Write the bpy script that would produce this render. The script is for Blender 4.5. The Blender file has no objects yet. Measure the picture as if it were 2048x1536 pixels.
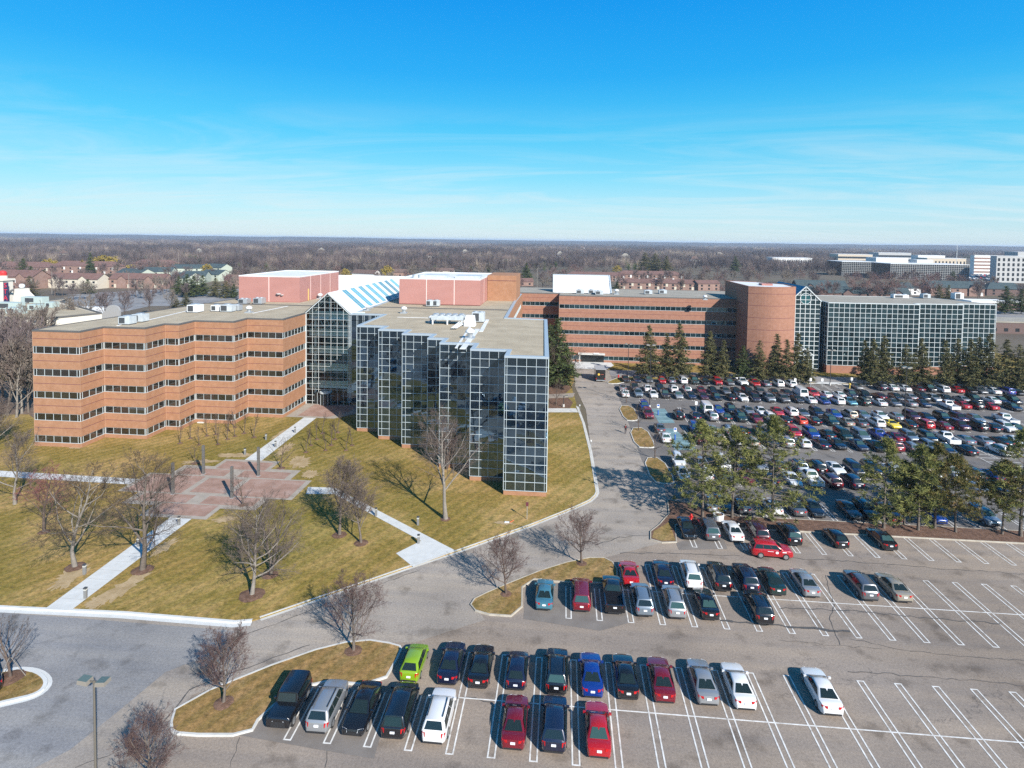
import bpy, math, random
import numpy as np
from mathutils import Matrix, Vector
R = math.radians
SC = bpy.context.scene
COL = SC.collection
rng = np.random.default_rng(7)
random.seed(7)

# ---------------------------------------------------------------- camera model (solved from the parking grid and the building verticals)
CF, CP, CR, CPY, CPSI, CH = 1190.0, 0.04262, 0.01332, 529.88825, -0.0857, 37.0
def _tog(v):
    c, s = math.cos(CPSI), math.sin(CPSI)
    return np.array([v[0]*c + v[1]*s, -v[0]*s + v[1]*c, v[2]])
def ray(x, y):
    cr, sr = math.cos(CR), math.sin(CR); a, b = x-1024, y-CPY
    X = (a*cr + b*sr)/CF; zu = -(-a*sr + b*cr)/CF
    c, s = math.cos(CP), math.sin(CP)
    return _tog((X, c + zu*s, -s + zu*c))
def G(x, y, z=0.0):
    "ground point (height z) seen at a pixel of the 2048x1536 photo"
    d = ray(x, y); t = (z-CH)/d[2]; return (d[0]*t, d[1]*t)
def atY(x, y, Y):
    d = ray(x, y); t = Y/d[1]; return (d[0]*t, CH + d[2]*t)
def PX(X, Y, Z=0.0):
    c, s = math.cos(CPSI), math.sin(CPSI); x = X*c - Y*s; y = X*s + Y*c; z = Z-CH
    c, s = math.cos(CP), math.sin(CP); yf = y*c - z*s; zu = y*s + z*c
    u = x/yf*CF; v = -zu/yf*CF
    return (1024 + u*math.cos(CR) - v*math.sin(CR), CPY + u*math.sin(CR) + v*math.cos(CR))
def XR(px, Y, z=0.0):
    lo, hi = -900.0, 900.0
    for _ in range(50):
        m = (lo+hi)/2
        if PX(m, Y, z)[0] < px: lo = m
        else: hi = m
    return (lo+hi)/2
def make_camera():
    cam = bpy.data.cameras.new('camera'); o = bpy.data.objects.new('camera', cam); COL.objects.link(o)
    cr, sr, c, s = math.cos(CR), math.sin(CR), math.cos(CP), math.sin(CP)
    Rv = _tog((cr, sr*s, sr*c)); Uv = _tog((-sr, cr*s, cr*c)); Fv = _tog((0, c, -s))
    M = Matrix(((Rv[0], Uv[0], -Fv[0], 0), (Rv[1], Uv[1], -Fv[1], 0), (Rv[2], Uv[2], -Fv[2], CH), (0, 0, 0, 1)))
    o.matrix_world = M
    cam.sensor_fit = 'HORIZONTAL'; cam.sensor_width = 36; cam.lens = CF/2048*36
    cam.shift_y = -(768-CPY)/2048
    cam.clip_start = 0.5; cam.clip_end = 40000
    SC.camera = o
make_camera()

# ---------------------------------------------------------------- materials
MATS = {}
def nd(nt, t, **kw):
    n = nt.nodes.new(t)
    for k, v in kw.items():
        if k in n.inputs: n.inputs[k].default_value = v
        else: setattr(n, k, v)
    return n
def rgba(c): return (c[0], c[1], c[2], 1.0)
def mat(name, col, rough=0.7, metal=0.0, spec=0.5, coat=0.0, ior=None, emit=None):
    if name in MATS: return MATS[name]
    m = bpy.data.materials.new(name); m.use_nodes = True
    b = m.node_tree.nodes['Principled BSDF']
    b.inputs['Base Color'].default_value = rgba(col); b.inputs['Roughness'].default_value = rough
    b.inputs['Metallic'].default_value = metal; b.inputs['Specular IOR Level'].default_value = spec
    b.inputs['Coat Weight'].default_value = coat
    b.inputs['Coat Roughness'].default_value = 0.05
    if ior: b.inputs['IOR'].default_value = ior
    m.diffuse_color = rgba(col)
    MATS[name] = m; return m
def noisy(name, stops, scale, detail=6, rough=0.85, bump=0.0, bump_scale=None, coord='pos', spec=0.3, distort=0.0, stretch=None, rand=0.0):
    """procedural surface: noise -> colour ramp, an optional finer bump, in world (pos) or object space"""
    if name in MATS: return MATS[name]
    m = mat(name, stops[0][1], rough, spec=spec); nt = m.node_tree; b = nt.nodes['Principled BSDF']
    if coord == 'pos': src = nd(nt, 'ShaderNodeNewGeometry').outputs['Position']
    else: src = nd(nt, 'ShaderNodeTexCoord').outputs['Object']
    if stretch:
        mp = nd(nt, 'ShaderNodeMapping'); mp.inputs['Scale'].default_value = stretch
        nt.links.new(src, mp.inputs['Vector']); src = mp.outputs[0]
    n = nd(nt, 'ShaderNodeTexNoise', Scale=scale, Detail=detail, Roughness=0.62, Distortion=distort)
    nt.links.new(src, n.inputs['Vector'])
    r = nd(nt, 'ShaderNodeValToRGB'); cr = r.color_ramp
    while len(cr.elements) < len(stops): cr.elements.new(0.5)
    for e, (p, c) in zip(cr.elements, stops): e.position = p; e.color = rgba(c)
    nt.links.new(n.outputs['Fac'], r.inputs['Fac'])
    nt.links.new(r.outputs['Color'], b.inputs['Base Color'])
    if bump:
        n2 = nd(nt, 'ShaderNodeTexNoise', Scale=bump_scale or scale*8, Detail=3)
        nt.links.new(src, n2.inputs['Vector'])
        bp = nd(nt, 'ShaderNodeBump', Strength=bump, Distance=0.1)
        nt.links.new(n2.outputs['Fac'], bp.inputs['Height']); nt.links.new(bp.outputs[0], b.inputs['Normal'])
    return m
def mixrgb(nt, a, b, fac, blend='MIX'):
    n = nt.nodes.new('ShaderNodeMix'); n.data_type = 'RGBA'; n.blend_type = blend
    for sock, v in ((n.inputs[6], a), (n.inputs[7], b), (n.inputs[0], fac)):
        if hasattr(v, 'links'): nt.links.new(v, sock)
        else: sock.default_value = v if not isinstance(v, tuple) or len(v) == 4 else rgba(v)
    return n.outputs[2]
def ramp(nt, src, p0, p1, c0=(0, 0, 0), c1=(1, 1, 1)):
    r = nt.nodes.new('ShaderNodeValToRGB'); e = r.color_ramp.elements
    e[0].position = p0; e[1].position = p1; e[0].color = rgba(c0); e[1].color = rgba(c1)
    nt.links.new(src, r.inputs['Fac']); return r.outputs['Color']

# ---------------------------------------------------------------- mesh helpers
class MB:
    def __init__(self): self.V = []; self.F = []; self.M = []; self.n = 0
    def add(self, vs, fs, m=0):
        o = self.n
        self.V.extend([tuple(map(float, v)) for v in vs]); self.n += len(vs)
        for f in fs: self.F.append([o+i for i in f]); self.M.append(m)
        return self
    def quad(self, a, b, c, d, m=0): return self.add((a, b, c, d), ((0, 1, 2, 3),), m)
    def box(self, x0, y0, z0, x1, y1, z1, m=0):
        vs = [(x0,y0,z0),(x1,y0,z0),(x1,y1,z0),(x0,y1,z0),(x0,y0,z1),(x1,y0,z1),(x1,y1,z1),(x0,y1,z1)]
        return self.add(vs, ((3,2,1,0),(4,5,6,7),(0,1,5,4),(1,2,6,5),(2,3,7,6),(3,0,4,7)), m)
    def prism(self, poly, z0, z1, m=0, mtop=None, bottom=True):
        n = len(poly); poly = ccw(poly)
        vs = [(p[0], p[1], z0) for p in poly] + [(p[0], p[1], z1) for p in poly]
        self.add(vs, [(i, (i+1) % n, n+(i+1) % n, n+i) for i in range(n)], m)
        o = self.n - 2*n
        self.F.append([o+n+i for i in range(n)]); self.M.append(m if mtop is None else mtop)
        if bottom: self.F.append([o+n-1-i for i in range(n)]); self.M.append(m)
        return self
    def sheet(self, poly, z, m=0):
        poly = ccw(poly); return self.add([(p[0], p[1], z) for p in poly], [list(range(len(poly)))], m)
    def bar(self, p, q, w, h, m=0, up=(0, 0, 1)):
        "box beam from p to q, w wide and h high, centred"
        p = Vector(p); q = Vector(q); d = (q-p).normalized(); u = Vector(up)
        s = d.cross(u)
        if s.length < 1e-5: s = d.cross(Vector((1, 0, 0)))
        s.normalize(); u = s.cross(d).normalized(); s *= w/2; u *= h/2
        vs = [p-s-u, p+s-u, p+s+u, p-s+u, q-s-u, q+s-u, q+s+u, q-s+u]
        return self.add(vs, ((3,2,1,0),(4,5,6,7),(0,1,5,4),(1,2,6,5),(2,3,7,6),(3,0,4,7)), m)
    def tube(self, p, q, r0, r1=None, n=8, m=0, caps=True):
        r1 = r0 if r1 is None else r1
        p = Vector(p); q = Vector(q); d = (q-p).normalized(); a = d.orthogonal().normalized(); b = d.cross(a)
        vs = []
        for c, r in ((p, r0), (q, r1)):
            for i in range(n):
                t = 2*math.pi*i/n; vs.append(c + (a*math.cos(t) + b*math.sin(t))*r)
        fs = [(i, (i+1) % n, n+(i+1) % n, n+i) for i in range(n)]
        if caps: fs += [tuple(range(n-1, -1, -1)), tuple(range(n, 2*n))]
        return self.add(vs, fs, m)
    def lathe(self, prof, c=(0, 0, 0), n=14, m=0):
        vs = []
        for r, z in prof:
            for i in range(n):
                t = 2*math.pi*i/n; vs.append((c[0]+r*math.cos(t), c[1]+r*math.sin(t), c[2]+z))
        fs = []
        for j in range(len(prof)-1):
            for i in range(n): fs.append((j*n+i, j*n+(i+1) % n, (j+1)*n+(i+1) % n, (j+1)*n+i))
        fs.append(tuple(range(n-1, -1, -1))); k = (len(prof)-1)*n; fs.append(tuple(range(k, k+n)))
        return self.add(vs, fs, m)
    def build(self, name, mats, parent=None, smooth=False, loc=None, bevel=0.0):
        me = bpy.data.meshes.new(name); me.from_pydata(self.V, [], self.F)
        if not isinstance(mats, (list, tuple)): mats = [mats]
        for x in mats: me.materials.append(x)
        if len(mats) > 1: me.polygons.foreach_set('material_index', self.M)
        if smooth: me.polygons.foreach_set('use_smooth', [True]*len(self.F))
        me.update()
        o = bpy.data.objects.new(name, me); COL.objects.link(o)
        if parent is not None: o.parent = parent
        if loc is not None: o.location = loc
        if bevel:
            md = o.modifiers.new('bevel', 'BEVEL'); md.width = bevel; md.segments = 2; md.limit_method = 'ANGLE'
        return o
def ccw(p):
    a = sum(p[i][0]*p[(i+1) % len(p)][1] - p[(i+1) % len(p)][0]*p[i][1] for i in range(len(p)))
    return list(p) if a > 0 else list(reversed(p))
def offset(poly, d):
    "inset (d>0) a ccw polygon with mitred corners"
    n = len(poly); out = []
    for i in range(n):
        p0, p1, p2 = Vector(poly[i-1][:2]), Vector(poly[i][:2]), Vector(poly[(i+1) % n][:2])
        a = (p1-p0).normalized(); b = (p2-p1).normalized()
        na = Vector((-a.y, a.x)); nb = Vector((-b.y, b.x))
        k = 1 + na.dot(nb); v = (na+nb)/max(k, 0.25)
        out.append((p1.x + v.x*d, p1.y + v.y*d))
    return out
def arrays(name, V, F, m, parent=None, smooth=False, mi=None, attr=None):
    "mesh from numpy arrays: V (n,3), F (m,k) all faces of k corners; attr = per-face 0..1 value stored as 'tone'"
    V = np.asarray(V, dtype=np.float32); F = np.asarray(F, dtype=np.int32); k = F.shape[1]
    me = bpy.data.meshes.new(name)
    me.vertices.add(len(V)); me.vertices.foreach_set('co', V.ravel())
    me.loops.add(F.size); me.loops.foreach_set('vertex_index', F.ravel())
    me.polygons.add(len(F)); me.polygons.foreach_set('loop_start', np.arange(0, F.size, k, dtype=np.int32))
    try: me.polygons.foreach_set('loop_total', np.full(len(F), k, dtype=np.int32))
    except Exception: pass
    for x in (m if isinstance(m, (list, tuple)) else [m]): me.materials.append(x)
    if mi is not None: me.polygons.foreach_set('material_index', np.asarray(mi, dtype=np.int32))
    if smooth: me.polygons.foreach_set('use_smooth', np.ones(len(F), dtype=bool))
    if attr is not None:
        at = me.attributes.new('tone', 'FLOAT', 'FACE'); at.data.foreach_set('value', np.asarray(attr, dtype=np.float32))
    me.update(calc_edges=True)
    o = bpy.data.objects.new(name, me); COL.objects.link(o)
    if parent is not None: o.parent = parent
    return o
def tag(o, label=None, cat=None, group=None, kind=None):
    if label: o['label'] = label
    if cat: o['category'] = cat
    if group: o['group'] = group
    if kind: o['kind'] = kind
    return o
def thing(name, label, cat, loc=(0, 0, 0), rz=0.0, group=None):
    o = bpy.data.objects.new(name, None); COL.objects.link(o); o.empty_display_size = 0.3
    o.location = loc; o.rotation_euler = (0, 0, rz); return tag(o, label, cat, group)
def structure(o): o['kind'] = 'structure'; return o
def kids(o): return list(o.children)
def dup(root, loc, rz=0.0, scale=None, label=None, group=None):
    def rec(o, par):
        c = o.copy(); COL.objects.link(c)
        if par is not None: c.parent = par
        for ch in KIDS.get(o.name, ()): rec(ch, c)
        return c
    r = rec(root, None); r.location = loc; r.rotation_euler = (0, 0, rz)
    if scale is not None: r.scale = scale if isinstance(scale, (tuple, list)) else (scale,)*3
    if label: r['label'] = label
    if group: r['group'] = group
    return r
KIDS = {}
def remember(root):
    "note a finished thing's children once, so that copies need not search the scene"
    KIDS[root.name] = list(root.children)
    for c in root.children: remember(c)
    return root
# ---------------------------------------------------------------- daylight
SUN_AZ, SUN_EL = 40.0, 32.5          # shadows fall towards (-sin 40, +cos 40); the sun stands behind the camera to the right
def daylight():
    w = bpy.data.worlds.new('World'); SC.world = w; w.use_nodes = True
    nt = w.node_tree; bg = nt.nodes['Background']
    sky = nd(nt, 'ShaderNodeTexSky'); sky.sky_type = 'NISHITA'; sky.sun_disc = False
    tx, ty = math.sin(R(SUN_AZ)), -math.cos(R(SUN_AZ))
    sky.sun_elevation = R(SUN_EL); sky.sun_rotation = math.atan2(tx, ty)
    sky.altitude = 200; sky.air_density = 1.0; sky.dust_density = 0.3; sky.ozone_density = 1.5
    hs = nd(nt, 'ShaderNodeHueSaturation'); hs.inputs['Saturation'].default_value = 1.45; hs.inputs['Value'].default_value = 1.0
    hs.inputs['Hue'].default_value = 0.488
    nt.links.new(sky.outputs[0], hs.inputs['Color'])
    tc = nd(nt, 'ShaderNodeTexCoord'); sep = nd(nt, 'ShaderNodeSeparateXYZ'); nt.links.new(tc.outputs['Generated'], sep.inputs[0])
    pale = nd(nt, 'ShaderNodeValToRGB'); nt.links.new(sep.outputs['Z'], pale.inputs['Fac'])
    # the clear spring sky of the photo: azure aloft, pale at the horizon, blended with the physical sky
    el = pale.color_ramp.elements; el[0].position = 0.0; el[0].color = (0.60, 0.79, 0.90, 1); el[1].position = 0.46; el[1].color = (0.004, 0.265, 0.86, 1)
    for p_, c_ in ((0.05, (0.43, 0.79, 0.96)), (0.10, (0.22, 0.72, 0.97)), (0.17, (0.07, 0.60, 0.96)), (0.26, (0.014, 0.425, 0.95)), (0.36, (0.005, 0.335, 0.92))): e_ = el.new(p_); e_.color = rgba(c_)
    gain = nd(nt, 'ShaderNodeVectorMath', operation='SCALE'); nt.links.new(pale.outputs['Color'], gain.inputs[0]); gain.inputs['Scale'].default_value = 6.1
    veil = mixrgb(nt, hs.outputs[0], gain.outputs[0], ramp(nt, sep.outputs['Z'], 0.42, 0.75, (0.86,)*3, (0, 0, 0)))
    # thin cirrus: streaked noise on a plane high above, from the view direction
    mx = nd(nt, 'ShaderNodeMath', operation='MAXIMUM'); nt.links.new(sep.outputs['Z'], mx.inputs[0]); mx.inputs[1].default_value = 0.0
    ad = nd(nt, 'ShaderNodeMath', operation='ADD'); nt.links.new(mx.outputs[0], ad.inputs[0]); ad.inputs[1].default_value = 0.09
    cx = nd(nt, 'ShaderNodeMath', operation='DIVIDE'); nt.links.new(sep.outputs['X'], cx.inputs[0]); nt.links.new(ad.outputs[0], cx.inputs[1])
    cy = nd(nt, 'ShaderNodeMath', operation='DIVIDE'); nt.links.new(sep.outputs['Y'], cy.inputs[0]); nt.links.new(ad.outputs[0], cy.inputs[1])
    cb = nd(nt, 'ShaderNodeCombineXYZ'); nt.links.new(cx.outputs[0], cb.inputs[0]); nt.links.new(cy.outputs[0], cb.inputs[1])
    mp = nd(nt, 'ShaderNodeMapping'); mp.inputs['Scale'].default_value = (0.42, 1.15, 1); mp.inputs['Rotation'].default_value = (0, 0, R(14)); mp.inputs['Location'].default_value = (3.1, 1.7, 0)
    nt.links.new(cb.outputs[0], mp.inputs['Vector'])
    n1 = nd(nt, 'ShaderNodeTexNoise', Scale=0.95, Detail=12, Roughness=0.66, Distortion=1.2); nt.links.new(mp.outputs[0], n1.inputs['Vector'])
    c1 = ramp(nt, n1.outputs['Fac'], 0.43, 0.76)
    hz = ramp(nt, sep.outputs['Z'], 0.03, 0.22, (1, 1, 1), (0.0, 0.0, 0.0))          # the veil thickens low down
    am = nd(nt, 'ShaderNodeMath', operation='MULTIPLY'); nt.links.new(c1, am.inputs[0]); nt.links.new(hz, am.inputs[1])
    a2 = nd(nt, 'ShaderNodeMath', operation='MULTIPLY'); nt.links.new(am.outputs[0], a2.inputs[0]); a2.inputs[1].default_value = 0.9
    out = mixrgb(nt, veil, (4.6, 5.4, 5.7, 1.0), a2.outputs[0])
    nt.links.new(out, bg.inputs['Color']); bg.inputs['Strength'].default_value = 0.10
    s = bpy.data.lights.new('sun', 'SUN'); s.energy = 5.0; s.angle = R(0.53); s.color = (1.0, 0.95, 0.88)
    o = bpy.data.objects.new('sun', s); COL.objects.link(o)
    e = R(SUN_EL); d = Vector((tx*math.cos(e), ty*math.cos(e), math.sin(e)))
    o.rotation_euler = d.to_track_quat('Z', 'Y').to_euler(); o.location = d*300
    vs = SC.view_settings; vs.view_transform = 'Standard'; vs.look = 'None'; vs.exposure = 0.70; vs.gamma = 1.0
    SC.render.engine = 'CYCLES'; cy_ = SC.cycles
    cy_.use_denoising = False
    try: cy_.denoiser = 'OPENIMAGEDENOISE'
    except Exception: pass
    cy_.max_bounces = 7; cy_.diffuse_bounces = 2; cy_.glossy_bounces = 4; cy_.transmission_bounces = 4; cy_.transparent_max_bounces = 12
    cy_.sample_clamp_indirect = 6.0; cy_.volume_bounces = 0
daylight()
# ---------------------------------------------------------------- ground, roads, walks, kerbs, markings
LAWN_Z, WALK_Z = 0.12, 0.150
def grass_mat(name, a, b, c, d=None, scale=0.09):
    m = noisy(name, [(0.28, a), (0.46, b), (0.6, c), (0.74, d or a)], scale, 9, 0.95, 0.5, 3.0, spec=0.1)
    nt = m.node_tree; bs = nt.nodes['Principled BSDF']; src = bs.inputs['Base Color'].links[0].from_socket
    g = nd(nt, 'ShaderNodeNewGeometry')
    n = nd(nt, 'ShaderNodeTexNoise', Scale=2.3, Detail=8, Roughness=0.85); nt.links.new(g.outputs['Position'], n.inputs['Vector'])
    v = ramp(nt, n.outputs['Fac'], 0.34, 0.66, (0.42, 0.45, 0.42), (1.6, 1.5, 1.42))
    col = mixrgb(nt, src, v, 1.0, 'MULTIPLY')
    # mowing stripes and greener drifts
    mp = nd(nt, 'ShaderNodeMapping'); mp.inputs['Rotation'].default_value = (0, 0, R(28)); nt.links.new(g.outputs['Position'], mp.inputs['Vector'])
    wv = nd(nt, 'ShaderNodeTexWave', Scale=0.20, Distortion=1.6); wv.inputs['Detail'].default_value = 3; nt.links.new(mp.outputs[0], wv.inputs['Vector'])
    col = mixrgb(nt, col, ramp(nt, wv.outputs['Fac'], 0.2, 0.8, (0.88, 0.92, 0.86), (1.08, 1.05, 1.06)), 1.0, 'MULTIPLY')
    n4 = nd(nt, 'ShaderNodeTexNoise', Scale=0.035, Detail=4); nt.links.new(g.outputs['Position'], n4.inputs['Vector'])
    col = mixrgb(nt, col, ramp(nt, n4.outputs['Fac'], 0.42, 0.62, (1.08, 1.02, 1.0), (0.80, 0.87, 0.68)), 1.0, 'MULTIPLY')
    nt.links.new(col, bs.inputs['Base Color']); return m
GR = grass_mat('lawn_grass', (0.25, 0.18, 0.066), (0.205, 0.157, 0.05), (0.31, 0.225, 0.10), (0.145, 0.135, 0.04))
GD = grass_mat('dormant_grass', (0.23, 0.160, 0.070), (0.19, 0.135, 0.056), (0.27, 0.195, 0.10), (0.17, 0.13, 0.05), 0.2)
MULCH = noisy('mulch', [(0.3, (0.075, 0.042, 0.03)), (0.5, (0.13, 0.075, 0.05)), (0.7, (0.20, 0.12, 0.085))], 2.2, 8, 0.95, 0.6, 9)
DIRT = noisy('bare_soil', [(0.35, (0.28, 0.20, 0.10)), (0.65, (0.40, 0.30, 0.18))], 0.8, 8, 0.95, 0.4, 6)
CONC = noisy('concrete', [(0.3, (0.42, 0.415, 0.39)), (0.7, (0.56, 0.55, 0.52))], 0.7, 8, 0.85, 0.1, 20)
CONC_NEW = noisy('new_concrete', [(0.3, (0.47, 0.48, 0.47)), (0.7, (0.57, 0.58, 0.57))], 0.9, 8, 0.8, 0.1, 20)
CONC_OLD = noisy('old_kerb', [(0.3, (0.30, 0.27, 0.22)), (0.7, (0.46, 0.42, 0.35))], 1.5, 8, 0.85, 0.1, 20)
PAVER = noisy('clay_pavers', [(0.3, (0.24, 0.15, 0.115)), (0.5, (0.30, 0.19, 0.15)), (0.72, (0.36, 0.26, 0.22))], 0.55, 9, 0.85, 0.15, 14)
PAVER_GREY = noisy('grey_pavers', [(0.3, (0.27, 0.235, 0.195)), (0.7, (0.36, 0.32, 0.275))], 0.9, 8, 0.85, 0.1, 14)
PAINT = noisy('road_paint', [(0.30, (0.27, 0.24, 0.21)), (0.40, (0.50, 0.48, 0.45)), (0.52, (0.62, 0.61, 0.58)), (0.7, (0.72, 0.71, 0.69))], 1.7, 8, 0.7)
BLUEPAINT = noisy('blue_bay_paint', [(0.3, (0.10, 0.17, 0.19)), (0.55, (0.15, 0.25, 0.27)), (0.75, (0.14, 0.15, 0.15))], 0.8, 7, 0.8)
def asphalt(name, a, b, crack=0.75, seed=0.0):
    m = noisy(name, [(0.28, a), (0.5, tuple((x+y)/2 for x, y in zip(a, b))), (0.74, b)], 0.06, 9, 0.9, 0.25, 25, spec=0.25)
    nt = m.node_tree; bs = nt.nodes['Principled BSDF']; src = bs.inputs['Base Color'].links[0].from_socket
    g = nd(nt, 'ShaderNodeNewGeometry'); pos = g.outputs['Position']
    # fine aggregate
    n = nd(nt, 'ShaderNodeTexNoise', Scale=5.5, Detail=6, Roughness=0.8); nt.links.new(pos, n.inputs['Vector'])
    col = mixrgb(nt, src, ramp(nt, n.outputs['Fac'], 0.3, 0.72, (0.68, 0.68, 0.68), (1.3, 1.3, 1.3)), 1.0, 'MULTIPLY')
    # long tyre-worn streaks along X
    mp = nd(nt, 'ShaderNodeMapping'); mp.inputs['Scale'].default_value = (0.05, 0.6, 1); mp.inputs['Location'].default_value = (seed, seed*2, 0); nt.links.new(pos, mp.inputs['Vector'])
    n3 = nd(nt, 'ShaderNodeTexNoise', Scale=1.0, Detail=5); nt.links.new(mp.outputs[0], n3.inputs['Vector'])
    col = mixrgb(nt, col, ramp(nt, n3.outputs['Fac'], 0.35, 0.7, (0.86, 0.87, 0.9), (1.1, 1.07, 1.02)), 1.0, 'MULTIPLY')
    # oil drips and worn patches
    ol = nd(nt, 'ShaderNodeTexNoise', Scale=0.42, Detail=4, Roughness=0.5); nt.links.new(pos, ol.inputs['Vector'])
    col = mixrgb(nt, col, ramp(nt, ol.outputs['Fac'], 0.55, 0.70, (1, 1, 1), (0.64, 0.63, 0.62)), 1.0, 'MULTIPLY')
    # cracks: edges of distorted cells, only where a broad mask lets them through
    wd = nd(nt, 'ShaderNodeTexNoise', Scale=0.45, Detail=5, Roughness=0.65); nt.links.new(pos, wd.inputs['Vector'])
    sc = nd(nt, 'ShaderNodeVectorMath', operation='SCALE'); nt.links.new(wd.outputs['Color'], sc.inputs[0]); sc.inputs['Scale'].default_value = 4.5
    av = nd(nt, 'ShaderNodeVectorMath', operation='ADD'); nt.links.new(pos, av.inputs[0]); nt.links.new(sc.outputs[0], av.inputs[1])
    for scale, wdt, lo, hi, k in ((0.075, 0.005, 0.46, 0.56, crack*0.75), (0.28, 0.013, 0.58, 0.66, crack*0.6)):
        v = nd(nt, 'ShaderNodeTexVoronoi', Scale=scale); v.feature = 'DISTANCE_TO_EDGE'; v.voronoi_dimensions = '2D'; nt.links.new(av.outputs[0], v.inputs['Vector'])
        cr = ramp(nt, v.outputs['Distance'], wdt*0.35, wdt, (1, 1, 1), (0, 0, 0))
        mk = nd(nt, 'ShaderNodeTexNoise', Scale=0.045 if scale < 0.1 else 0.06, Detail=3); nt.links.new(pos, mk.inputs['Vector'])
        mm = ramp(nt, mk.outputs['Fac'], lo, hi)
        f = nd(nt, 'ShaderNodeMath', operation='MULTIPLY'); nt.links.new(cr, f.inputs[0]); nt.links.new(mm, f.inputs[1])
        f2 = nd(nt, 'ShaderNodeMath', operation='MULTIPLY'); nt.links.new(f.outputs[0], f2.inputs[0]); f2.inputs[1].default_value = k
        col = mixrgb(nt, col, (0.045, 0.044, 0.045, 1), f2.outputs[0])
    nt.links.new(col, bs.inputs['Base Color']); return m
ASPH = asphalt('parking_asphalt', (0.205, 0.168, 0.138), (0.325, 0.272, 0.226))
ROAD = asphalt('road_asphalt', (0.235, 0.205, 0.175), (0.385, 0.34, 0.295), 0.8, 3.3)
ROAD2 = asphalt('newer_road_asphalt', (0.16, 0.16, 0.165), (0.32, 0.315, 0.315), 0.15, 8.1)
DARK = asphalt('rear_lot_asphalt', (0.135, 0.125, 0.118), (0.20, 0.185, 0.172), 0.5, 5.2)
PATCH = noisy('asphalt_patch', [(0.3, (0.15, 0.132, 0.118)), (0.7, (0.205, 0.182, 0.163))], 0.6, 9, 0.9, 0.2, 20)
FAR = noisy('far_field', [(0.3, (0.085, 0.066, 0.052)), (0.5, (0.125, 0.10, 0.072)), (0.7, (0.105, 0.095, 0.055))], 0.012, 9, 1.0)

def P(*pts): return [G(*p) for p in pts]
# one sheet to the horizon
g = MB(); N = 24
ring = [0, 150, 400, 900, 2000, 4500, 9000, 16000]
vs = [(0, 100, -0.03)]; fs = []
for j, r_ in enumerate(ring[1:]):
    for i in range(N):
        t = 2*math.pi*i/N; vs.append((r_*math.cos(t), 100 + r_*math.sin(t), -0.03))
for i in range(N): fs.append((0, 1+i, 1+(i+1) % N))
for j in range(len(ring)-2):
    a = 1+j*N
    for i in range(N): fs.append((a+i, a+N+i, a+N+(i+1) % N, a+(i+1) % N))
structure(g.add(vs, fs).build('ground', FAR))
# asphalt sheets
structure(MB().sheet([(-140, 8), (150, 8), (150, 79.5), (-140, 79.5)], 0.0).build('parking_lot', ASPH))
structure(MB().sheet([(9.0, 79.6), (150, 79.6), (150, 172.5), (12.4, 172.5)], 0.004).build('rear_parking_lot', DARK))
road_l = P((0, 1216), (510, 1242), (822, 1135), (913, 1105), (1190, 995), (1194, 988))
ROADP = road_l + [(5.5, 130), (3.5, 150), (3.8, 174), (13.5, 174), (13.5, 156), (13.8, 135), (13.8, 100), (16.0, 92)] + P((1334, 1003), (1336, 1028), (1303, 1066), (1306, 1078), (1322, 1086)) + P((1200, 1118), (980, 1185), (945, 1205), (970, 1240)) + P((830, 1285), (700, 1285), (600, 1310), (385, 1390), (345, 1440), (370, 1475)) + [(-30, 34), (-34, 20), (-75, 20)]
structure(MB().sheet(ROADP, 0.008).build('campus_road', ROAD))
structure(MB().sheet(P((-120, 1212), (0, 1225), (200, 1240), (470, 1262), (420, 1310), (330, 1345), (240, 1420), (140, 1500), (70, 1536)) + [(-42, 30), (-120, 30)], 0.012).build('side_road', ROAD2))
structure(MB().sheet([(13.6, 163.9), (150, 163.9), (150, 171.2), (13.6, 171.2)], 0.012).build('service_road', ROAD2))
pt = MB()
pt.sheet(P((472, 1470), (525, 1428), (520, 1420), (545, 1380), (790, 1378), (770, 1440), (748, 1518), (640, 1500)), 0.012)
pt.sheet(P((1052, 1165), (1230, 1170), (1262, 1245), (1200, 1262), (1047, 1238)), 0.012)
pt.sheet(P((1352, 1086), (1440, 1060), (1455, 1098), (1358, 1100)), 0.012)
structure(pt.build('asphalt_repairs', PATCH))

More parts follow.
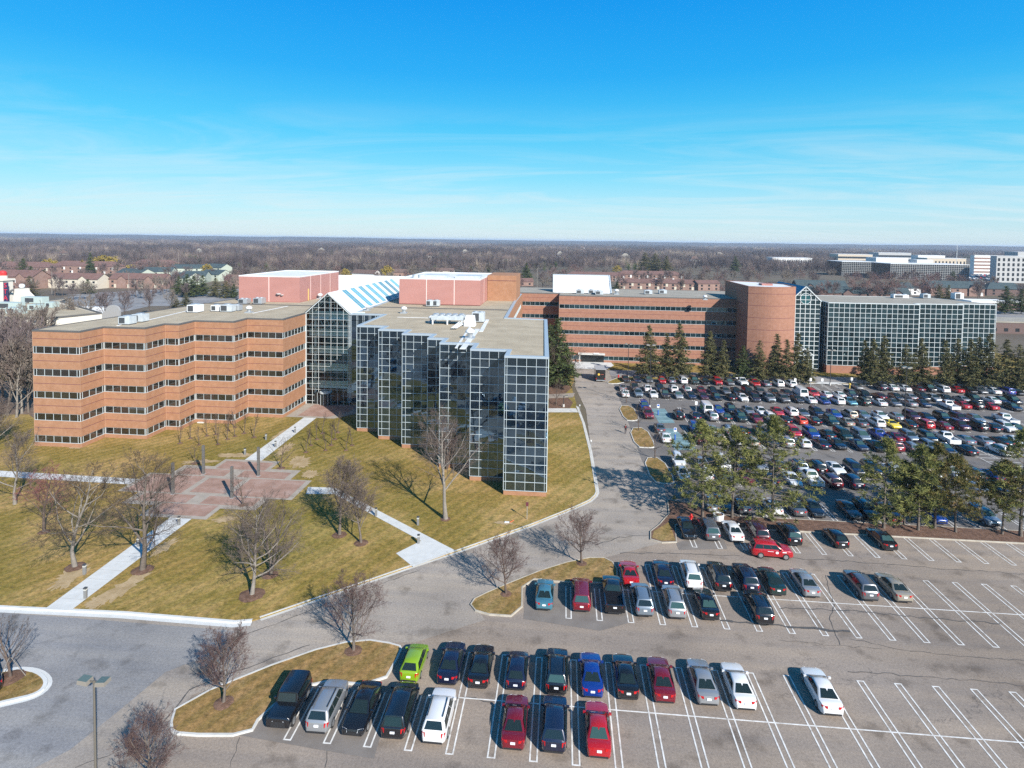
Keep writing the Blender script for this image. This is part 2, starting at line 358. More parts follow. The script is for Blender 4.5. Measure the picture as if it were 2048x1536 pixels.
# lawns: raised 0.12 m behind their kerbs
lawn_edge = [(-160, 52.6)] + P((0, 1216), (250, 1228), (470, 1246), (500, 1244), (520, 1238), (822, 1134), (913, 1104), (1060, 1052), (1150, 1016), (1180, 1002), (1191, 992), (1194, 985)) + [(5.3, 104), (4.6, 120), (3.6, 132)]
ML = MB()
ML.prism(lawn_edge + [(3.2, 140), (2.6, 150), (3.4, 156), (3.0, 172), (-10, 182), (-10, 190), (-160, 190)], -0.02, LAWN_Z)
structure(ML.build('lawn', GR))
def kerb(name, line, w=0.16, h=0.155, m=None, closed=False, gutter=0.0):
    "kerb along a polyline, kept on its left side"
    b = MB(); n = len(line); pts = [Vector((p[0], p[1])) for p in line]
    nor = []
    for i in range(n):
        a = pts[i-1] if (i > 0 or closed) else None; c = pts[(i+1) % n] if (i < n-1 or closed) else None
        d = Vector((0, 0))
        if a is not None: d += (pts[i]-a).normalized()
        if c is not None: d += (c-pts[i]).normalized()
        d.normalize(); nor.append(Vector((-d.y, d.x)))
    prof = [(-gutter, 0.013), (0.0, 0.013), (0.02, h), (w, h), (w, 0.0)] if gutter else [(0.0, 0.0), (0.02, h), (w, h), (w, 0.0)]
    k = len(prof)
    for p, q in zip(pts, nor): b.V.extend([(p.x+q.x*o, p.y+q.y*o, z) for o, z in prof])
    for i in range(n if closed else n-1):
        j = (i+1) % n
        for s in range(k-1): b.F.append([i*k+s, j*k+s, j*k+s+1, i*k+s+1]); b.M.append(0)
    b.n = len(b.V)
    return structure(b.build(name, m or CONC))
kerb('lawn_kerb', lawn_edge[5:], 0.2, 0.155, CONC, gutter=0.35)
kerb('new_lawn_kerb', [(-160, 52.45)] + [(p[0], p[1]-0.12) for p in P((0, 1216), (250, 1228), (470, 1246), (505, 1243))], 0.3, 0.17, CONC_NEW, gutter=0.55)

def rounded(pts, it=2):
    for _ in range(it):
        out = []
        for i in range(len(pts)):
            a, b = pts[i], pts[(i+1) % len(pts)]
            out += [(a[0]*0.75+b[0]*0.25, a[1]*0.75+b[1]*0.25), (a[0]*0.25+b[0]*0.75, a[1]*0.25+b[1]*0.75)]
        pts = out
    return pts
def island(name, pts, m, it=2, km=None, g=0.0, kw=0.16):
    pts = ccw(rounded(pts, it))
    kerb(name + '_kerb', pts, kw, 0.155, km or CONC_OLD, True, g)
    structure(MB().prism(offset(pts, kw-0.02), -0.02, 0.13).build(name, m))
island('tree_island', P((335, 1462), (352, 1408), (600, 1308), (720, 1278), (800, 1290), (806, 1303), (763, 1376), (620, 1363), (524, 1432), (500, 1474), (360, 1474)), GD, 1, CONC, 0.0, 0.2)
island('tree_island', P((935, 1205), (985, 1180), (1110, 1130), (1200, 1112), (1235, 1130), (1236, 1168), (1140, 1168), (1046, 1158), (1045, 1236), (955, 1230)), GD, 1, CONC_OLD)
island('road_island', P((-140, 1400), (0, 1340), (70, 1338), (102, 1362), (80, 1392), (10, 1408), (-120, 1440)), GD, 2, CONC_NEW, 0.3, 0.3)
strip = P((1334, 1000), (1337, 1028), (1318, 1050), (1300, 1064), (1300, 1080), (1324, 1087), (1354, 1086)) + [(15.2, 77.7), (95, 77.7), (95, 81.2), (22, 81.2), (18.6, 84.6)]
kerb('strip_kerb', ccw(strip), 0.16, 0.155, CONC_OLD, True)
structure(MB().prism(offset(ccw(strip), 0.14), -0.02, 0.14).build('planting_strip', MULCH))
structure(MB().sheet(P((1308, 1064), (1338, 1046), (1351, 1083), (1324, 1084), (1304, 1077)), 0.146).build('strip_end_grass', GD))
for pts in (((1235, 812), (1265, 812), (1280, 838), (1270, 843), (1249, 841)), ((1257, 857), (1292, 856), (1313, 894), (1302, 897), (1271, 895)), ((1285, 916), (1324, 916), (1354, 966), (1335, 970), (1303, 964))):
    island('road_island', P(*pts), GD, 1, CONC)
island('verge', P((1213, 765), (1232, 757)) + [(17, 163.6), (66, 163.6), (69, 161.8), (21, 161.4)] + P((1240, 768), (1218, 768)), GR, 1, CONC)
island('verge', [(73, 161.6), (150, 161.6), (150, 163.6), (71, 163.6)], GR, 1, CONC)
structure(MB().prism([(13.4, 171.4), (150, 171.4), (150, 300), (126.5, 300), (126.5, 176), (76, 176), (60, 181), (13.4, 181)], -0.02, 0.11).build('building_lawn', GR))
structure(MB().prism(P((1098, 790), (1128, 790), (1142, 778), (1128, 752), (1098, 735)), 0.1, 0.135).build('planting_bed', MULCH))
structure(MB().prism(P((1098, 818), (1140, 817), (1146, 806), (1136, 796), (1098, 798)), 0.1, 0.135).build('planting_bed', MULCH))
structure(MB().sheet(P((1096, 826), (1156, 826), (1152, 818), (1096, 818)), WALK_Z+0.006).build('side_walk', CONC))
structure(MB().sheet(P((1096, 798), (1146, 796), (1150, 787), (1096, 790)), WALK_Z+0.006).build('side_drive', ROAD))
structure(MB().sheet([(4.0, 171), (12.8, 171), (15.5, 177), (15.0, 181), (2.0, 181)], 0.13).build('entrance_apron', CONC_NEW))
structure(MB().sheet([(66.5, 161.4), (71.5, 161.4), (76, 164), (68.5, 164)], 0.16).build('lot_walk', CONC_NEW))
structure(MB().sheet([(58, 171.3), (68, 171.3), (66, 177), (60, 179)], 0.13).build('tower_walk', CONC_NEW))

# walks and plaza
structure(MB().sheet([(-50.15, 52.85), (-47.45, 53.0), (-47.6, 73.4), (-50.6, 73.4)], WALK_Z).build('front_walk', CONC_NEW))
structure(MB().sheet([(-51.7, 91.6), (-48.8, 91.6), (-49.6, 116.4), (-52.2, 116.4)], WALK_Z).build('entrance_walk', CONC_NEW))
structure(MB().sheet(P((612, 990), (616, 976), (668, 977), (912, 1104), (826, 1136), (792, 1109), (842, 1084), (668, 990)), WALK_Z).build('diagonal_walk', CONC_NEW))
structure(MB().sheet([(-130, 82.4), (-62.4, 81.2), (-62.4, 83.2), (-130, 84.6)], WALK_Z).build('west_walk', CONC_NEW))
cx, cy = -50.3, 82.3
def cross(o, a, b, c):   # stepped square plaza
    q = [(a, b), (b, b), (b, c)]
    return None
st = [(11.6, 3.4), (8.6, 3.4), (8.6, 7.0), (4.2, 7.0), (4.2, 10.2)]
def stepped(s):
    q1 = [(x*s, y*s) for x, y in st]
    out = q1 + [(-x, y) for x, y in reversed(q1)] + [(-x, -y) for x, y in q1] + [(x, -y) for x, y in reversed(q1)]
    return [(cx+x*1.12, cy+y*1.0) for x, y in out]
structure(MB().sheet(stepped(1.0), WALK_Z+0.004).build('plaza', PAVER_GREY))
pv = MB()
for sx in (-1, 1):
    for sy in (-1, 1):
        pv.sheet([(cx+sx*0.4, cy+sy*4.0), (cx+sx*4.6, cy+sy*4.0), (cx+sx*4.6, cy+sy*9.4), (cx+sx*0.4, cy+sy*9.4)] if False else [(cx+sx*1.0, cy+sy*3.4), (cx+sx*8.6, cy+sy*3.4), (cx+sx*8.6, cy+sy*5.9), (cx+sx*1.0, cy+sy*5.9)], WALK_Z+0.008)
pv.sheet([(cx-4.0, cy+6.2), (cx+4.0, cy+6.2), (cx+4.0, cy+9.4), (cx-4.0, cy+9.4)], WALK_Z+0.008)
pv.sheet([(cx-4.0, cy-6.2), (cx+4.0, cy-6.2), (cx+4.0, cy-9.4), (cx-4.0, cy-9.4)], WALK_Z+0.008)
pv.sheet([(cx-12.2, cy-3.0), (cx-3.6, cy-3.0), (cx-3.6, cy+3.0), (cx-12.2, cy+3.0)], WALK_Z+0.008)
pv.sheet([(cx+12.2, cy-3.0), (cx+3.6, cy-3.0), (cx+3.6, cy+3.0), (cx+12.2, cy+3.0)], WALK_Z+0.008)
pv.sheet([(cx-2.7, cy-2.5), (cx+2.7, cy-2.5), (cx+2.7, cy+2.5), (cx-2.7, cy+2.5)], WALK_Z+0.008)
structure(pv.build('plaza_pavers', PAVER))
structure(MB().sheet([(-56.1, 116), (-46.0, 116.0), (-41.5, 121), (-41.5, 126), (-56.1, 126)], WALK_Z+0.002).build('entrance_plaza', PAVER_GREY))
structure(MB().sheet([(-54.0, 117), (-47.5, 117.0), (-44.5, 121), (-44.5, 125.4), (-54.0, 125.4)], WALK_Z+0.006).build('entrance_pavers', PAVER))
# joints across the concrete walks
jt = MB()
for i in range(11): y = 54.6 + i*1.75; jt.sheet([(-50.4, y), (-47.4, y), (-47.4, y+0.03), (-50.4, y+0.03)], WALK_Z+0.004)
for i in range(13): y = 93 + i*1.75; jt.sheet([(-51.9, y), (-49.0, y), (-49.0, y+0.03), (-51.9, y+0.03)], WALK_Z+0.004)
structure(jt.build('walk_joints', mat('joint', (0.3, 0.29, 0.27), 0.9)))
# bare soil along the new walks and round trees
so = MB(); rs = random.Random(5); SZ = [0.1275]
def blob(cx_, cy_, rx, ry, rot=0.0, n=46, z=0.128, jag=0.34):
    pts = []
    for i in range(n):
        t = 2*math.pi*i/n; k = 1 + rs.uniform(-jag, jag)
        x, y = rx*k*math.cos(t), ry*k*math.sin(t)
        pts.append((cx_+x*math.cos(rot)-y*math.sin(rot), cy_+x*math.sin(rot)+y*math.cos(rot)))
    so.sheet(pts, z)
for (px, py, rx, ry, rt) in ((140, 1155, 1.2, 2.2, 0.2), (250, 1175, 1.0, 3.4, -0.1), (330, 1095, 0.7, 2.0, 0), (195, 1205, 0.9, 1.0, 0), (470, 912, 3.6, 1.0, 0.1), (400, 925, 2.6, 0.8, 0.2), (600, 925, 1.6, 2.6, 0.5), (570, 900, 0.9, 3.2, 0.1), (620, 950, 1.2, 1.6, 0.4), (560, 870, 0.7, 3.0, 0), (150, 897, 1.2, 0.4, 0), (450, 1040, 1.4, 0.9, 0.3), (1010, 1048, 1.2, 0.5, 0)):
    x, y = G(px, py); SZ[0] += 0.0012; blob(x, y, rx, ry, rt, z=SZ[0])
tag(so.build('bare_soil', DIRT), 'patches of pale bare soil beside the new walks', 'soil', kind='stuff')

# ---------------------------------------------------------------- parking markings
W = 3.022; X1, X2 = 19.3328, 18.9508
mk = MB(); LW = 0.115; PW = 0.62
def bar2(x0, y0, x1, y1, z=0.018): mk.sheet([(x0, y0), (x1, y0), (x1, y1), (x0, y1)], z)
def hairpin(x, y0, y1, near=True, far=True):
    bar2(x, y0, x+LW, y1); bar2(x+PW-LW, y0, x+PW, y1)
    if near: bar2(x+LW, y0, x+PW-LW, y0+LW)
    if far: bar2(x+LW, y1-LW, x+PW-LW, y1)
for k in range(-13, 24):
    x = X1 + k*W
    hairpin(x, 40.66, 51.34 if k >= -9 else 45.9, True, k >= -9)
for k in range(-7, 22):
    x = X2 + k*W
    if k == -7: continue
    hairpin(x, 57.0, 67.86 if k >= -4 else 62.4, True, k >= -4)
bar2(X1-9*W, 45.93, 110, 46.05, 0.022); bar2(X2-4*W, 62.4, 110, 62.52, 0.022)
for k in range(0, 27): hairpin(16.2 + k*W, 72.3, 77.6, True, False)
for (ya, yb, x0, n) in ((91.5, 102.6, 24.0, 24), (109.2, 120.2, 24.2, 28), (123.6, 134.4, 26.0, 30), (140.3, 151.4, 18.5, 36)):
    for k in range(n): hairpin(x0 + k*W, ya, yb)
for k in range(40): hairpin(19.5 + k*W, 155.6, 161.3, True, False)
for k in range(26): hairpin(21.5 + k*W, 81.4, 86.8, False, True)
for i in range(6):   # hatched no-parking bay at the right of the pines
    y = 105.5 + i*1.8; bar2(73.2, y, 78.6, y+0.14)
mk.sheet([(73.0, 104.5), (73.12, 104.5), (73.12, 116), (73.0, 116)], 0.018)
structure(mk.build('parking_markings', PAINT))
bl = MB()
bl.sheet(P((1302, 818), (1330, 818), (1350, 846), (1318, 846)), 0.016); bl.sheet(P((1327, 856), (1350, 858), (1395, 900), (1350, 900)), 0.016)
structure(bl.build('accessible_bays', BLUEPAINT))
bl = MB()
for a, b_ in (((1302, 818), (1330, 818)), ((1306, 826), (1336, 826)), ((1311, 834), (1343, 834)), ((1316, 842), (1349, 842)), ((1332, 864), (1358, 866)), ((1337, 874), (1368, 876)), ((1343, 885), (1380, 887)), ((1348, 896), (1392, 898))):
    p, q = G(*a), G(*b_); bl.sheet([p, q, (q[0], q[1]+0.13), (p[0], p[1]+0.13)], 0.02)
structure(bl.build('accessible_bay_stripes', mat('pale_blue_paint', (0.42, 0.58, 0.62), 0.7)))
# crack-sealing streaks and long open cracks
ck = MB(); rs2 = random.Random(11)
def crack(pts, w, z=0.02, jag=0.25):
    L = []
    for (a, b_) in zip(pts[:-1], pts[1:]):
        n = max(3, int(math.hypot(b_[0]-a[0], b_[1]-a[1])/0.6))
        for i in range(n): t = i/n; L.append((a[0]+(b_[0]-a[0])*t + rs2.uniform(-jag, jag)*0.4, a[1]+(b_[1]-a[1])*t + rs2.uniform(-jag, jag)))
    L.append(pts[-1])
    for (a, b_) in zip(L[:-1], L[1:]):
        d = Vector((b_[0]-a[0], b_[1]-a[1])); 
        if d.length < 1e-4: continue
        d.normalize(); ww = w*rs2.uniform(0.5, 1.3)/2; n_ = Vector((-d.y, d.x))*ww
        ck.add([(a[0]-n_.x, a[1]-n_.y, z), (b_[0]-n_.x, b_[1]-n_.y, z), (b_[0]+n_.x, b_[1]+n_.y, z), (a[0]+n_.x, a[1]+n_.y, z)], ((0, 1, 2, 3),))
for pts, w in ((((1500, 1112), (1650, 1120), (1800, 1130), (1900, 1139), (2048, 1148)), 0.16), (((1240, 1106), (1350, 1108), (1480, 1112)), 0.2), (((1440, 1242), (1560, 1252), (1700, 1263)), 0.55), (((1560, 1216), (1700, 1222), (1850, 1236), (2000, 1248)), 0.2),
    (((1700, 1278), (1820, 1302), (1950, 1315), (2048, 1322)), 0.1), (((1695, 1342), (1800, 1350), (1950, 1362), (2048, 1372)), 0.12), (((1764, 1298), (1660, 1290), (1560, 1280)), 0.07), (((1190, 1090), (1240, 1075), (1300, 1070)), 0.2), (((860, 1400), (930, 1395), (985, 1405)), 0.18),
    (((300, 1470), (240, 1500), (150, 1536)), 0.1), (((480, 1475), (460, 1536)), 0.06), (((655, 1500), (650, 1536)), 0.08), (((1650, 1150), (1668, 1210), (1660, 1240), (1680, 1290)), 0.09), (((1530, 1220), (1532, 1250)), 0.09), (((430, 1290), (560, 1245), (700, 1190), (840, 1140)), 0.14), (((330, 1440), (380, 1380), (560, 1310), (620, 1290)), 0.2)):
    crack([G(*p) for p in pts], w*0.6, jag=0.16)
structure(ck.build('asphalt_cracks', mat('crack_sealant', (0.075, 0.072, 0.07), 0.8)))
# ---------------------------------------------------------------- the office complex
def brick(name, a, b, c):
    m = noisy(name, [(0.3, a), (0.5, b), (0.72, c)], 1.2, 9, 0.88, 0.1, 30, spec=0.2)
    nt = m.node_tree; bs = nt.nodes['Principled BSDF']; src = bs.inputs['Base Color'].links[0].from_socket
    g = nd(nt, 'ShaderNodeNewGeometry'); mp = nd(nt, 'ShaderNodeMapping'); mp.inputs['Scale'].default_value = (1.1, 1.1, 9)
    nt.links.new(g.outputs['Position'], mp.inputs['Vector'])
    n = nd(nt, 'ShaderNodeTexNoise', Scale=1.4, Detail=5, Roughness=0.7); nt.links.new(mp.outputs[0], n.inputs['Vector'])
    col = mixrgb(nt, src, ramp(nt, n.outputs['Fac'], 0.32, 0.7, (0.92, 0.92, 0.92), (1.07, 1.06, 1.05)), 1.0, 'MULTIPLY')
    nt.links.new(col, bs.inputs['Base Color']); return m
BRICK = brick('orange_brick', (0.295, 0.152, 0.086), (0.335, 0.177, 0.103), (0.375, 0.207, 0.125))
BRICK2 = brick('red_brick', (0.265, 0.133, 0.090), (0.30, 0.153, 0.105), (0.335, 0.176, 0.122))
JOINT = mat('pale_brick_joint', (0.42, 0.26, 0.17), 0.9)
BAND = mat('dark_brick_course', (0.16, 0.06, 0.06), 0.85)
def pane_glass(name, col, rough=0.03, ior=1.75, wob=0.02, tint=None):
    m = mat(name, col, rough, spec=0.5, ior=ior); nt = m.node_tree; bs = nt.nodes['Principled BSDF']
    g = nd(nt, 'ShaderNodeNewGeometry'); n = nd(nt, 'ShaderNodeTexNoise', Scale=0.9, Detail=2); nt.links.new(g.outputs['Position'], n.inputs['Vector'])
    bp = nd(nt, 'ShaderNodeBump', Strength=wob*4, Distance=0.03); nt.links.new(n.outputs['Fac'], bp.inputs['Height']); nt.links.new(bp.outputs[0], bs.inputs['Normal'])
    if tint: bs.inputs['Specular Tint'].default_value = rgba(tint)
    # each pane a slightly different depth of tint
    at = nd(nt, 'ShaderNodeAttribute'); at.attribute_name = 'tone'
    r = ramp(nt, at.outputs['Fac'], 0.0, 1.0, tuple(c*0.55 for c in col), tuple(min(1, c*1.9) for c in col))
    nt.links.new(r, bs.inputs['Base Color']); return m
GLASS_BLUE = pane_glass('curtain_glass', (0.006, 0.011, 0.018), 0.012, 2.8, 0.05, (0.56, 0.80, 1.0))
GLASS_RIB = pane_glass('ribbon_glass', (0.018, 0.016, 0.012), 0.02, 1.9, 0.012)
GLASS_FAR = pane_glass('rear_block_glass', (0.008, 0.018, 0.022), 0.02, 2.1, 0.025, (0.55, 0.85, 0.95))
FRAME = mat('pale_aluminium', (0.54, 0.61, 0.63), 0.4, 0.2)
FRAME_W = mat('white_aluminium', (0.52, 0.56, 0.56), 0.45)
COPING = mat('blue_grey_coping', (0.34, 0.40, 0.45), 0.5, 0.1)
COPING_D = mat('dark_coping', (0.10, 0.095, 0.09), 0.6)
GRAVEL = noisy('roof_gravel', [(0.25, (0.30, 0.248, 0.175)), (0.5, (0.375, 0.315, 0.225)), (0.75, (0.46, 0.392, 0.288))], 0.25, 10, 0.95, 0.5, 9)
GRAVEL2 = noisy('rear_roof_gravel', [(0.3, (0.25, 0.228, 0.188)), (0.7, (0.34, 0.312, 0.262))], 0.2, 10, 0.95, 0.4, 9)
PINK = noisy('pink_metal_siding', [(0.3, (0.335, 0.150, 0.125)), (0.7, (0.39, 0.182, 0.153))], 0.3, 5, 0.6)
WHITE = noisy('white_metal', [(0.3, (0.60, 0.62, 0.63)), (0.7, (0.70, 0.72, 0.73))], 0.6, 5, 0.5)
MEMB = noisy('white_roof_membrane', [(0.3, (0.56, 0.57, 0.58)), (0.7, (0.68, 0.69, 0.69))], 0.5, 6, 0.7)
STEEL = mat('galvanised_steel', (0.45, 0.48, 0.50), 0.45, 0.5)
DUCT = noisy('duct_grey', [(0.3, (0.36, 0.40, 0.42)), (0.7, (0.50, 0.54, 0.56))], 1.5, 5, 0.5)
DGREY = mat('dark_grille', (0.05, 0.055, 0.06), 0.6)
ROOF_Z = 20.2
WIN = [(16.29, 17.57), (12.38, 13.65), (8.5, 9.74), (4.63, 5.9), (0.78, 2.03)]
BANDS = [18.84, 15.0, 11.05, 7.2, 3.35]

def edge_frame(p0, p1):
    p0 = Vector(p0[:2]); p1 = Vector(p1[:2]); d = p1-p0; L = d.length; d.normalize(); return p0, d, Vector((d.y, -d.x)), L
def panes(p0, p1, us, vs, off, glass, parent, name='glass', jit=0.006, seed=1):
    "one quad per pane on the plane through p0-p1 (pushed out by off), with a hair of tilt each"
    o, d, n, L = edge_frame(p0, p1); r = random.Random(seed); V = []; F = []; T = []
    for a, b in zip(us[:-1], us[1:]):
        for c, e in zip(vs[:-1], vs[1:]):
            k = len(V)
            for (u, v) in ((a, c), (b, c), (b, e), (a, e)):
                q = o + d*u + n*(off + r.uniform(-jit, jit)); V.append((q.x, q.y, v))
            F.append((k, k+1, k+2, k+3)); T.append(r.random())
    return arrays(name, V, F, glass, parent, attr=T)
def rails(mb, p0, p1, us, vs, wv, wh, depth, off):
    o, d, n, L = edge_frame(p0, p1)
    def P3(u, z, k): q = o + d*u + n*k; return Vector((q.x, q.y, z))
    up = Vector((n.x, n.y, 0))
    for u in us: mb.bar(P3(u, vs[0], off), P3(u, vs[-1], off), wv, depth, up=up)
    for v in vs: mb.bar(P3(us[0], v, off+0.004), P3(us[-1], v, off+0.004), wh, depth, up=up)
def split(L, w, edge=True):
    n = max(1, int(L/w)); rem = (L-n*w)/2
    if rem < 0.2 or not edge: return [i*L/max(1, round(L/w)) for i in range(max(1, round(L/w))+1)]
    return [0.0] + [rem+i*w for i in range(n+1)] + [L]
def ribbon(p0, p1, z0, z1, parent, pw=1.5, glass=None, fm=None, seed=0, recess=0.12):
    "ribbon window: frame part with its glass as sub-part"
    L = (Vector(p1[:2])-Vector(p0[:2])).length; us = split(L, pw)
    b = MB(); rails(b, p0, p1, us, [z0+0.035, z1-0.035], 0.048, 0.065, 0.07, -recess+0.03)
    w = b.build('window', fm or FRAME, parent)
    panes(p0, p1, us, [z0, z1], -recess, glass or GLASS_RIB, w, 'pane', seed=seed); return w
def curtain(p0, p1, z0, z1, rows, parent, pw=1.4, glass=None, fm=None, seed=0, wv=0.052, wh=0.052):
    L = (Vector(p1[:2])-Vector(p0[:2])).length; us = split(L, pw); vs = [z0+(z1-z0)*i/rows for i in range(rows+1)]
    g = panes(p0, p1, us, vs, 0.0, glass or GLASS_BLUE, parent, 'curtain_wall', seed=seed, jit=0.016)
    b = MB(); rails(b, p0, p1, us, vs, wv, wh, 0.09, 0.03); b.build('mullion_grid', fm or FRAME, g); return g
def storeys(poly, parent, wall, edges, win=WIN, top=ROOF_Z, base=0.0, glass=None, bands=True, pw=1.5, seed=0):
    "masonry block: spandrels as solid slabs, ribbon windows recessed between them along the given edges"
    poly = ccw(poly); b = MB(); zs = sorted(win); z = base; inner = offset(poly, 0.35)
    for (a, c) in zs: b.prism(poly, z, a); z = c
    b.prism(poly, z, top)
    for (a, c) in zs: b.prism(inner, a-0.01, c+0.01)     # dark core behind the glass line
    b.build('wall', wall, parent)
    n = len(poly); bb = MB()
    for i in range(n):
        p0, p1 = poly[i], poly[(i+1) % n]; o, d, nn, L = edge_frame(p0, p1)
        if not edges(i, p0, p1): 
            for (a, c) in zs:   # plain wall where nothing is glazed
                q = MB(); 
            continue
        jm = MB(); e = o + d*0.02; q_ = e + nn*0.005; r_ = o + d*0.08 + nn*0.005
        jm.quad((q_.x, q_.y, base), (r_.x, r_.y, base), (r_.x, r_.y, top), (q_.x, q_.y, top)); jm.build('brick_joint', JOINT, parent)
        if bands:
            for zb in BANDS:
                if zb < top-0.4:
                    e0, e1 = o - d*0.004, o + d*(L+0.004)
                    vs = [(e0.x+nn.x*0.004, e0.y+nn.y*0.004), (e1.x+nn.x*0.004, e1.y+nn.y*0.004)]
                    bb.quad((*vs[0], zb), (*vs[1], zb), (*vs[1], zb+0.1), (*vs[0], zb+0.1))
        for j, (a, c) in enumerate(zs):
            # the recess makes the glazing shorter or longer at corners: trim to the inset polygon
            q0, q1 = offset(poly, 0.12)[i], offset(poly, 0.12)[(i+1) % n]
            f0 = (q0[0]+nn.x*0.12, q0[1]+nn.y*0.12); f1 = (q1[0]+nn.x*0.12, q1[1]+nn.y*0.12)
            ribbon(f0, f1, a, c, parent, pw, glass, seed=seed+i*17+j)
    if bb.F: bb.build('brick_band', BAND, parent)
def parapet(poly, z, parent, m, w=0.35, h=0.22, name='coping', lap=0.03):
    b = MB(); poly = ccw(poly); A = offset(poly, -lap); B = offset(poly, w); n = len(poly)
    for i in range(n):
        j = (i+1) % n
        b.quad((*A[i], z-0.12), (*A[j], z-0.12), (*A[j], z+h), (*A[i], z+h)); b.quad((*A[i], z+h), (*A[j], z+h), (*B[j], z+h), (*B[i], z+h)); b.quad((*B[j], z), (*B[i], z), (*B[i], z+h), (*B[j], z+h))
    return b.build(name, m, parent)

# --- brick wing with stepped front
LW_POLY = [(-91, 94.5), (-82.3, 94.5), (-82.3, 99.9), (-74.4, 99.9), (-74.4, 105.3), (-71.7, 105.3), (-71.7, 110.25), (-63.7, 110.25), (-63.7, 115.3), (-56.2, 115.3), (-56.2, 172), (-86, 172), (-86, 155), (-91.4, 98.5)]
wing = thing('brick_wing', 'left orange brick office wing with stepped front and five rows of ribbon windows', 'office building', (0, 0, 0))
storeys(LW_POLY, wing, BRICK, lambda i, p, q: i < 9 or (i == 9 and False), seed=3)
# the east return beside the atrium keeps its windows as far as the glass front
for j, (a, c) in enumerate(WIN): ribbon((-56.2, 115.4), (-56.2, 125.8), a, c, wing, seed=900+j)
MB().sheet(offset(ccw(LW_POLY), 0.3), ROOF_Z+0.05).build('roof', GRAVEL, wing)
parapet(LW_POLY, ROOF_Z, wing, COPING_D, 0.3, 0.16)
# roof joint and walkway strip
b = MB(); b.box(-88, 138.6, ROOF_Z+0.06, -56.4, 139.2, ROOF_Z+0.2); b.build('roof_joint', COPING_D, wing)
for p, q in (((300, 640), (385, 620)), ((506, 627), (575, 613)), ((235, 652), (262, 645))):
    b = MB(); p, q = G(*p, ROOF_Z), G(*q, ROOF_Z); b.bar((*p, ROOF_Z+0.09), (*q, ROOF_Z+0.09), 0.35, 0.06); b.build('roof_walkway', MEMB, wing)
# entrance lights hole: small door recess and step at the third bay
b = MB(); b.box(-71.2, 109.9, 0.0, -69.9, 110.21, 0.3); b.build('door_step', CONC_NEW, wing)

# --- penthouses
def siding_box(name, label, x0, y0, x1, y1, z0, z1, seams, group=None, lat=True):
    t = thing(name, label, 'rooftop plant room', (0, 0, 0))
    b = MB(); b.box(x0, y0, z0, x1, y1, z1-0.25); b.build('wall', PINK, t)
    b = MB(); n = 22
    for i in range(n):
        z = z0 + 0.35 + i*(z1-z0-0.7)/(n-1)
        b.box(x0-0.03, y0-0.035, z, x1+0.03, y0, z+0.09); b.box(x1, y0, z, x1+0.035, y1, z+0.09)
    b.build('siding_rib', mat('pale_pink_rib', (0.50, 0.27, 0.235), 0.6), t)
    b = MB()
    for x in seams: b.box(x-0.09, y0-0.05, z0+0.1, x+0.09, y0, z1-0.2)
    for k in range(1, 4): y = y0+(y1-y0)*k/4; b.box(x1, y-0.09, z0+0.1, x1+0.05, y+0.09, z1-0.2)
    b.build('seam_trim', mat('seam_trim', (0.72, 0.55, 0.50), 0.6), t)
    b = MB(); b.sheet([(x0+0.3, y0+0.3), (x1-0.3, y0+0.3), (x1-0.3, y1-0.3), (x0+0.3, y1-0.3)], z1-0.2); b.build('roof', MEMB, t)
    parapet([(x0, y0), (x1, y0), (x1, y1), (x0, y1)], z1-0.25, t, MEMB, 0.3, 0.25); 
    return t
pl = siding_box('plant_room', 'pink ribbed metal plant room on the roof of the left brick wing', -82.7, 145.6, -66.6, 172, ROOF_Z+0.05, 26.95, (-74.7,))
b = MB(); b.box(-83.6, 150, ROOF_Z+0.05, -82.74, 172, 26.7); b.build('brick_flank', BRICK, pl)
b = MB(); b.lathe([(0.0, 0), (0.5, 0.1), (0.62, 0.3), (0.0, 0.34)], (-72.0, 145.3, 22.2), 14); b.lathe([(0.0, 0), (0.34, 0.06), (0.42, 0.2), (0.0, 0.24)], (-71.1, 145.35, 22.0), 12); b.build('satellite_dish', WHITE, pl)
b = MB(); b.box(-66.56, 150.5, ROOF_Z+0.1, -66.4, 150.8, 23.4); b.build('conduit', mat('yellow_conduit', (0.62, 0.42, 0.14), 0.6), pl)
pr = siding_box('plant_room', 'pink ribbed metal plant room on the roof right of the glazed ridge', -41.3, 147.6, -20.6, 176, ROOF_Z+0.05, 26.95, (-34.3, -27.2))
b = MB(); b.box(-20.5, 161.2, ROOF_Z-3, -12.6, 176, 27.15); b.build('brick_flank', BRICK, pr)
b = MB(); b.box(-20.55, 161.14, 25.7, -12.55, 161.19, 25.83); b.box(-41.2, 147.5, 20.3, -20.6, 147.57, 20.4); b.build('brick_band', BAND, pr)
b = MB(); b.box(-36, 152, 26.6, -30, 156, 27.5); b.tube((-38, 151, 26.7), (-38, 151, 27.6), 0.8, n=14); b.tube((-36.5, 151, 26.7), (-36.5, 151, 27.6), 0.8, n=14); b.box(-28, 153, 26.7, -21.5, 158, 27.4); b.build('roof_fan', DUCT, pr)

